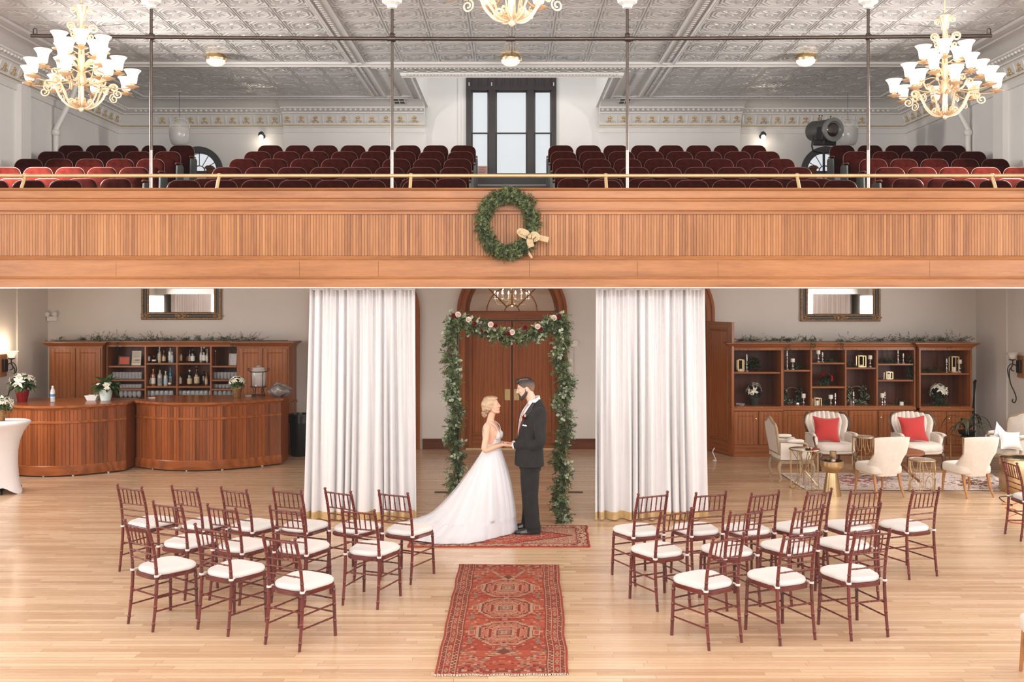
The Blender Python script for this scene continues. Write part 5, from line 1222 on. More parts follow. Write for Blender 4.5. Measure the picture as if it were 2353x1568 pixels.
tuft('dark pine sprig on the second bay middle shelf under the red poinsettia', ax_(1800), zb2m, .1, 3, 24, .2, .07)
tuft('dark pine sprig on the second bay ledge behind the candles', ax_(1900), zLed, .13, 4, 34)
tuft('dark pine sprig left of the third bay lantern', bx_(150), zb3, .08, 5, 22, .3, .08)
tuft('dark pine sprig right of the third bay pillar candle', bx_(520), zb3, .05, 6, 16, .3, .07)
tuft('dark pine sprig on the fourth bay top shelf behind the candlesticks', bx_(780), zb4t, .17, 7, 36, .3, .11)
tuft('dark pine sprig on the fourth bay ledge behind the plain candle', bx_(960), zLed, .12, 8, 30, .36, .14)
tuft('dark pine sprig along the top shelf of the wall end cabinet', bx_(1500), zC, .22, 9, 40, .3, .08)
tuft('dark pine sprig by the pillar candle, wall end cabinet top shelf', bx_(2030), zC, .06, 10, 18, .3, .1)
tuft('dark pine sprig by the slim lantern, cabinet by the door', ax_(330), zA, .07, 12, 18, .34, .1)
tuft('dark pine boughs round the pot, lower shelf of the wall end cabinet', bx_(1560), zLed, .24, 13, 50, .14, .13)
# leaning sticks in the corner
t = thing('leaning_sticks', 'pair of long dark sticks leaning in the corner beside the display cabinet', 'sticks', (8.40,17.45,0))
for a, b_ in (((-.02,.1,.02),(.20,.32,1.30)),((.0,-.03,.02),(.17,.30,1.27))): k = MB(); k.tube([a,b_], .016, 8); k.ell(b_, (.025,)*3, u=8, v=6); k.build('stick', M['black'], t)
# ---------------------------------------------------------------- mirrors
def big_mirror(x0, x1, ybot, label):
    Y = 17.95; a, b_ = W(x0,ybot,Y), W(x1,ybot,Y); w = b_.x-a.x; h = 1.15
    t = thing('wall_mirror', label, 'mirror', ((a.x+b_.x)/2,17.99,a.z), group='framed wall mirrors')
    fw = .145; q = lambda d, y: [(-w/2+d,y,d),(w/2-d,y,d),(w/2-d,y,h-d),(-w/2+d,y,h-d)]
    k = MB(); k.rings([q(0,0),q(0,-.03),q(.015,-.045),q(.035,-.04),q(.04,-.028)], False); k.rings([q(.105,-.028),q(.112,-.035),q(.125,-.035),q(.14,-.02),q(.145,-.01)], False); k.build('gilt_frame', mat('aged_gilt_frame',(136,104,70),.45,.35,var=.35,vscale=40) if 'aged_gilt_frame' not in bpy.data.materials else bpy.data.materials['aged_gilt_frame'], t, smooth=20)
    k = MB(); k.rings([q(.04,-.028),q(.06,-.022),q(.09,-.022),q(.105,-.028)], False); k.build('dark_band', mat('dark_brown_band',(58,44,34),.45,var=.2) if 'dark_brown_band' not in bpy.data.materials else bpy.data.materials['dark_brown_band'], t, smooth=20)
    rng = random.Random(3)
    for cx_, cz in ((-w/2+.07,.07),(w/2-.07,.07),(-w/2+.07,h-.07),(w/2-.07,h-.07),(0,.07),(0,h-.07)):
        k = MB(); n = 30
        rs = [[((.085 if cx_ else .12)*q*math.cos(2*PI*j/n)*(1+.22*math.cos(5*2*PI*j/n)),-.02-.03*(1-q*q)-.006*math.cos(10*PI*q),.055*q*math.sin(2*PI*j/n)*(1+.22*math.cos(5*2*PI*j/n))) for j in range(n)] for q in (1,.9,.75,.6,.45,.3,.15,.02)]
        k.rings(rs, True, True, M=Matrix.Translation((cx_,0,cz))); k.build('carved_ornament', bpy.data.materials['aged_gilt_frame'], t)
    k = MB(); k.quad((-w/2+.14,-.012,.14),(w/2-.14,-.012,.14),(w/2-.14,-.012,h-.14),(-w/2+.14,-.012,h-.14)); k.build('mirror_glass', M['mirror'], t, smooth=0)
big_mirror(324, 508, 735, 'ornate gilt and black framed mirror on the wall above the bar')
big_mirror(1840, 2024, 739, 'ornate gilt and black framed mirror above the display cabinets')

# ---------------------------------------------------------------- wall sconces
def sconce(s_, lit, label):
    Y = 16.42; X = s_*(HX-.013); z = 1.66 if s_ > 0 else 1.68
    t = thing('wall_sconce', label, 'wall sconce', (X,Y,z), rz=(0 if s_ < 0 else PI), group='iron wall sconces')   # local +x points into the hall
    k = MB(); k.bb((0,-.11,-.19),(.03,.11,.19)); k.build('wood_backplate', M['oakz'], t, bevel=.006)
    k = MB(); k.bb((.03,-.06,-.11),(.075,.06,.11)); k.build('iron_box', M['iron'], t, bevel=.008)
    k = MB(); k.tube(spline([(.07,0,-.02),(.12,0,.03),(.17,0,.02),(.185,0,-.05),(.14,0,-.08)],6), .009, 7); k.tube(spline([(.16,0,.12),(.165,0,.02),(.22,0,-.08),(.20,0,-.28),(.13,0,-.44),(.10,0,-.55),(.13,0,-.62),(.17,0,-.59),(.15,0,-.56)],7), .010, 7); k.tube(spline([(.12,0,.03),(.20,0,.04),(.25,0,-.06),(.22,0,-.2)],6), .008, 7); k.build('iron_scroll', M['iron'], t)
    k = MB(); k.lathe([(.02,.10),(.05,.11),(.055,.125),(.02,.13)], 14, (.165,0,0)); k.build('shade_cup', M['iron'], t)
    k = MB(); k.lathe([(.035,.125),(.05,.14),(.062,.18),(.085,.215),(.11,.24),(.105,.24),(.08,.215),(.055,.18),(.03,.14)], 18, (.165,0,0), cap=False, lobes=None); k.build('glass_shade', M['frost'] if lit else mat('white_glass_shade',(226,220,212),.3,var=.03), t, smooth=60)
    if lit:
        l = bpy.data.lights.new('sconce_glow','POINT'); l.energy = 12; l.color = (1,.80,.58); l.shadow_soft_size = .06; o = bpy.data.objects.new('sconce_glow',l); COL.objects.link(o); o.location = (X+.17,Y,z+.30)
sconce(-1, True, 'lit iron wall sconce with wood plate above the white poinsettia')
sconce(1, False, 'unlit black iron scroll wall sconce with wood plate by the lounge')
p = W(113,731,17.9); t = thing('emergency_light', 'small white two-lamp emergency light in the corner above the bar', 'emergency light', (p.x+.03,17.995,p.z))
k = MB(); k.bb((-.09,-.07,-.06),(.09,0,.03)); k.build('housing', M['white'], t, bevel=.008)
for s_ in (-1,1): k = MB(); k.lathe([(.02,0),(.045,.05),(.04,.055),(.003,.05)], 12, M=Matrix.Translation((s_*.07,-.04,.06)) @ rot('X',PI/2*.9)); k.build('lamp_head', M['trimwhite'], t)
p = W(1319,790,17.98); t = thing('wall_alarm_box', 'white alarm box on the wall right of the flower arch', 'alarm box', (p.x,17.998,p.z))  # fire alarm box with its wire
k = MB(); k.bb((-.07,-.05,-.06),(.07,0,.06)); k.build('box', M['white'], t, bevel=.012); k = MB(); k.bb((-.04,-.056,-.02),(.04,-.05,.03)); k.build('grille', M['trimwhite'], t, smooth=0); k = MB(); k.tube([(.01,-.006,-.06),(.012,-.006,-1.0)], .004, 5); k.build('wire', M['white'], t)
# ---------------------------------------------------------------- lounge rug
def painted_rug(name, label, P00, P10, P11, P01, nx, ny, colf, fringe=None, wob=.008, seed=1, h=.008, edgecol=None):
    """P00 near left, P10 near right, P11 far right, P01 far left"""
    P00, P10, P11, P01 = map(Vector, (P00,P10,P11,P01)); c = (P00+P10+P11+P01)/4
    t = thing(name, label, 'rug', tuple(c)); k = MB(); cols = []
    def pt(u, v):
        p = (P00*(1-u)+P10*u)*(1-v)+(P01*(1-u)+P11*u)*v-c
        p.x += wob*mnoise.noise(Vector((u*1.5,v*9,seed))); p.y += wob*1.3*mnoise.noise(Vector((u*9,v*1.5,seed+5))); p.z = h+.004*mnoise.noise(Vector((u*4,v*8,seed+9)))
        return tuple(p)
    k.v = [pt(i/nx,j/ny) for j in range(ny+1) for i in range(nx+1)]
    for j in range(ny):
        for i in range(nx):
            a = j*(nx+1)+i; k.f.append((a,a+1,a+nx+2,a+nx+1)); cols.append(colf((i+.5)/nx,(j+.5)/ny))
    nf = len(k.f)    # edge skirt
    loop = [i for i in range(nx+1)]+[(j)*(nx+1)+nx for j in range(1,ny+1)]+[ny*(nx+1)+i for i in range(nx-1,-1,-1)]+[j*(nx+1) for j in range(ny-1,0,-1)]
    base = len(k.v)
    for i in loop: x,y,z = k.v[i]; k.v.append((x,y,.0005))
    for q in range(len(loop)): r_ = (q+1)%len(loop); k.f.append((loop[q],base+q,base+r_,loop[r_])); cols.append(edgecol or cols[0])
    o = k.build('pile', colmat('woven_'+name+str(seed)), t, smooth=0, recalc=False); paint_faces(o.data, cols)
    if fringe:
        rng = random.Random(seed)
        for side in fringe:
            f = MB()
            n = int(abs((P10-P00).length)/.011) if side in 'ns' else int((P01-P00).length/.011)
            for i in range(n):
                u = i/n; a = Vector(pt(u,0 if side=='n' else 1)) if side in 'ns' else Vector(pt(0 if side=='w' else 1,u))
                d = {'n':Vector((0,-1,0)),'s':Vector((0,1,0)),'w':Vector((-1,0,0)),'e':Vector((1,0,0))}[side]
                e = a+d*rng.uniform(.018,.03)+Vector((rng.uniform(-.006,.006),rng.uniform(-.004,.004),0)); e.z = .003
                f.tube([a,e], .0035, 4, cap=False)
            f.build('fringe', mat('rug_fringe',(214,200,180),.9,var=.05) if 'rug_fringe' not in bpy.data.materials else bpy.data.materials['rug_fringe'], t)
    return t
lin_ = lambda c: srgb(*c)[:3]
def lounge_col(u, v):
    n = mnoise.fractal(Vector((u*9,v*4,1)), 1.0, 2.0, 4); n2 = mnoise.noise(Vector((u*60,v*24,3)))
    c = (206,190,182)
    n = mnoise.fractal(Vector((u*34,v*16,1)), 1.0, 2.0, 4); r = math.exp(-((u-.30)/.17)**2-((v-.55)/.4)**2); b_ = math.exp(-((u-.86)/.14)**2-((v-.45)/.3)**2); m = math.exp(-((u-.08)/.06)**2)*.5
    t_ = n*.8+n2*.55
    if r*.9+t_ > .72: c = (150,92,90)
    elif b_+t_ > .72: c = (112,78,66)
    elif t_ > .55 or (abs(n) < .06 and n2 > .1): c = (158,112,112)
    elif t_ < -.5: c = (222,212,204)
    if u < .015 or u > .985 or v < .03 or v > .97: c = (226,216,206)
    k_ = 1+n2*.1; return tuple(x*k_ for x in lin_(c))
painted_rug('lounge_rug', 'faded cream and dusty pink rug under the lounge chairs', G(1850,1127), G(2330,1129), G(2278,1089), G(1793,1089), 190, 70, lounge_col, None, .02, 3, .008, lin_((60,48,48)))
RUGZ = .013
# ---------------------------------------------------------------- lounge seating
def blob(mb, c, r, e=2.5, seed=0, u=28, v=14, M=None, warp=None):   # superellipsoid cushion
    rs = []
    pw = lambda x, q: math.copysign(abs(x)**q, x)
    for i in range(v+1):
        a = -PI/2+PI*i/v; ring = []
        for j in range(u):
            b_ = 2*PI*j/u; q = 2/e
            p = Vector((r[0]*pw(math.cos(a),q)*pw(math.cos(b_),q), r[1]*pw(math.cos(a),q)*pw(math.sin(b_),q), r[2]*pw(math.sin(a),q)))
            if i in (0,v): p.x += 1e-3*math.cos(b_); p.y += 1e-3*math.sin(b_)
            if warp: p = warp(p)
            ring.append(tuple(p+Vector(c)))
        rs.append(ring)
    mb.rings(rs, True, True, M); return mb
M['walnut'] = mat('dark_walnut_wood', (82,56,42), .35, var=.2, vscale=12, coat=.2)
M['greywood'] = mat('weathered_oak_frame', (170,146,118), .55, var=.12, vscale=14)
M['legoak'] = mat('tapered_leg_oak', (176,124,78), .4, var=.12, vscale=14)
M['redpil'] = mat('coral_red_velvet', (178,38,34), .8, var=.05, vscale=6, sheen=.4)
def cabriole(p, out, h, r0=.03, r1=.016):
    o = Vector(out).normalized(); P = Vector(p)
    return spline([P+Vector((0,0,h)), P+o*.03+Vector((0,0,h*.8)), P+o*.025+Vector((0,0,h*.5)), P+o*.0+Vector((0,0,h*.2)), P+o*.015+Vector((0,0,.03)), P+o*.035+Vector((0,0,.012))], 5)
def wingchair(label, loc, rz):
    t = thing('channel_back_armchair', label, 'armchair', loc, rz, group='channel-back armchairs')   # local +y = front
    # fan back of vertical channels
    n = 9
    for i in range(n):
        k = MB(); u0, u1 = -1+2*i/n, -1+2*(i+1)/n; rs = []
        for j in range(13):
            tt = j/12; z = .40+.50*tt; hw = lerp(.25,.375,min(1,tt*1.5)) if tt < .75 else lerp(.375,.34,(tt-.75)*4)
            ring = []
            for q in range(9):
                u = lerp(u0,u1,q/8); b_ = math.sin(PI*q/8)*.035
                x = u*hw; y = -.24-.10*tt+(.17*abs(u)**2.2)*(1-.25*tt); zt = z
                if tt > .8: zt = .80+(z-.80)*(1-.55*u*u)+.02*math.sin(PI*q/8)*(tt-.8)*5*.8
                ring.append((x,y+b_*(1 if tt > 0 else .3),zt))
            for q in range(8,-1,-1):
                u = lerp(u0,u1,q/8); x = u*hw; y = -.30-.10*tt+(.17*abs(u)**2.2)*(1-.25*tt); zt = z
                if tt > .8: zt = .80+(z-.80)*(1-.55*u*u)
                ring.append((x,y,zt))
            rs.append(ring)
        k.rings(rs, True, True); k.build('back_channel', M['cream_fab'], t, smooth=50)
    k = MB()
    for s_ in (-1,1):
        k.tube(spline([(s_*.26,-.22,.36),(s_*.30,-.17,.50),(s_*.375,-.14,.66),(s_*.385,-.16,.76),(s_*.35,-.22,.86),(s_*.27,-.30,.895)],6), .016, 8)
    k.build('show_wood_frame', M['walnut'], t)
    k = MB(); blob(k, (0,.03,.37), (.33,.31,.085), 4); k.build('seat_cushion', M['cream_fab'], t, smooth=70)
    k = MB(); blob(k, (0,.02,.31), (.315,.295,.05), 5); k.build('seat_rail', M['cream_fab'], t, smooth=70)
    for s_ in (-1,1):
        k = MB(); blob(k, (s_*.325,-.02,.45), (.05,.21,.13), 4); k.build('arm_pad', M['cream_fab'], t, smooth=70)
        k = MB(); k.tube(spline([(s_*.34,-.2,.56),(s_*.35,0,.585),(s_*.355,.16,.585),(s_*.365,.22,.56)],6), [.03]*19, 8, flat=.5); k.tube(spline([(s_*.345,.19,.57),(s_*.335,.16,.45),(s_*.32,.2,.30)],6), .018, 8); k.build('arm_rest', M['walnut'] if False else M['cream_fab'], t)
        k = MB(); k.tube(spline([(s_*.375,.225,.56),(s_*.37,.20,.52),(s_*.345,.185,.44),(s_*.33,.22,.32)],6), .014, 8); k.build('arm_post', M['walnut'], t)
        k = MB(); k.tube(cabriole((s_*.28,.26,0),(s_*.6,1,0),.28), [.032]*5+[.03]*5+[.024]*5+[.019]*5+[.018]*3+[.026]*3, 9); k.build('front_leg', M['walnut'], t)
        k = MB(); k.tube([(s_*.24,-.22,.29),(s_*.25,-.26,.12),(s_*.26,-.32,.0)], [.026,.022,.018], 8); k.build('rear_leg', M['walnut'], t)
    return t
wL = wingchair('cream channel-back armchair with a red pillow, nearer the middle of the hall', ((1908-CX)*16.0/F,15.98,RUGZ*0), PI+math.radians(4))
wR = wingchair('cream channel-back armchair with a red pillow, farther toward the side wall', ((2108-CX)*15.95/F,15.95,0), PI+math.radians(5))
def pillow(label, loc, w, h, d, eul, m, name='throw_pillow', pinch=.30):
    t = thing(name, label, 'pillow', loc); t.rotation_euler = eul
    k = MB(); n = 18; top = []; bot = []
    for j in range(n+1):
        for i in range(n+1):
            u, v = -1+2*i/n, -1+2*j/n; q = (1-u*u)*(1-v*v); e = 1-pinch*(1-max(abs(u),abs(v))**3*0)*0
            x = u*w/2*(1-pinch*(1-u*u)*0-pinch*.5*(1-v*v)*abs(u)); z = v*h/2*(1-pinch*.5*(1-u*u)*abs(v))
            y = d/2*q**.55; top.append((x,-y-.004,z)); bot.append((x,y+.004,z))
    f = lambda i, j: j*(n+1)+i
    k.add(top, [(f(i,j),f(i+1,j),f(i+1,j+1),f(i,j+1)) for j in range(n) for i in range(n)]); k.add(bot, [(f(i,j+1),f(i+1,j+1),f(i+1,j),f(i,j)) for j in range(n) for i in range(n)])
    k.build('pillow_cover', m, t, smooth=80, recalc=False)
    ed = [(-1+2*i/n,-1) for i in range(n)]+[(1,-1+2*i/n) for i in range(n)]+[(1-2*i/n,1) for i in range(n)]+[(-1,1-2*i/n) for i in range(n)]
    k = MB(); k.tube([(u*w/2*(1-pinch*.5*(1-v*v)*abs(u)),0,v*h/2*(1-pinch*.5*(1-u*u)*abs(v))) for u,v in ed], .006, 6, loop=True, up=(0,1,0)); k.build('piping', m, t); return t
pillow('coral red square pillow on the armchair nearer the middle of the hall', ((1898-CX)*15.88/F,15.86,.655), .44, .42, .15, (math.radians(-17),math.radians(4),math.radians(0)), M['redpil'])
pillow('coral red square pillow on the armchair farther toward the side wall', ((2097-CX)*15.86/F,15.84,.665), .44, .43, .15, (math.radians(-17),math.radians(-3),math.radians(0)), M['redpil'])
def slipper(label, loc, rz):
    t = thing('slipper_chair', label, 'chair', loc, rz, group='cream slipper chairs')
    k = MB(); blob(k, (0,.02,.385), (.255,.265,.075), 5); k.build('seat', M['cream_fab'], t, smooth=70)
    k = MB(); rs = []; n = 20      # wrapped back
    for j in range(15):
        tt = j/14; z = .30+.565*tt; hw = lerp(.235,.30,tt); lean = -.20-.11*tt; w_ = lerp(.44,.03,min(1,tt*1.75)**.7) if tt < .75 else .03
        out = []; inn = []
        for i in range(n+1):
            u = -1+2*i/n; x = hw*(1-.06*(abs(u)**6))*u; y = lean+(abs(u)**5)*w_*.85+.01*u*u; th = .045*(1-.5*max(0,tt-.9)*10*.5)
            out.append((x*1.02,y-th*.9,z-(.012*(abs(u)**6) if tt > .93 else 0))); inn.append((x*.86,y+th*.5+.01,z-(.012*(abs(u)**6) if tt > .93 else 0)))
        rs.append(out+inn[::-1])
    k.rings(rs, True, True); k.build('back', M['cream_fab'], t, smooth=70)
    for s_ in (-1,1):
        k = MB(); k.tube([(s_*.21,.22,.33),(s_*.225,.245,.0)], [.025,.013], 4, up=(1,1,0)); k.build('front_leg', M['legoak'], t, smooth=20)
        k = MB(); k.tube([(s_*.20,-.17,.33),(s_*.205,-.21,.15),(s_*.215,-.28,.0)], [.026,.02,.014], 4, up=(1,1,0)); k.build('rear_leg', M['legoak'], t, smooth=20)
    return t
sl = slipper('cream slipper chair seen from behind, nearer the mahogany chairs by the curtain', (5.29,13.80,RUGZ*0), math.radians(14))
dup(sl, (6.56,13.80,0), math.radians(13), 'cream slipper chair seen from behind, beside the brass drum table')
q = dup(sl, (4.065,6.98,0), math.radians(86), 'cream chair with wooden legs, cut off at the bottom right corner', 'stray chairs')
def louis(label, loc, rz, cush=True):
    t = thing('carved_frame_armchair', label, 'armchair', loc, rz, group='carved-frame cream armchairs')
    def outl(q, n=40):   # shield back outline
        base = [(-.23,.44),(-.255,.6),(-.27,.78),(-.255,.88),(-.20,.905),(-.12,.925),(0,.985),(.12,.925),(.20,.905),(.255,.88),(.27,.78),(.255,.6),(.23,.44)]
        cz = .68; return [(x*q,(z-cz)*q+cz) for x,_,z in [(p.x,0,p.y) for p in spline([(a,b_,0) for a,b_ in base],3)]]
    yl = lambda z: -.25-.16*(z-.44)
    k = MB(); P = [(x,yl(z),z) for x,z in outl(1)]; k.tube(P, .022, 8, up=(0,1,0)); k.tube([P[0],P[-1]], .02, 8); k.build('back_frame', M['greywood'], t, smooth=60)
    k = MB(); P2 = outl(.95); a = [(x,yl(z)-.018,z) for x,z in P2]; b_ = [(x,yl(z)+.015,z) for x,z in P2]; b2 = [(x*.6,yl(.68+(z-.68)*.6)+.04,.68+(z-.68)*.6) for x,z in P2]; k.rings([a,b_,b2]); k.build('back_pad', M['cream_fab'], t, smooth=60)
    k = MB(); blob(k, (0,0,.40), (.27,.265,.07), 4.5); k.build('seat_cushion', M['cream_fab'], t, smooth=70)
    k = MB(); k.rings([[(x*q,y*q,z) for x,y in ((-.25,-.25),(.25,-.25),(.29,.26),(-.29,.26))] for q,z in ((.98,.29),(1,.30),(1,.345),(.97,.35))]); k.build('seat_rail', M['greywood'], t, smooth=20, bevel=.006)
    for s_ in (-1,1):
        k = MB(); k.tube(spline([(s_*.262,yl(.64),.64),(s_*.285,-.1,.635),(s_*.30,.08,.62),(s_*.305,.14,.60),(s_*.29,.15,.56),(s_*.285,.06,.46),(s_*.28,.08,.34)],5), .017, 8); k.build('arm_frame', M['greywood'], t, smooth=60)
        k = MB(); blob(k, (s_*.292,-.02,.648), (.032,.13,.028), 3, u=16, v=8); k.build('arm_pad', M['cream_fab'], t, smooth=70)
        k = MB(); k.prism([(-.25,.36),(.07,.36),(.05,.46),(.10,.60),(-.25,.62)], (s_*.277-.012,s_*.277+.012), 'x'); k.build('side_panel', M['cream_fab'], t, smooth=20)
        k = MB(); k.tube(cabriole((s_*.26,.23,0),(s_*.5,1,0),.31), [.03]*5+[.028]*5+[.022]*5+[.016]*5+[.015]*3+[.021]*3, 8); k.build('front_leg', M['greywood'], t)
        k = MB(); k.tube(cabriole((s_*.225,-.23,0),(s_*.3,-1,0),.31), [.028]*5+[.026]*5+[.02]*5+[.015]*5+[.014]*3+[.018]*3, 8); k.build('rear_leg', M['greywood'], t)
    return t
lo = louis('carved-frame cream armchair seen side-on, beside the black-topped gold table', (4.34,14.90,0), -PI/2+math.radians(2))
dup(lo, (7.96,15.35,0), math.radians(112), 'carved-frame cream armchair with white pillows by the side wall')
pillow('white square pillow on the side-on carved armchair', (4.33,14.98,.56), .34, .30, .13, (math.radians(-62),0,math.radians(-90)), M['white_fab'])
pillow('white pillow with its corner up on the armchair by the side wall', (7.74,15.16,.62), .36, .36, .13, (math.radians(-20),math.radians(42),math.radians(20)), M['white_fab'])
pillow('flat-set white pillow in front on the armchair by the side wall', (7.80,14.99,.60), .38, .30, .12, (math.radians(-25),math.radians(6),math.radians(8)), mat('pale_grey_cloth',(220,212,206),.85,var=.03))
# ---------------------------------------------------------------- lounge tables
t = thing('hairpin_table', 'round black-topped gold wire side table beside the side-on armchair', 'side table', (4.36,14.28,0)); Rr = .218; H = .578
k = MB(); k.lathe([(Rr-.006,H-.012),(Rr-.006,H+.006),(.003,H+.006)], 32); k.build('black_glass_top', mat('black_glass',(18,16,16),.04,var=0,coat=1.0), t, smooth=60)
k = MB(); k.tube([(Rr*math.cos(2*PI*i/32),Rr*math.sin(2*PI*i/32),H) for i in range(32)], .009, 8, loop=True); k.build('top_rim', M['gold'], t)
for i in range(8):
    a = 2*PI*i/8+.2; b_ = a+PI+.35
    k = MB(); k.tube([(.97*Rr*math.cos(a),.97*Rr*math.sin(a),H),(.97*Rr*math.cos(a),.97*Rr*math.sin(a),0)], .0055, 6); k.build('upright_rod', M['gold'], t)
    k = MB(); k.tube([(.97*Rr*math.cos(a),.97*Rr*math.sin(a),H),(.02*math.cos(a),.02*math.sin(a),H*.5),(.97*Rr*math.cos(b_),.97*Rr*math.sin(b_),.01)], .0055, 6); k.build('crossing_rod', M['gold'], t)
k = MB(); k.tube([(Rr*.97*math.cos(2*PI*i/32),Rr*.97*math.sin(2*PI*i/32),.006) for i in range(32)], .006, 6, loop=True); k.build('base_ring', M['gold'], t)
M['brushgold'] = mat('brushed_gold', (204,178,136), .34, 1.0, var=.06)
t = thing('pedestal_table', 'brushed gold mushroom-shaped pedestal side table with a cup on it', 'side table', (4.585,13.72,0))
k = MB(); k.lathe([(.13,0),(.13,.01),(.078,.335)], 32, cap=True); k.build('conical_base', M['brushgold'], t, smooth=60)
k = MB(); k.lathe([(.08,.33),(.10,.36),(.14,.39),(.157,.42),(.16,.44),(.16,.495),(.15,.50),(.003,.50)], 32); k.build('cup_top', M['brushgold'], t, smooth=40)
k = MB(); k.lathe([(.145,.5005),(.145,.503),(.003,.503)], 32); k.build('mirror_inset', mat('smoked_mirror',(70,60,52),.06,.9,var=0), t)
t = thing('metal_cup', 'small brushed metal tumbler standing on the gold pedestal table', 'cup', (4.60,13.72,.504))
k = MB(); k.lathe([(.035,0),(.03,.01),(.045,.04),(.046,.13),(.043,.13),(.041,.05),(.003,.03)], 18); k.build('cup_wall', mat('champagne_metal',(190,166,136),.25,.9,var=.1), t, smooth=60); k = MB(); k.lathe([(.035,.03),(.035,.10),(.003,.10)], 14); k.build('candle', M['candle'], t)
def ring_table(label, loc, R, H, seed):
    t = thing('wire_ring_table', label, 'side table', loc, group='small gold wire tables with glass tops')
    for z, nm in ((H-.006,'top_ring'),(.008,'base_ring')): k = MB(); k.tube([(R*math.cos(2*PI*i/32),R*math.sin(2*PI*i/32),z) for i in range(32)], .009, 8, loop=True); k.build(nm, M['gold'], t)
    k = MB(); k.lathe([(R-.008,H-.004),(R-.008,H+.003),(.003,H+.003)], 32); k.build('glass_top', M['glassy'], t)
    for i in range(6):
        a = 2*PI*i/6; c, s_ = R*math.cos(a), R*math.sin(a)
        k = MB(); k.tube([(c,s_,0),(c,s_,H)], .006, 6); k.build('upright_rod', M['gold'], t)
        def arc(z0, z1, sg): return [(R*math.cos(a+PI/6+.38*math.cos(PI*q/12)), R*math.sin(a+PI/6+.38*math.cos(PI*q/12)), z0+sg*(z1)*math.sin(PI*q/12)) for q in range(13)]
        k = MB(); k.tube(arc(H-.01,H*.42,-1), .005, 6); k.tube(arc(.01,H*.42,1), .005, 6); k.build('loop_rod', M['gold'], t)
    return t
ring_table('small round gold wire table with glass top between the slipper chairs', (6.0,14.02,0), .186, .47, 1)
o = ring_table('taller gold wire table with glass top behind the nearer slipper chair', (5.67,15.45,0), .17, .60, 2)
t = thing('round_coffee_table', 'round wooden coffee table on splayed curved legs, half hidden by a slipper chair', 'coffee table', (6.06,15.0,0)); 
M['tabwood'] = wood('coffee_table_wood', (100,62,40), (142,94,64), (170,122,88), 'x', 1.5, .35)
k = MB(); k.lathe([(.36,.40),(.375,.405),(.38,.425),(.375,.44),(.36,.445),(.003,.445)], 36); k.build('table_top', M['tabwood'], t, smooth=50)
k = MB(); k.lathe([(.05,.12),(.06,.16),(.035,.22),(.04,.34),(.09,.40)], 16); k.build('pedestal', M['tabwood'], t)
for a in (-1.05,.55,2.1,3.7): k = MB(); c, s_ = math.cos(a), math.sin(a); k.tube(spline([(.03*c,.03*s_,.20),(.14*c,.14*s_,.17),(.28*c,.28*s_,.07),(.40*c,.40*s_,.016)],5), [.03]*6+[.027]*5+[.02]*5, 8); k.build('leg', M['tabwood'], t)
t = thing('plant_stand', 'gold framed square side table holding the dark spiky plant', 'side table', (7.66,16.03,0)); S_ = .22; H = .535
k = MB()
for sx in (-1,1):
    for sy in (-1,1): k.bb((sx*S_-.011,sy*S_-.011,0),(sx*S_+.011,sy*S_+.011,H))
for z in (.012,H-.012):
    for s_ in (-1,1): k.bb((-S_,s_*S_-.01,z-.011),(S_,s_*S_+.01,z+.011)); k.bb((s_*S_-.01,-S_,z-.011),(s_*S_+.01,S_,z+.011))
k.build('gold_frame', M['gold'], t, smooth=0)
k = MB(); k.bb((-S_+.01,-S_+.01,H-.008),(S_-.01,S_-.01,H+.002)); k.build('dark_top', bpy.data.materials['black_glass'], t, smooth=0)
t = thing('spiky_plant', 'dark arching long-leaved plant in a bowl on the gold square table', 'potted plant', (7.60,16.0,.538)); rng = random.Random(5)
k = MB(); k.lathe([(.07,0),(.12,.03),(.14,.08),(.13,.085),(.003,.07)], 18); k.build('bowl', M['black'], t)
k = MB()
for i in range(17):
    a = 2*PI*i/17+rng.uniform(-.2,.2); L = rng.uniform(.26,.48); up = rng.uniform(.1,.34); w_ = .022
    P = spline([(0,0,.07),(math.cos(a)*L*.4,math.sin(a)*L*.4,.09+up*.75),(math.cos(a)*L*.8,math.sin(a)*L*.8,.07+up*.7),(math.cos(a)*L*1.05,math.sin(a)*L*1.05,.0+up*.25)],4); s_ = Vector((-math.sin(a),math.cos(a),0))
    vs = []
    for j, p_ in enumerate(P): q = w_*math.sin(PI*min(.98,(j+1.2)/(len(P)+.6))); vs += [tuple(p_-s_*q),tuple(p_+Vector((0,0,-.006))),tuple(p_+s_*q)]
    k.add(vs, [(3*j+c,3*j+c+1,3*j+c+4,3*j+c+3) for j in range(len(P)-1) for c in (0,1)])
k.build('leaves', mat('bronze_green_leaf',(66,66,44),.4,var=.5,vscale=8), t, smooth=60, recalc=False)
t = thing('drum_table', 'large brushed gold drum table by the orange cord', 'side table', (7.47,14.02,0))
k = MB(); k.lathe([(.30,0),(.305,.008),(.305,.475),(.30,.485)], 48, cap=False); k.build('drum_wall', M['brushgold'], t, smooth=40)
k = MB(); k.lathe([(.298,.46),(.29,.462),(.003,.462)], 40); k.build('inset_top', bpy.data.materials['smoked_mirror'], t)
k = MB(); k.tube([(.30*math.cos(2*PI*i/40),.30*math.sin(2*PI*i/40),.487) for i in range(40)], .006, 6, loop=True); k.build('rim', M['gold'], t)
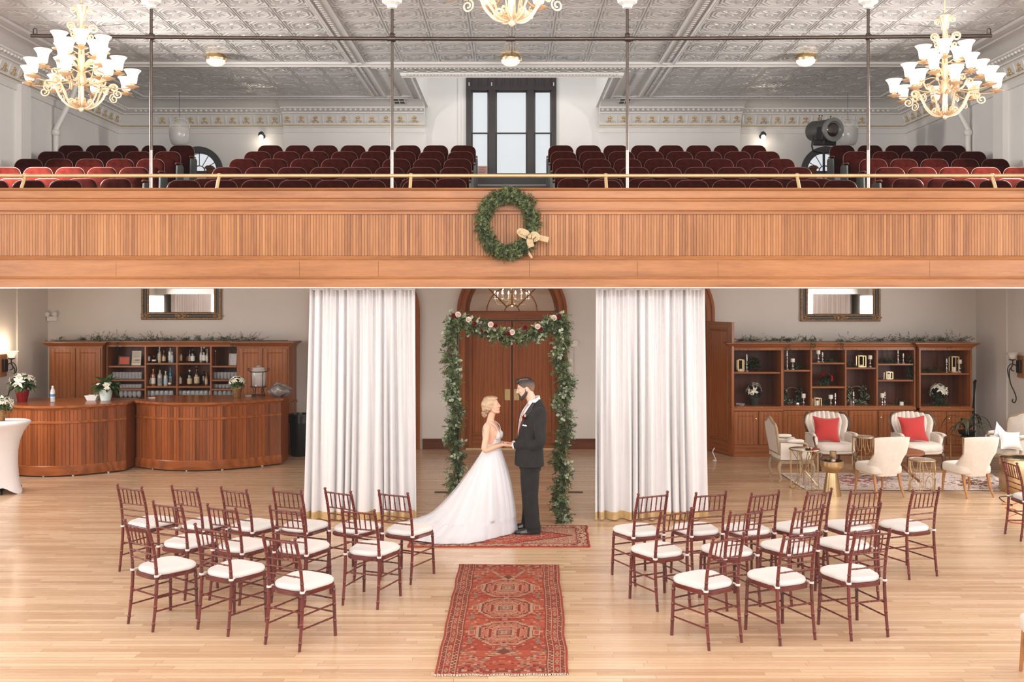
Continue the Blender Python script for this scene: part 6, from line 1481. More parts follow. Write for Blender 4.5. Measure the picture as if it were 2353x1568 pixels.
# cords on the floor
t = thing('extension_cable', 'thin orange extension cord lying on the floor at the right edge', 'cord', tuple(G(2330,1175)))
c0 = G(2330,1175); k = MB(); P = [G(2353,1152,.006),G(2338,1156,.006),G(2322,1160,.006),G(2312,1168,.006),G(2334,1172,.006),G(2336,1180,.006),G(2318,1188,.006),G(2322,1200,.006),G(2360,1203,.006)]
k.tube([p-c0 for p in spline(P,8)], .006, 6); k.build('cable', mat('orange_rubber',(206,98,56),.5,var=.05), t)
k = MB(); k.tube([P[2]-c0,P[2]-c0+Vector((-.1,.03,.01))], [.02,.016], 8); k.build('plug', mat('amber_plug',(190,140,80),.4,var=.1), t)
t = thing('power_cable', 'thin black power cord curling below the brass drum table', 'cord', tuple(G(2310,1150))); c0 = G(2310,1150); k = MB(); k.tube([p-c0 for p in spline([G(2322,1160,.006),G(2305,1152,.006),G(2297,1143,.006),G(2310,1141,.006),G(2352,1140,.006)],8)], .005, 6); k.build('cable', M['black'], t)
k = MB(); k.tube([G(2322,1160,.008)-c0,G(2326,1161,.008)-c0], .012, 6); k.build('plug', M['black'], t)
t = thing('door_tassel', 'short white cord dangling to the floor by the open door', 'cord', tuple(G(1641,1060)+Vector((0,0,0)))); k = MB(); k.tube(spline([(.0,0,.006),(.03,-.02,.006),(.0,.02,.10),(-.02,.03,.16),(.02,.06,.22)],6), .008, 6); k.build('cable', M['white_fab'], t); k = MB(); k.ell((.0,0,.012),(.025,.02,.012),u=8,v=6); k.build('tassel', M['white_fab'], t)
for u_, nm in ((1016,'bride side'),(1322,'groom side')):
    p = G(u_,1132); t = thing('floor_vent', 'dark flat floor register in the wood floor, %s of the arch' % nm, 'floor vent', (p.x,p.y,0), group='floor registers')
    k = MB()
    for q in range(7): k.bb((-.095+.03*q,-.045,.0),(-.08+.03*q,.045,.006))
    k.build('slat', M['iron'], t, smooth=0); k = MB(); k.rings([[(-.11,-.06,z),(.11,-.06,z),(.11,.06,z),(-.11,.06,z)] for z in (.0,.004)]); k.build('frame', mat('register_grey',(112,98,86),.5,.4,var=.05) if nm[0]=='b' else bpy.data.materials['register_grey'], t, smooth=0)
# ---------------------------------------------------------------- white curtains
M['drape'] = mat('white_drape', (222,219,220), .9, var=.01, sheen=.2, spec=.1)
M['goldcloth'] = mat('gold_hem_cloth', (198,166,112), .7, var=.1, vscale=20, sheen=.2)
def curtain(label, xt0, xt1, xb0, xb1, seed):
    Y = 12.17; t = thing('curtain', label, 'curtain', ((xt0+xt1)/2,Y,0), group='white curtains'); ox = (xt0+xt1)/2; rng = random.Random(seed)
    ph = [rng.uniform(0,6.28) for _ in range(6)]; N = 460
    warp_ = []; acc = 0
    for i in range(N+1): acc += 1+.55*math.sin(i/N*17+ph[0])+.25*math.sin(i/N*41+ph[1]); warp_.append(acc)
    warp_ = [w/warp_[-1] for w in warp_]
    def P(i, z, off=0):
        u = i/N; w = warp_[i]; tz = 1-z/2.944
        x = lerp(lerp(xt0,xt1,u), lerp(xb0,xb1,u), tz**1.3)-ox
        fine = .022*math.sin(2*PI*26*u+ph[2])*(1-tz)**1.5
        big = (.028+.036*tz**.7)*math.sin(2*PI*11*w+ph[3]+.5*math.sin(tz*3+u*9)); med = .014*tz*math.sin(2*PI*19*w+ph[4]+tz*1.2)
        x += .012*tz*math.cos(2*PI*11*w+ph[3])
        return (x, fine+big+med+off, z)
    def sheet(zs, off=0): k = MB(); k.rings([[P(i,z,off) for i in range(N+1)] for z in zs], False, False); return k
    hem = .115
    sheet([2.944-.0]+[2.944-(2.944-hem)*q/18 for q in range(1,19)]).build('drape_cloth', M['drape'], t, smooth=180, recalc=False)
    sheet([hem,.08,.045,.018]).build('gold_hem', M['goldcloth'], t, smooth=180, recalc=False)
    k = MB(); k.tube([(xt0-ox,0,2.938),(xt1-ox,0,2.938)], .012, 8); k.build('header_rod', M['white'], t)
    return t
cX = lambda px_: (px_-CX)*12.17/F
curtain('long white curtain with gold hem, hanging between the bar and the flower arch', cX(712), cX(954), cX(701), cX(959), 3)
curtain('long white curtain with gold hem, hanging between the flower arch and the lounge', cX(1369), cX(1619), cX(1367), cX(1627), 8)
for s_ in (-1,1):   # window drapes on the side walls, caught by the mirrors
    t = thing('window_drape', 'sheer white drape gathered along the %s side wall, seen in the mirror' % ('bar','lounge')[s_ > 0], 'curtain', (s_*(HX-.2),7.6,0)); k = MB()
    k.rings([[(.05*math.sin(i*.9)+.02*math.sin(i*2.3)*q,-4.2+8.4*i/320,lerp(4.6,.05,q)) for i in range(321)] for q in (0,.3,.6,1)], False, False); k.build('drape_cloth', M['drape'], t, smooth=180, recalc=False)
    k = MB(); k.tube([(0,-4.3,4.6),(0,4.3,4.6)], .015, 8); k.build('drape_rod', M['white'], t)
# ---------------------------------------------------------------- flower arch
AY = 12.02; aw = lambda px_, py: W(px_,py,AY)
t = thing('flower_arch', 'garland-covered wedding arch of pine and eucalyptus with white and red roses', 'flower arch', (.04,AY,0)); OFF = Vector((.04,AY,0))
rng = random.Random(12)
left = [aw(*q)-OFF for q in ((1050,728),(1036,765),(1034,820),(1043,860),(1038,905),(1050,950),(1040,1000),(1052,1050),(1044,1100),(1050,1150),(1048,1196))]
right = [aw(*q)-OFF for q in ((1283,728),(1292,765),(1284,815),(1297,860),(1303,890),(1288,925),(1300,965),(1296,1010),(1284,1050),(1296,1090),(1283,1130),(1288,1165),(1296,1197))]
topc = [aw(*q)-OFF for q in ((1045,736),(1075,745),(1105,752),(1140,768),(1175,775),(1205,770),(1240,760),(1265,745),(1288,730))]
def garland(name, ctrl, thick, npine, neuc, pm='leaf'):
    P = spline(ctrl, 10); o = MB(); o.tube(P, .018, 6); br = o.build(name, M['stem'], t)
    k = MB(); e = MB(); dk = MB()
    for i in range(npine):
        f = rng.random()*(len(P)-1.01); q = P[int(f)].lerp(P[int(f)+1], f-int(f)); T = (P[int(f)+1]-P[int(f)]).normalized()
        r = rdir(rng); r = (r-T*r.dot(T)*.3).normalized(); d = (r+Vector((0,0,-.35))+T*rng.uniform(-.3,.8)).normalized()
        pine(k if rng.random() < .6 else dk, q+r*thick*.2*rng.random(), d, thick*rng.uniform(.6,1.25), 15, .010, .055, rng)
    for i in range(neuc):
        f = rng.random()*(len(P)-1.01); q = P[int(f)].lerp(P[int(f)+1], f-int(f)); d = rdir(rng); L = thick*rng.uniform(.7,1.2)
        for j in range(6):
            pp = q+d*L*(.3+.7*j/5); s_ = d.orthogonal().normalized(); s_ = Matrix.Rotation(j*2.4,3,d) @ s_
            leaf(e, pp, s_*.8+d*.5, rdir(rng), .048*rng.uniform(.8,1.3), .042, .2)
    k.build('pine_needles', M[pm], br, smooth=0, recalc=False); dk.build('dark_pine_needles', M['leafdark'], br, smooth=0, recalc=False); e.build('eucalyptus_leaves', M['leafpale'], br, smooth=0, recalc=False)
garland('leg_garland', left, .122, 620, 90, 'leaf'); garland('leg_garland', right, .125, 700, 85, 'leaf'); garland('top_garland', topc, .12, 460, 60, 'leaf')
k = MB()
for X in (-.72,.62): k.tube([(X,.03,0),(X,.03,2.55)], .014, 8)
k.tube([(-.72,.03,2.55),(.62,.03,2.55)], .014, 8); k.build('arch_frame', M['iron'], t)
M['rosew'] = mat('blush_rose', (240,220,210), .7, var=.05, vscale=60, sss=.1); M['roser'] = mat('dark_red_rose', (126,16,28), .7, var=.2, vscale=60)
def rose(mb, c, r, face, rng):
    f = Vector(face).normalized(); u = f.orthogonal().normalized(); v = f.cross(u)
    for ring, n, op in ((.2,4,.05),(.4,5,.2),(.62,6,.45),(.84,7,.8),(1.0,7,1.15)):
        for i in range(n):
            a = 2*PI*i/n+ring*2.1; d = u*math.cos(a)+v*math.sin(a); b_ = Vector(c)+d*r*ring*.35
            tip = Vector(c)+d*r*ring+f*r*(1.0-op*.55); s_ = f.cross(d)*r*.5*ring; m_ = b_.lerp(tip,.6)+d*r*.12
            mb.add([b_-s_*.5,b_+s_*.5,m_+s_*1.05,tip+s_*.55,tip-s_*.55,m_-s_*1.05], [(0,1,2,5),(5,2,3,4)])
    mb.ell(tuple(Vector(c)+f*r*.35), (r*.17,)*3, u=8, v=6)
for (u, v), m_ in [((558,405),'rosew'),((672,465),'rosew'),((922,518),'rosew'),((1163,605),'rosew'),((1445,543),'rosew'),((1625,445),'rosew'),((510,418),'roser'),((742,510),'roser'),((972,533),'roser'),((1118,622),'roser'),((1308,553),'roser'),((1480,570),'roser'),((1685,425),'roser'),((830,590),'roser')]:
    c = aw(940+u/4.9,640+v/4.9)-OFF+Vector((0,-.11,0)); k = MB(); rose(k, c, .036 if m_ == 'rosew' else .030, (rng.uniform(-.4,.4),-1,rng.uniform(-.1,.5)), rng); k.build('rose', M[m_], t, smooth=60)['label'] = 'blush white rose' if m_ == 'rosew' else 'dark red rose'
# ---------------------------------------------------------------- wreath on the parapet
wy = YF-.075; c = W(1168,515,wy); t = thing('pine_wreath', 'large round green pine wreath with a burlap bow on the balcony front', 'wreath', tuple(c)); s_ = wy/F; rng = random.Random(4)
RX, RZ_ = 58*s_, 66*s_
for nm, m_, n in (('needles','leaf',900),('dark_needles','leafdark',560)):
    k = MB()
    for i in range(n):
        a = rng.uniform(0,2*PI); b_ = rng.uniform(0,2*PI); q = rng.random()*.07
        p = Vector(((RX+q*math.cos(b_))*math.cos(a), q*math.sin(b_)-.01, (RZ_+q*math.cos(b_))*math.sin(a)))
        d = Vector((math.cos(b_)*math.cos(a)-math.sin(a)*.5, min(.2,math.sin(b_))-.25, math.cos(b_)*math.sin(a)+math.cos(a)*.5)); pine(k, p, d, rng.uniform(.04,.085), 11, .008, .04, rng)
    k.build(nm, M[m_], t, smooth=0, recalc=False)
k = MB(); k.tube([(RX*math.cos(2*PI*i/40),.0,RZ_*math.sin(2*PI*i/40)) for i in range(40)], .045, 8, loop=True); k.build('wreath_core', M['leafdark'], t)
M['burlap'] = mat('burlap', (196,172,136), .95, var=.2, vscale=80, bump=.4, bscale=300)
b = bpy.data.objects.new('burlap_bow', None); COL.objects.link(b); b.parent = t; b.location = (W(1217,545,wy)-c)+Vector((0,-.10,0)); 
def ribbon(mb, ctrl, w, up=(0,-.25,1)):
    P = spline(ctrl, 8); vs = []
    for i, p in enumerate(P):
        T = (P[min(i+1,len(P)-1)]-P[max(i-1,0)]).normalized(); s__ = T.cross(Vector((0,-1,0))).normalized(); q = w*(.35+.65*min(1,i/6))
        vs += [tuple(p-s__*q), tuple(p+Vector((0,-.01,0))), tuple(p+s__*q)]
    mb.add(vs, [(3*i+j,3*i+j+1,3*i+j+4,3*i+j+3) for i in range(len(P)-1) for j in (0,1)])
for nm, ct, w in (('bow_loop',[(0,0,0),(-.05,-.03,.045),(-.12,-.02,.065),(-.10,.0,.03),(-.03,.0,0)],.036),('bow_loop',[(0,0,0),(.05,-.04,.01),(.075,-.05,-.01),(.04,-.01,-.02)],.05),('bow_tail',[(0,0,0),(.08,-.0,-.005),(.15,.01,-.02),(.23,.02,-.04)],.034),('bow_tail',[(0,0,0),(.0,-.01,-.06),(.01,-.0,-.10),(.02,.0,-.13)],.04),('bow_tail',[(-.02,.02,-.17),(.0,.02,-.22),(.03,.02,-.26)],.014)):
    k = MB(); ribbon(k, ct, w); k.build(nm, M['burlap'], b, smooth=60, recalc=False)
k = MB(); k.ell((0,-.03,0),(.024,.02,.03),u=10,v=8); k.build('bow_knot', M['burlap'], b)
# ---------------------------------------------------------------- woven runners
def hsh(*a):
    h = 1779033703
    for x in a: h = ((h ^ int(x))*2654435761+12345) & 0xffffffff; h ^= h >> 13
    return (h & 0xffff)/65535
RC = {k_: lin_(v) for k_, v in dict(red=(178,68,50), org=(196,92,64), sal=(208,128,100), cre=(208,176,142), dk=(84,62,56), brd=(164,58,48), gn=(140,132,112), wine=(138,44,42)).items()}
def runner_col(u, v):
    Wd, Ln = 1.03, 2.98; x = abs(u-.5)*Wd; l = v*Ln; e = min(.5-abs(u-.5), 1)*Wd; el = min(v,1-v)*Ln; q = .012
    xi, li = int(x/q), int(l/q); xe, le = int(e/q), int(el/q)
    base = None
    if e < .016: base = 'red'
    elif e < .022 or .052 < e < .058 or .108 < e < .114 or .150 < e < .156: base = 'cre'
    elif e < .052: base = 'dk' if (int(l/.03)+int((e-.022)/.015)) % 2 else ('cre' if hsh(li,3) > .7 else 'brd')
    elif e < .108:
        m = (l % .16)/.16; d = abs(m-.5)*2; y_ = abs(e-.083)/.025
        base = 'brd'
        if d+y_ < .7: base = 'cre' if d+y_ > .45 else 'gn'
        elif abs(d-.75) < .12 and y_ < .8: base = 'sal' if hsh(li,9) > .4 else 'wine'
    elif e < .150: base = 'dk' if (int(l/.03)+int((e-.114)/.018)) % 2 else ('cre' if hsh(li,5) > .6 else 'red')
    elif e < .168: base = 'dk' if e > .161 else 'brd'
    elif el < .03: base = 'cre' if le % 2 else 'brd'
    elif el < .10: base = ('dk','cre','brd','brd','sal')[int(hsh(xi//2,le//2)*4.99)]
    else:
        base = 'org' if hsh(li//5,77) > .45 else 'red'
        med = min((abs(l-c_),i) for i, c_ in enumerate((.89,1.545,2.15)))
        d = med[0]; X, D = int(x/.02)*.02/.235, int(d/.02)*.02/.27; o = max(X, D, (X+D)*.70)
        lat = x > .2 and d < .06 and x < .31
        if o < 1.0:
            if x < .082 and d < .082:
                base = 'cre' if max(x,d) > .066 else ('gn' if hsh(xi,int(d/q),2) > .35 else 'cre')
                if .054 < max(x,d) < .066: base = 'wine'
            elif o < .80:
                base = 'sal' if hsh(xi//2,int(d/q)//2,4) > .28 else ('cre' if hsh(xi,int(d/q),6) > .5 else 'wine')
                if .50 < o < .56: base = 'cre'
                if abs(x-.12) < .012 and d < .1: base = 'wine'
            elif o < .90: base = 'dk' if x > d*.9 else ('sal' if hsh(xi,int(d/q)) > .4 else 'dk')
            else: base = 'cre'
        elif lat: base = 'cre' if (x > .295 or d > .045 or .25 < x < .262) else ('dk' if x < .25 else 'org')
        else:
            sp = (x/.37)+(min(abs(l-.12),abs(l-2.86),9)/.5)
            corner = (x > .10) and (min(l,Ln-l)-.08)/.55+(.37-x)/.30 < 1
            if corner: base = ('dk','sal','cre','gn','red','org')[int(hsh(xi//2,int(min(l,Ln-l)/q)//2,8)*5.99)]
            elif min(l,Ln-l) < .62 and abs(x-(.60-min(l,Ln-l))*.45) < .02: base = 'cre' if hsh(li) > .3 else 'dk'
            elif x < .06 and min(abs(l-.45),abs(l-2.5)) < .06: base = 'dk' if x+min(abs(l-.45),abs(l-2.5)) < .07 else 'cre'
            else:
                h = hsh(xi//2, int((l % .6)/q)//2, 21)
                if h > .93: base = 'cre'
                elif h > .88: base = 'dk'
                elif h > .82: base = 'sal'
                if .27 < x < .30 and (l % .3) < .16: base = 'gn' if (l % .3) > .02 else 'dk'
    c = RC[base]; w = 1+.10*mnoise.noise(Vector((u*30,v*80,2)))+.10*mnoise.noise(Vector((u*3,v*7,5))); fade = .3
    g = (RC['org']); r_ = [lerp(a,b_,fade)*w*.66 for a, b_ in zip(c, g)]; y_ = sum(r_)/3; return tuple(lerp(q,y_,.12) for q in r_)
painted_rug('aisle_runner', 'long red oriental runner rug with three medallions in the aisle', G(998,1553), G(1307,1551), G(1284,1300), G(1055,1299), 170, 430, runner_col, 'ns', .012, 1, .009, tuple(q*.66 for q in RC['brd']))
RC2 = {k_: lin_(v) for k_, v in dict(red=(176,60,48), rose=(190,92,76), cre=(206,184,156), dk=(66,46,46), gn=(128,116,100), wine=(134,38,40)).items()}
def rug2_col(u, v):
    Lx, Ly = 2.1, 1.07; x = (.5-abs(u-.5))*Lx; y = (.5-abs(v-.5))*Ly; e = min(x, y); mx, my = int(x/.0105), int(y/.0107)
    if e < .02: b_ = 'red'
    elif e < .03 or .135 < e < .145: b_ = 'dk'
    elif e < .055 or .115 < e < .135: b_ = 'cre' if hsh(mx//2,my//2) > .45 else 'dk'
    elif e < .115:
        h = hsh(mx//2,my//2,7); b_ = 'cre' if h > .35 else ('red' if h > .15 else 'dk')
    elif e < .165: b_ = 'red' if (mx+my) % 3 else 'cre'
    else:
        X, Y = abs(u-.5)*Lx/.86, abs(v-.5)*Ly/.36; d = X+Y*.8
        h = hsh(mx,my,3)
        if d < .95: b_ = 'rose' if h > .6 else ('cre' if h < .12 else 'red')
        elif d < 1.03: b_ = 'dk'
        else: b_ = 'cre' if h > .5 else ('gn' if h > .25 else 'rose')
        if abs(d-.6) < .03 or abs(d-.3) < .03: b_ = 'cre' if h > .3 else 'dk'
    w = 1+.15*mnoise.noise(Vector((u*60,v*30,2))); return tuple(lerp(a,g_,.25)*w*.8 for a, g_ in zip(RC2[b_],RC2['rose']))
painted_rug('altar_rug', 'red and cream patterned rug under the bride and groom', G(936,1259), G(1356,1259), G(1349,1209), G(950,1209), 230, 116, rug2_col, None, .01, 2, .010, RC2['red'])
# ---------------------------------------------------------------- chandeliers
M['chgold'] = mat('pale_gold_leaf', (232,206,174), .38, .6, var=.08, vscale=20)
def curl(c, r, a0, turns, plane, n=20, shrink=.25):
    c = Vector(c); P = []
    for i in range(n+1):
        q = i/n; a = a0+turns*2*PI*q; rr = r*lerp(1,shrink,q); P.append(c+Vector((math.cos(a)*rr,0,math.sin(a)*rr)))
    return P
def chandelier(label, loc):
    t = thing('chandelier', label, 'chandelier', loc, group='gold chandeliers')
    k = MB(); k.lathe([(.004,0),(.02,.012),(.028,.03),(.018,.06),(.03,.085),(.034,.12),(.03,.28),(.05,.33),(.06,.38),(.045,.44),(.028,.48),(.04,.54),(.036,.66),(.028,.74),(.042,.82),(.05,.88),(.032,.94),(.026,1.02),(.034,1.10),(.06,1.19),(.07,1.22),(.03,1.235),(.012,1.25)], 18); k.build('central_stem', M['chgold'], t, smooth=60)
    k = MB(); k.tube([(0,0,1.24),(0,0,ZC-loc[2]-.06)], .008, 6); rod_ = k.build('hanging_rod', M['chgold'], t)
    k = MB(); k.lathe([(.01,-.08),(.05,-.06),(.085,-.02),(.09,0)], 16, (0,0,ZC-loc[2])); k.build('ceiling_canopy', M['chgold'], t)
    def ring_of(n, a0, fn):
        for i in range(n): fn(a0+2*PI*i/n, i)
    protos = {}
    def arm(key, pts, r, cup, shade_z):
        def f(a, i):
            if key not in protos:
                k = MB(); k.tube(pts, r, 7, flat=.6); o = k.build('arm', M['chgold'], t, smooth=60)
                cx, cz = cup; k = MB(); k.lathe([(.012,-.03),(.05,-.012),(.075,-.004),(.078,.0),(.03,.006),(.022,.02),(.03,.03),(.036,.05)], 16, (cx,0,cz)); c_ = k.build('drip_cup', M['chgold'], o, smooth=50)
                z0 = cz+.03; k = MB(); k.lathe([(.034,z0),(.046,z0+.008),(.052,z0+.035),(.055,z0+.07),(.062,z0+.105),(.078,z0+.135),(.092,z0+.150),(.096,z0+.157),(.090,z0+.158),(.074,z0+.142),(.057,z0+.105),(.048,z0+.05),(.04,z0+.012)], 20, (cx,0,0), cap=False); s_ = k.build('glass_shade', M['frost'], o, smooth=60)
                protos[key] = (o,c_,s_); o.rotation_euler = (0,0,a)
            else:
                o0,c0,s0 = protos[key]; o = o0.copy(); COL.objects.link(o); o.parent = t; o.rotation_euler = (0,0,a)
                for ch in (c0,s0): q = ch.copy(); COL.objects.link(q); q.parent = o
        return f
    ring_of(8, .15, arm('low', spline([(.04,0,.30),(.15,0,.33),(.30,0,.295),(.44,0,.285),(.555,0,.30)],6), .011, (.56,.315), 0))
    ring_of(6, .45, arm('mid', spline([(.04,0,.46),(.14,0,.50),(.27,0,.465),(.385,0,.475)],6), .011, (.395,.49), 0))
    ring_of(5, .1, arm('high', spline([(.03,0,.66),(.10,0,.69),(.18,0,.665),(.235,0,.675)],6), .010, (.24,.69), 0))
    def part_ring(nm, n, a0, pts, r, flat=.45):
        k = MB(); k.tube(pts, r, 7, flat=flat, up=(0,1,0)); me = None
        for i in range(n):
            if me is None: o = k.build(nm, M['chgold'], t, smooth=60); me = o
            else: o = me.copy(); COL.objects.link(o); o.parent = t
            o.rotation_euler = (0,0,a0+2*PI*i/n)
    F_ = 2.2
    part_ring('lower_scroll', 8, .35, spline([(.02,0,.07),(.06,0,.05),(.14,0,.075),(.22,0,.16),(.26,0,.25),(.30,0,.31)],6)+curl((.345,0,.30),.05,PI,-1.3,0,18), .014)
    part_ring('under_curl', 8, .75, spline([(.03,0,.10),(.06,0,.06)],3)+curl((.10,0,.11),.045,-PI*.7,1.4,0,18), .011)
    part_ring('hanging_curl', 8, .15, curl((.40,0,.22),.055,PI*.6,1.5,0,20), .008)
    part_ring('middle_scroll', 6, .45, spline([(.04,0,.40),(.12,0,.34),(.20,0,.38),(.23,0,.44)],5)+curl((.275,0,.44),.042,PI,-1.3,0,16), .010)
    part_ring('crown_scroll', 5, .3, spline([(.03,0,.80),(.05,0,.90),(.08,0,.97)],5)+curl((.125,0,.965),.052,PI*.8,-1.4,0,18), .012)
    part_ring('crown_under_curl', 5, .3, spline([(.03,0,.95),(.06,0,.90)],3)+curl((.10,0,.875),.035,PI*.8,1.4,0,14), .010)
    part_ring('top_scroll', 4, .5, spline([(.03,0,1.06),(.04,0,1.14),(.06,0,1.19)],5)+curl((.085,0,1.165),.034,PI*.6,-1.4,0,14), .010)
    part_ring('side_leaf', 5, .9, spline([(.05,0,.52),(.09,0,.57),(.14,0,.585),(.17,0,.56)],5), .018, .25)
    return t
chz = 4.96
ch1 = chandelier('gold tiered chandelier with glowing bell shades, hanging at the left', ((187-CX)*11.0/F,11.0,chz))
dup(ch1, ((2171-CX)*11.25/F,11.25,chz-.04), math.radians(23), 'gold tiered chandelier with glowing bell shades, hanging at the right')
dup(ch1, ((1176-CX)*7.75/F,7.75,EYE+628*7.75/F), math.radians(12), 'gold chandelier cut off by the top edge, hanging nearest in the centre')
for X, Y, Z in ((-4.95,11,5.75),(5.08,11.25,5.75),(0,7.75,5.85)):
    l = bpy.data.lights.new('chandelier_glow','POINT'); l.energy = 26; l.color = (1,.86,.70); l.shadow_soft_size = .35; o = bpy.data.objects.new('chandelier_glow',l); COL.objects.link(o); o.location = (X,Y,Z)
# lobby chandelier, seen through the fanlight
t = thing('lobby_chandelier', 'brass candle chandelier seen through the arched window over the middle doors', 'chandelier', (0,19.9,2.64))
k = MB(); k.lathe([(.004,0),(.05,.03),(.07,.07),(.05,.11),(.02,.14),(.03,.2),(.02,.4),(.03,.5),(.012,.6)], 16); k.build('central_stem', M['brass'], t, smooth=60)
k = MB(); k.tube([(0,0,.6),(0,0,.88)], .008, 6); k.build('hanging_rod', M['brass'], t)
M['flame'] = mat('flame_bulb', (255,240,215), .4, var=0, emit=(255,232,196), es=14)
for tier, n, r, z in ((0,8,.36,.16),(1,6,.22,.26)):
    for i in range(n):
        a = 2*PI*i/n+.3*tier+.2; c_, s_ = math.cos(a), math.sin(a)
        k = MB(); k.tube([(x*c_,x*s_,z_) for x, _, z_ in spline([(.03,0,z),(r*.4,0,z-.09),(r*.85,0,z-.08),(r,0,z+.02)],5)], .010, 6); ar = k.build('arm', M['brass'], t)
        k = MB(); k.lathe([(.008,0),(.03,.01),(.03,.018),(.011,.02),(.011,.10)], 10, (r*c_,r*s_,z+.02)); k.build('candle_sleeve', M['candle'], ar)
        k = MB(); k.lathe([(.008,0),(.018,.025),(.012,.05),(.002,.075)], 10, (r*c_,r*s_,z+.12)); k.build('bulb', M['flame'], ar)
l = bpy.data.lights.new('lobby_glow','POINT'); l.energy = 45; l.color = (1,.82,.6); l.shadow_soft_size = .2; o = bpy.data.objects.new('lobby_glow',l); COL.objects.link(o); o.location = (0,19.6,2.3)
# ---------------------------------------------------------------- figures
def remeshed(mb, voxel, smooth=6, fac=.5):
    me = bpy.data.meshes.new('tmp'); me.from_pydata(mb.v, [], mb.f)
    bm = bmesh.new(); bm.from_mesh(me); bmesh.ops.recalc_face_normals(bm, faces=bm.faces); bm.to_mesh(me); bm.free()
    o = bpy.data.objects.new('tmp', me); ts = bpy.data.scenes.new('tmp'); ts.collection.objects.link(o)
    r = o.modifiers.new('r', 'REMESH'); r.mode = 'VOXEL'; r.voxel_size = voxel; r.use_smooth_shade = True
    if smooth: s = o.modifiers.new('s', 'SMOOTH'); s.iterations = smooth; s.factor = fac
    
    with bpy.context.temp_override(scene=ts, view_layer=ts.view_layers[0]): dg = bpy.context.evaluated_depsgraph_get()
    out = bpy.data.meshes.new_from_object(o.evaluated_get(dg))
    bpy.data.objects.remove(o); bpy.data.meshes.remove(me); bpy.data.scenes.remove(ts)
    out.shade_smooth(); return out
def add_obj(name, me, m, parent=None):
    me.materials.clear(); me.materials.append(m); o = bpy.data.objects.new(name, me); COL.objects.link(o)
    if parent: o.parent = parent
    return o
def paint_verts(me, fn):
    a = me.color_attributes.new('Col', 'FLOAT_COLOR', 'POINT'); buf = []
    for v in me.vertices: c = fn(v.co); buf += [c[0],c[1],c[2],1.0]
    a.data.foreach_set('color', buf)
def displace(me, fn):
    n = len(me.vertices); co = [v.co.copy() for v in me.vertices]; no = [v.normal.copy() for v in me.vertices]
    buf = []
    for c, q in zip(co, no): p = c+q*fn(c); buf += [p.x,p.y,p.z]
    me.vertices.foreach_set('co', buf); me.update()
def keep_faces(me, fn):
    bm = bmesh.new(); bm.from_mesh(me); bmesh.ops.delete(bm, geom=[f for f in bm.faces if not fn(f.calc_center_median())], context='FACES'); bm.to_mesh(me); bm.free(); me.shade_smooth()
def cap(mb, pts, rs, seg=14):      # limb with rounded ends through the joints
    P = spline(pts, 6); n = len(pts)-1; R = []
    for i in range(len(P)):
        f = i/6; k = min(int(f), n-1); R.append(lerp(rs[k], rs[k+1], f-k))
    d0 = (P[0]-P[1]).normalized(); d1 = (P[-1]-P[-2]).normalized()
    Q = [P[0]+d0*R[0]*q for q in (.98,.85,.5)]+P+[P[-1]+d1*R[-1]*q for q in (.5,.85,.98)]
    R2 = [R[0]*q for q in (.2,.53,.87)]+R+[R[-1]*q for q in (.87,.53,.2)]
    mb.tube(Q, R2, seg)
def loft(mb, rows, seg=36, Mx=None, e=2.0):     # rows: z, cx, rx, ry
    rs = []
    pw = lambda x: math.copysign(abs(x)**(2/e), x)
    for z, cx, rx_, ry in rows: rs.append([(cx+rx_*pw(math.cos(2*PI*j/seg)), ry*pw(math.sin(2*PI*j/seg)), z) for j in range(seg)])
    mb.rings(rs, True, True, Mx)
def head(mb, H, fem=False):
    E = lambda c, r: mb.ell(c, r, H, 22, 14)
    E((-.012,0,.030),(.098,.077,.088)); E((.0,0,-.005),(.085,.070,.085)); E((.036,0,-.032),(.058,.058,.082))
    E((.064,0,-.092),(.026,.028 if not fem else .023,.024))
    for s in (-1,1):
        m_ = MB(); cap(m_, [(-.012,s*.054,-.045),(.02,s*.043,-.078),(.06,s*.016,-.095)], [.02,.018,.018]); mb.merge(m_, H)
        E((.062,s*.036,-.018),(.026,.021,.024)); E((-.010,s*.078,-.004),(.017,.008,.030)); E((-.004,s*.076,-.024),(.010,.008,.012))
        E((.097,s*.010,-.029),(.010,.008,.007)); E((.079,s*.031,.002),(.013,.014,.011))
    E((.074,0,.026),(.018,.050,.014))
    m_ = MB(); cap(m_, [(.088,0,.014),(.099,0,-.010),(.108 if not fem else .104,0,-.025)], [.007,.008,.0105 if not fem else .009]); mb.merge(m_, H)
    E((.088,0,-.0535),(.011,.021,.006)); E((.087,0,-.064),(.010,.018,.007)); E((.078,0,-.058),(.015,.030,.018))
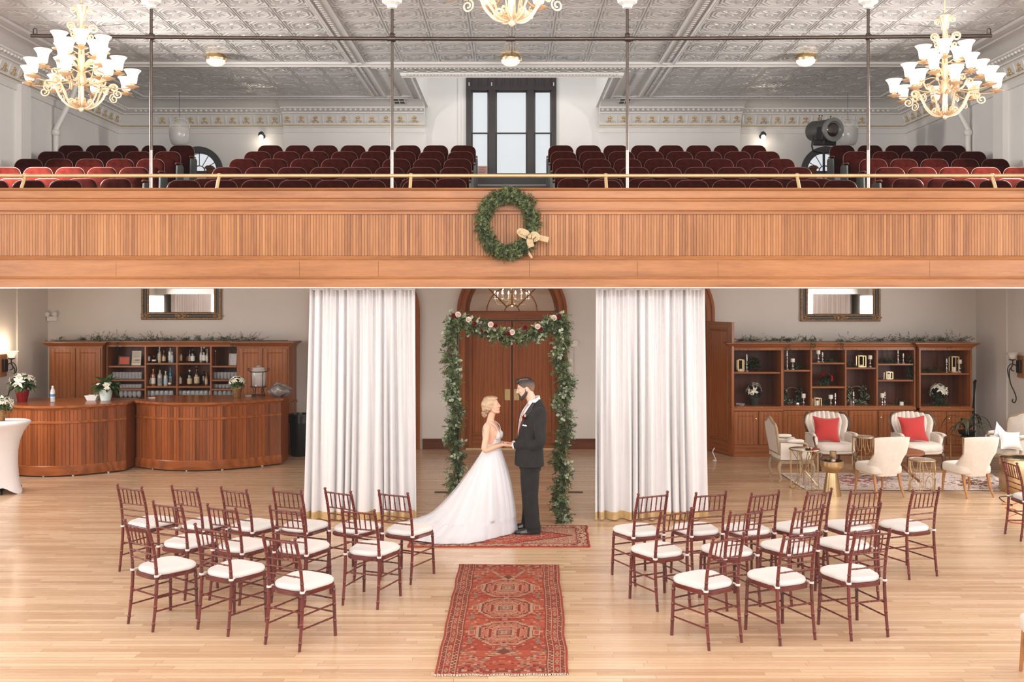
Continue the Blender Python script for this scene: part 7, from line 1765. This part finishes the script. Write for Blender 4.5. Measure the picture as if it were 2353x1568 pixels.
def hand(mb, wrist, d, n, thumb_side, curl, s=1.0):
    """d: fingers' direction, n: palm normal, thumb_side: unit vector across the palm toward the thumb; curl: bend per joint (rad)"""
    w = Vector(wrist); d = Vector(d).normalized(); n = Vector(n); n = (n-d*n.dot(d)).normalized(); a = d.cross(n).normalized()
    if a.dot(Vector(thumb_side)) < 0: a = -a
    k = MB(); rs = []
    for q, ww, tt in ((-.01,.024,.018),(.015,.028,.016),(.045,.038,.015),(.075,.041,.013),(.088,.038,.010)):
        c = w+d*q*s; rs.append([c+a*math.cos(2*PI*j/14)*ww*s+n*math.sin(2*PI*j/14)*tt*s for j in range(14)])
    k.rings(rs); mb.merge(k)
    for i, (off, L, r) in enumerate(((.029,.072,.0085),(.0095,.080,.0088),(-.0105,.074,.0084),(-.029,.058,.0075))):
        p = w+(d*.082+a*off*1.05)*s; dd = (d+a*off*1.2).normalized(); pts = [p-dd*.02*s, p]; ang = 0
        for sg, fr_ in enumerate((.45,.30,.25)):
            ang += curl*(.8 if sg == 0 else 1.0); v = (dd*math.cos(ang)+n*math.sin(ang)); pts.append(pts[-1]+v*L*fr_*s)
        m_ = MB(); cap(m_, pts, [r*s,r*s,r*.95*s,r*.88*s,r*.75*s], 10); mb.merge(m_)
    p = w+(d*.025+a*.024)*s; t1 = (d*.75+a*.62+n*.25).normalized(); t2 = (d*.95+a*.1+n*.4).normalized()
    m_ = MB(); cap(m_, [p, p+t1*.036*s, p+t1*.036*s+t2*.030*s, p+t1*.036*s+t2*.054*s], [.0135*s,.0105*s,.0095*s,.0075*s], 10); mb.merge(m_)
def skinmat(name, sss=.08):
    k = Nt(name); a = k.n('ShaderNodeVertexColor', layer_name='Col'); k.set(Base_Color=a.outputs[0], Roughness=.48, Subsurface_Weight=sss)
    k.b.inputs['Subsurface Radius'].default_value = (.012,.005,.003); k.b.inputs['Specular IOR Level'].default_value = .35; return k.m
def hairmat(name):
    k = Nt(name); a = k.n('ShaderNodeVertexColor', layer_name='Col'); nz = k.noise(k.coord('Object',(60,60,14)), 6, 3)
    k.set(Base_Color=k.mix(.45, a.outputs[0], k.mix(1.0, a.outputs[0], k.ramp(nz,[(.3,(.45,.45,.45,1)),(.7,(1.5,1.5,1.5,1))]), 'MULTIPLY')), Roughness=.42); k.bump(nz,.5,.006); return k.m
def mixc(a, b_, t): t = max(0,min(1,t)); return tuple(lerp(x,y,t) for x, y in zip(a,b_))
def face_paint(Hi, sk, brow, lip, s_eye, blush, fem):
    def fn(co):
        p = Hi @ co; x,y,z = p; c = sk; ay = abs(y)
        if x > .04:
            c = mixc(c, blush, .55*math.exp(-((ay-.038)/.018)**2-((z+.022)/.02)**2))
            c = mixc(c, blush, .35*math.exp(-(y/.012)**2-((z+.024)/.012)**2))
            if x > .062:
                ez = z-.004; e = ((ay-.031)/.0125)**2+((ez-.0008*0)/.0046)**2
                if e < 1.25: c = (.50,.46,.43)
                if ((ay-.0325)/.0075)**2+(ez/.0055)**2 < 1: c = s_eye
                if 1.0 < e < 2.0 and ez > .001: c = mixc(c,(.06,.04,.035),.75)
                if abs(z-(.027-(ay-.030)**2*9)) < (.0036 if not fem else .0022) and .013 < ay < .046: c = mixc(c, brow, .8)
                if (y/.024)**2+((z+.058)/.0135)**2 < 1 and x > .07: c = (lip if abs(z+.0585-ay*.12) > .0022 else ((.75,.70,.66) if ay < .013 else mixc(lip,(.1,.02,.02),.6)))
        return c
    return fn
YP = 11.56; RUGT = .0135
# ================================================================ groom
SK = lin_((226,184,162)); 
gb = MB(); Tw = Matrix.Rotation(math.radians(22), 4, 'Z')
tw = lambda *p: tuple(Tw @ Vector(p))
HG = Matrix.Translation((.088,0,1.722)) @ Matrix.Rotation(math.radians(4),4,'Z') @ Matrix.Rotation(math.radians(13),4,'Y') @ Matrix.Scale(1.03,4)
loft(gb, [(.86,.03,.11,.16),(.98,.03,.11,.15),(1.1,.02,.105,.145),(1.25,.01,.11,.16),(1.38,-.005,.11,.175),(1.45,-.02,.09,.165),(1.50,-.03,.07,.10),(1.53,-.02,.055,.06)], Mx=Tw)
cap(gb, [(-.025,0,1.49),(.01,0,1.58),(.055,0,1.67)], [.062,.057,.06])
head(gb, HG)
ARM = {}
for s in (1,-1):
    sh = tw(-.015,s*.185,1.445); el = (-.065,.255,1.105) if s > 0 else (-.02,-.25,1.12); wr = (.225,.065,1.035) if s > 0 else (.225,-.075,1.04); ARM[s] = (sh,el,wr)
    cap(gb, [sh,tuple((Vector(sh)+Vector(el))/2),el,tuple((Vector(el)+Vector(wr))/2),wr], [.055,.047,.040,.036,.026])
    hand(gb, wr, (1,-s*.12,-.04), (.05,-s*.35,.9), (.2,-s*.8,.3) if False else (.3,-s*.6,.5), .28, 1.04)
    cap(gb, [(.03,s*.09,.90),(.03,s*.105,.48),((.0 if s > 0 else .045),s*.135,.07)], [.085,.052,.036]); cap(gb, [((-.04 if s > 0 else .0),s*.135,.045),((.10 if s > 0 else .14),s*.14,.035)], [.03,.028])
me = remeshed(gb, .0034, 5, .5)
paint_verts(me, face_paint(HG.inverted(), SK, lin_((62,44,36)), lin_((190,120,108)), (.03,.025,.02), lin_((218,150,130)), False))
M['skin'] = skinmat('skin_tone'); groom = add_obj('person', me, M['skin'])
groom.location = (.25,YP,RUGT); groom.rotation_euler = (0,0,PI)
tag(groom, 'bearded man in a dark charcoal suit, holding the hands of the woman in white', 'person', 'wedding couple')
M['hair'] = hairmat('hair_strands')
def hg(k, f): return f
k = MB()
for c, r in (((-.014,0,.034),(.105,.0835,.094)),((.02,0,.10),(.075,.062,.032)),((.060,.005,.104),(.040,.05,.026)),((.078,.005,.090),(.026,.046,.022)),((-.05,0,.02),(.066,.07,.085))): k.ell(c, r, HG, 22, 14)
hm = remeshed(k, .0027, 6); Hi = HG.inverted()
def keepG(co):
    x,y,z = Hi @ co; line = .070 if x > .075 else (lerp(.018,.066,(x-.03)/.045) if x > .03 else (.016 if x > -.028 else lerp(.016,-.060,min(1,(-.028-x)/.04))))
    return z > line
keep_faces(hm, keepG); DK, FD = lin_((44,36,32)), lin_((150,116,100))
def hcol(co):
    x,y,z = Hi @ co; t = min(1,max(0,(z-(-.03))/.10)) if abs(y) > .03 or x < -.07 else 1
    c = mixc(FD, DK, t**.8)
    if y > 0 and abs(y-.050) < .0026 and -.05 < x < .05 and z > .06: c = lin_((176,134,116))
    return c
paint_verts(hm, hcol); add_obj('short_hair', hm, M['hair'], groom)
k = MB()
for s in (-1,1): m_ = MB(); cap(m_, [(-.002,s*.066,-.0),(.004,s*.061,-.045),(.035,s*.045,-.080),(.07,s*.012,-.102)], [.012,.019,.023,.024]); k.merge(m_, HG)
k.ell((.070,0,-.102),(.030,.032,.028),HG); k.ell((.094,0,-.044),(.011,.027,.007),HG)
for s in (-1,1): k.ell((.086,s*.025,-.060),(.012,.008,.020),HG)
bm_ = remeshed(k, .0036, 4); paint_verts(bm_, lambda co: mixc(lin_((62,46,38)), lin_((104,78,64)), (.5*((Hi @ co).z+.02)/.04+.3) if (Hi @ co).z > -.045 else 0)); add_obj('beard', bm_, M['hair'], groom)
def clothmat(name, col, rough=.85, wr=.35, sc=14):
    k = Nt(name); c = srgb(*col); v = k.noise(k.coord('Object',(1,1,.6)), sc, 4, .6, .6)
    k.set(Base_Color=k.ramp(v,[(.3,(c[0]*.8,c[1]*.8,c[2]*.8,1)),(.7,(c[0]*1.15,c[1]*1.15,c[2]*1.15,1))]), Roughness=rough, Sheen_Weight=.05); k.b.inputs['Specular IOR Level'].default_value = .15
    k.bump(v, wr, .02); return k.m
M['suit'] = clothmat('charcoal_wool', (44,42,42)); M['shirt'] = mat('white_shirt', (236,234,236), .7, var=.01)
k = MB(); loft(k, [(.795,.048,.160,.212),(.80,.048,.164,.216),(.88,.046,.160,.214),(.98,.042,.152,.204),(1.08,.036,.146,.194),(1.2,.028,.152,.200),(1.32,.012,.150,.214),(1.40,-.002,.142,.220),(1.46,-.018,.124,.208),(1.505,-.034,.102,.160),(1.545,-.044,.082,.105),(1.575,-.046,.070,.080),(1.60,-.036,.060,.066)], 44, Tw, 2.25)
for s in (1,-1):
    sh, el, wr = (Vector(q) for q in ARM[s]); sh = Vector(tw(-.02,s*.185,1.435))
    cap(k, [sh,(sh+el)/2+Vector((-.008,s*.012,0)),el+Vector((-.012,s*.008,-.01)),(el+wr)/2+Vector((0,0,-.008)),wr-(wr-el).normalized()*.03], [.078,.072,.064,.058,.046])
jm = remeshed(k, .0065, 8, .5)
displace(jm, lambda p: .0045*mnoise.noise(p*9)+.004*mnoise.noise(Vector((p.x*14,p.y*14,p.z*5))))
keep_faces(jm, lambda c: not (c.z > 1.592) and not (c.z < .797))
add_obj('suit_jacket', jm, M['suit'], groom)
cz_ = lambda z: .02 if z < 1.3 else .0
def front(x_, y_, z): return Vector(tw(x_, y_, z))
fx = lambda z, y_: (lerp(.036+.146,.028+.152,(z-1.08)/.12) if z < 1.2 else lerp(.180,.162,(z-1.2)/.12) if z < 1.32 else lerp(.162,.140,(z-1.32)/.08) if z < 1.40 else lerp(.140,.106,(z-1.40)/.06) if z < 1.46 else lerp(.106,.052,(z-1.46)/.07))-abs(y_)**2*1.6
k = MB(); rows = []
for q in range(13):
    z = lerp(1.15,1.545,q/12); hw = lerp(.004,.062,min(1,q/9)); rows.append([front(fx(z,y_*hw)+.004,y_*hw,z) for y_ in (-1,-.6,-.3,0,.3,.6,1)])
k.rings(rows, False, False); k.build('shirt_front', M['shirt'], groom, smooth=60, recalc=False)
M['tie'] = mat('blush_tie', (214,160,150), .6, var=.15, vscale=60)
k = MB(); rows = []
for z, hw in ((1.14,.005),(1.20,.024),(1.30,.026),(1.42,.020),(1.50,.013),(1.505,.02),(1.535,.022),(1.545,.018)): rows.append([front(fx(z,0)+.009,y_*hw,z) for y_ in (-1,-.4,.4,1)])
k.rings(rows, False, False); k.build('necktie', M['tie'], groom, smooth=60, recalc=False)
M['lapel'] = mat('charcoal_lapel', (54,52,52), .5, var=.05, spec=.3)
for s in (1,-1):
    k = MB(); rows = []
    for q in range(13):
        z = lerp(1.13,1.56,q/12); inn = lerp(.0,.066,min(1,q/9)); w_ = lerp(.006,.062,min(1,q/8)) if q < 9 else lerp(.062,.030,(q-9)/3)
        if q == 9: w_ = .07
        a_, b_, c_ = inn, inn+w_*.5, inn+w_
        rows.append([front(fx(z,y_)+o,s*y_,z) for y_, o in ((a_,.005),(a_+.003,.013),(b_,.015),(c_,.012),(c_+.002,.002))])
    k.rings(rows, False, False); k.build('lapel', M['lapel'], groom, smooth=30, recalc=False)
# shirt collar
k = MB(); rows = []
NC = Vector((-.012,0,1.555))
for dz, r, op in ((-.01,.070,0),(.03,.066,0),(.048,.066,0),(.046,.073,0),(.008,.082,0)):
    ring = []
    for j in range(33):
        a = math.radians(14)+2*PI*(j/32)*(1-28/360)+0; c_, s_ = math.cos(a), math.sin(a); tilt = .032*c_*-1
        ring.append(tuple(Tw @ (NC+Vector((r*1.0*c_, r*s_, dz+tilt)))))
    rows.append(ring)
k.rings(rows, False, False); k.build('shirt_collar', M['shirt'], groom, smooth=50, recalc=False)
for s in (1,-1):
    sh, el, wr = (Vector(q) for q in ARM[s]); d = (wr-el).normalized(); k = MB(); k.tube([wr-d*.04,wr-d*.005,wr+d*.008,wr+d*.006], [.040,.039,.038,.030], 16); k.build('shirt_cuff', M['shirt'], groom)
# trousers
M['trouser'] = clothmat('charcoal_trousers', (40,38,38), .85, .3, 10)
k = MB(); loft(k, [(.74,.035,.12,.17),(.84,.035,.132,.185),(.93,.034,.13,.18),(1.0,.03,.12,.17)], 32, Tw)
for s in (1,-1):
    ax2 = .0 if s > 0 else .045
    P = spline([(.038,s*.085,.80),(.036,s*.095,.62),(.036,s*.108,.46),(.018+ax2*.3,s*.125,.25),(ax2,s*.135,.085),(ax2-.004,s*.136,.03)], 6); n = len(P); rs = []
    for i, p in enumerate(P):
        f = i/(n-1); rX = lerp(.118,.086,min(1,f*1.6)) if f < .62 else lerp(.086,.090,(f-.62)/.38); rY = lerp(.10,.076,min(1,f*1.5)); w_ = .006*math.sin(f*34)*max(0,f-.55)*2.2
        rs.append([(p.x+(rX+w_)*math.cos(2*PI*j/24)*(1.04 if j in (0,12) else 1), p.y+(rY+w_)*math.sin(2*PI*j/24), p.z) for j in range(24)])
    k.rings(rs)
tm = remeshed(k, .006, 5)
displace(tm, lambda p: .004*mnoise.noise(p*8)+.004*mnoise.noise(Vector((p.x*12,p.y*12,p.z*4))))
add_obj('suit_trousers', tm, M['trouser'], groom)
M['leather'] = mat('black_leather', (30,28,28), .25, var=.08, coat=.4)
for s in (1,-1):
    ax2 = -.085 if s > 0 else -.045; k = MB(); rs = []
    for q, (f, hw, h) in enumerate(((0,.022,.05),(.03,.036,.075),(.12,.041,.085),(.30,.039,.085),(.45,.044,.07),(.62,.050,.055),(.80,.047,.042),(.93,.033,.033),(1.0,.010,.022))):
        x = ax2+f*.305; rs.append([(x, s*.137+hw*math.cos(a), .008+max(0,math.sin(a))**.8*h if math.sin(a) >= 0 else .008) for a in [2*PI*j/20 for j in range(20)]])
    k.rings(rs); sh_ = k.build('dress_shoe', M['leather'], groom, smooth=60)
    k = MB(); out = [(0,.024),(.04,.038),(.3,.040),(.6,.052),(.82,.048),(.95,.030),(1.0,.012)]; pts = [(ax2+f*.307,s*.137+w_) for f, w_ in out]+[(ax2+f*.307,s*.137-w_) for f, w_ in reversed(out)]; k.prism(pts, (-.001,.012), 'z'); k.build('sole', M['black'], sh_, smooth=0)
# boutonniere and pocket square (left lapel, camera side)
c = front(fx(1.385,.105)+.024,.105,1.385); b = bpy.data.objects.new('boutonniere', None); COL.objects.link(b); b.parent = groom; b.location = c
nrm = (Tw.to_3x3() @ Vector((.9,.45,.25))).normalized(); rng = random.Random(9)
k = MB(); rose(k, Vector((0,0,.0)), .030, nrm, rng); k.build('red_bloom', M['roser'], b, smooth=60)
k = MB(); rose(k, Vector((-.01,.022,.026)), .016, nrm, rng); k.build('blush_bud', M['rosew'], b, smooth=60)
k = MB()
for i in range(9): leaf(k, nrm*-.006, (rng.uniform(-.2,.2),rng.uniform(-.5,.5),rng.uniform(-1,.7)), nrm, .055, .018, .2)
k.build('greenery', M['leafdark'], b, smooth=0, recalc=False)
k = MB(); z0 = 1.285; rows = []
for z, hw in ((z0,.034),(z0+.014,.036)): rows.append([front(fx(z,.115+y_*hw)+.012,.115+y_*hw,z+(.006 if abs(y_) in (.5,) and z > z0 else 0)) for y_ in (-1,-.5,0,.5,1)])
k.rings(rows, False, False); k.build('pocket_square', M['shirt'], groom, smooth=0, recalc=False)
# ================================================================ bride
SB = lin_((222,174,148)); bb_ = MB()
Tb = Matrix.Rotation(math.radians(-14),4,'Z')
HB = Matrix.Translation((-.012,0,1.512)) @ Matrix.Rotation(math.radians(-9),4,'Y') @ Matrix.Scale(.92,4)
loft(bb_, [(.80,-.01,.115,.16),(.90,-.012,.12,.165),(.97,-.008,.098,.130),(1.02,-.004,.086,.112),(1.08,-.004,.088,.116),(1.15,-.004,.094,.126),(1.22,-.014,.090,.140),(1.27,-.024,.074,.148),(1.305,-.03,.055,.115),(1.335,-.03,.045,.06)], Mx=Tb)
for s in (-1,1): bb_.ell(tuple(Tb @ Vector((.060,s*.056,1.160))), (.047,.052,.054), u=18, v=12)
cap(bb_, [(-.034,0,1.30),(-.026,0,1.36),(-.012,0,1.44)], [.050,.044,.048])
head(bb_, HB, True); ARMB = {}
for s in (-1,1):
    sh = tuple(Tb @ Vector((-.032,s*.150,1.272))); el = (-.095,-.222,1.010) if s < 0 else (-.045,.20,1.015); wr = (.112,-.088,1.052) if s < 0 else (.112,.078,1.055); ARMB[s] = (sh,el,wr)
    cap(bb_, [sh,tuple((Vector(sh)+Vector(el))/2),el,tuple((Vector(el)+Vector(wr))/2),wr], [.044,.038,.032,.030,.021])
    hand(bb_, wr, (1,-s*.10,.0), (.0,-s*.1,-1), (.2,-s*1,.1), .30, .9)
    cap(bb_, [(-.01,s*.08,.86),(.0,s*.085,.46),(-.015,s*.085,.08)], [.085,.052,.034]); cap(bb_, [(-.03,s*.085,.045),(.10,s*.09,.03)], [.028,.022])
me = remeshed(bb_, .0034, 5, .5)
paint_verts(me, face_paint(HB.inverted(), SB, lin_((110,80,58)), lin_((190,98,96)), (.05,.04,.03), lin_((222,140,120)), True))
bride = add_obj('person', me, M['skin']); bride.location = (-.23,YP,RUGT)
tag(bride, 'woman in a white lace wedding dress with long train, blonde hair in a low bun', 'person', 'wedding couple')
k = MB()
for c_, r in (((-.020,0,.036),(.112,.090,.094)),((-.060,0,.012),(.082,.082,.086)),((.035,0,.088),(.056,.062,.030)),((-.02,.0,.10),(.08,.066,.034)),((-.035,-.070,-.01),(.050,.022,.045)),((-.035,.070,-.01),(.050,.022,.045)),((-.085,0,-.035),(.055,.062,.045))): k.ell(c_, r, HB, 22, 14)
hm = remeshed(k, .004, 5); Hb = HB.inverted()
def keepB(co):
    x,y,z = Hb @ co; line = .078 if x > .066 else (lerp(-.006,.078,((x-.012)/.054)**.7) if x > .012 else lerp(-.006,-.075,min(1,(.012-x)/.05)))
    return z > line
keep_faces(hm, keepB)
BL_, BR_ = lin_((196,168,136)), lin_((112,86,64))
def bcol(co):
    x,y,z = Hb @ co; st = .5+.5*math.sin(60*(z*1.1+x*.5)+4*mnoise.noise(Vector((x*12,y*12,z*12)))); t = .72-.5*max(0,(z-.085)/.05)*(1 if x > -.02 else .4)-.35*max(0,(-.02-z)/.05); return mixc(BR_, BL_, t+.3*(st-.5)+.12)
def bwave(co): x,y,z = Hb @ co; return .0016*math.sin(70*(z*1.1+x*.25)+3*mnoise.noise(Vector((x*9,y*9,z*9))))
displace(hm, bwave)
paint_verts(hm, bcol); hr = add_obj('blonde_hair', hm, M['hair'], bride)
k = MB(); bc = Vector((-.108,0,-.095)); rng = random.Random(6)
k.ell(tuple(bc),(.040,.046,.040),HB)
for i in range(9):
    a = 2*PI*i/9; r_ = .030; pts = [bc+Vector((-.01+.016*math.cos(q*2.2+a),r_*1.15*math.cos(a+q*1.3),r_*math.sin(a+q*1.3)))*1.0 for q in (0,.4,.8,1.2)]
    m_ = MB(); cap(m_, pts, [.012,.017,.017,.012], 10); k.merge(m_, HB)
for s in (-1,1): m_ = MB(); cap(m_, [(-.02,s*.070,-.03),(-.06,s*.062,-.058),(-.10,s*.035,-.08)], [.012,.018,.016], 10); k.merge(m_, HB)
bm_ = remeshed(k, .0038, 3)
paint_verts(bm_, lambda co: mixc(BR_, BL_, .55+.7*mnoise.noise(co*45)-.25*max(0,((Hb @ co).x+.08)/.04))); add_obj('hair_bun', bm_, M['hair'], bride)
k = MB()
for q in (-.05,0,.05): k.ell((-.035-abs(q)*.1,q*.8,.122-abs(q)*.25),(.012,.010,.008),HB,8,6)
k.build('hair_comb', M['silver'], bride)
k = MB(); e_ = HB @ Vector((-.004,-.084,-.034)); k.ell(tuple(e_),(.007,.005,.009),u=8,v=6); k.build('earring', M['silver'], bride)
M['lace'] = mat('ivory_lace', (218,214,215), .8, var=.05, vscale=70, bump=.5, bscale=160, sheen=.2)
rows_b = [(.955,-.008,.112,.144),(.99,-.004,.102,.130),(1.02,-.003,.096,.122),(1.08,-.002,.098,.126),(1.13,.004,.108,.134),(1.165,.010,.118,.138),(1.20,.004,.106,.136),(1.225,-.004,.092,.132)]
bod_me = me.copy()
Tbi = Tb.inverted()
def in_bodice(co):
    p = Tbi @ co; x,y,z = p; a = abs(math.atan2(y, x+.004))
    if not .955 < z: return False
    if z > 1.0:
        top = 1.222 if a < .72 else lerp(1.222,1.06,min(1,(a-.72)/.62)) if a < 1.34 else 1.058
        if a < .34: top -= .055*(1-a/.34)
        if z > top: return False
    i0 = max([i for i in range(len(rows_b)-1) if rows_b[i][0] <= z]+[0]); R = rows_b[i0]
    q = ((x-R[1])/R[2])**2+(y/R[3])**2
    if q > .80:
        for s_ in (-1,1):
            A_, B_ = Vector(ARMB[s_][1]), Vector(ARMB[s_][2]); d_ = B_-A_; t_ = max(0,min(1,(co-A_).dot(d_)/d_.length_squared))
            if (co-A_-d_*t_).length < .046: return False
            A_, B_ = Vector(ARMB[s_][0]), Vector(ARMB[s_][1]); d_ = B_-A_; t_ = max(0,min(1,(co-A_).dot(d_)/d_.length_squared))
            if (co-A_-d_*t_).length < .050: return False
    return (x/(R[2]+(.05 if x > 0 else .012)))**2+(y/(R[3]+.010))**2 < 1.12
keep_faces(bod_me, in_bodice); displace(bod_me, lambda p: .0055+.0012*mnoise.noise(p*90)); bod_me.shade_smooth()
bod = add_obj('lace_bodice', bod_me, M['lace'], bride); so = bod.modifiers.new('thick','SOLIDIFY'); so.thickness = .004; so.offset = -1
for s in (-1,1):
    k = MB(); k.tube([tuple(Tb @ Vector(p)) for p in spline([(.078,s*.062,1.205),(.060,s*.082,1.265),(.015,s*.096,1.305),(-.035,s*.098,1.322),(-.085,s*.088,1.285),(-.112,s*.066,1.20),(-.104,s*.05,1.06)],6)], .0042, 6); k.build('dress_strap', M['lace'], bride)
# skirt with train: from waist ring to an outline on the floor (local frame: x forward, y away from the viewer)
hem = spline([(.29,.04,0),(.275,-.08,0),(.20,-.20,0),(.10,-.30,0),(-.02,-.42,0),(-.14,-.56,0),(-.34,-.655,0),(-.58,-.665,0),(-.82,-.60,0),(-1.02,-.38,0),(-1.13,-.05,0),(-1.10,.32,0),(-.92,.54,0),(-.62,.55,0),(-.30,.46,0),(-.05,.36,0),(.14,.26,0),(.25,.16,0)], 14, loop=True)
def skirt_layer(scale, amp, nf, seed, hemz, n_t=34, out=0.0):
    rs = []; n = len(hem)
    ang = [math.atan2(p.y, p.x+.02) for p in hem]
    for ti in range(n_t+1):
        t = ti/n_t; ring = []
        for j, h in enumerate(hem):
            a = ang[j]; w_ = Vector((-.008+.104*math.cos(a), .136*math.sin(a), 0)); w_ = Tb @ w_
            d = (h*scale-w_).length; e = 1.0+.78*max(0,min(1,(d-.28)/.7)); th = t**(1.0 if d < .35 else 1.0)
            p = w_.lerp(h*scale, th); z = hemz+(.998-hemz)*(1-th)**e
            p += (h-w_).normalized()*.03*math.sin(PI*min(1,t*1.1))*max(0,min(1,(.65-d)/.3))
            ph = nf*a*1.0+seed+2.2*math.sin(3*a+seed)+.8*mnoise.noise(Vector((a*3,t*1.5,seed)))
            A = amp*(t**1.25)*(.55+.8*abs(mnoise.noise(Vector((a*2.3,seed,1)))))*min(1,d/.3)
            nrm_ = Vector((math.cos(a),math.sin(a),.0)); lift = max(0,A)*(.6 if z < .2 else .2)
            off = A*math.sin(ph)+.25*A*math.sin(2.3*ph+1)
            if z < .16: q = Vector((p.x,p.y,max(hemz, z+abs(off)*.9+.010*(1+mnoise.noise(Vector((p.x*6,p.y*6,seed))))*(1-z/.16))))+nrm_*off*.25
            else: q = Vector((p.x,p.y,z))+nrm_*off
            q += (h-w_).normalized()*out*min(1,t*4)+Vector((0,0,out*.8*min(1,t*3)))
            if ti == n_t: q += nrm_*.02*mnoise.noise(Vector((j*.35,seed,3))); q.z = max(.004,hemz*.6)
            ring.append(tuple(q))
        rs.append(ring)
    k = MB(); k.rings(rs, False, True); return k
M['satin'] = mat('white_skirt_cloth', (226,225,229), .7, var=.01, sheen=.3, spec=.2)
def tulle():
    k = Nt('sheer_tulle'); k.set(Base_Color=srgb(232,231,235), Roughness=.8, Alpha=.38, Sheen_Weight=.3); k.b.inputs['Specular IOR Level'].default_value = .1; return k.m
skirt_layer(.965, .048, 17, 1.3, .012).build('dress_skirt', M['satin'], bride, smooth=180)
skirt_layer(.985, .048, 17, 1.3, .012, out=.012).build('tulle_overlay', tulle(), bride, smooth=180)
k = MB(); k.rings([[tuple(Tb @ Vector((-.005+(.104+o)*math.cos(2*PI*j/48),(.134+o)*math.sin(2*PI*j/48),z))) for j in range(48)] for z, o in ((.980,.004),(.985,.008),(1.003,.004),(1.008,.0))], False, True); k.build('waistband', M['lace'], bride, smooth=60)
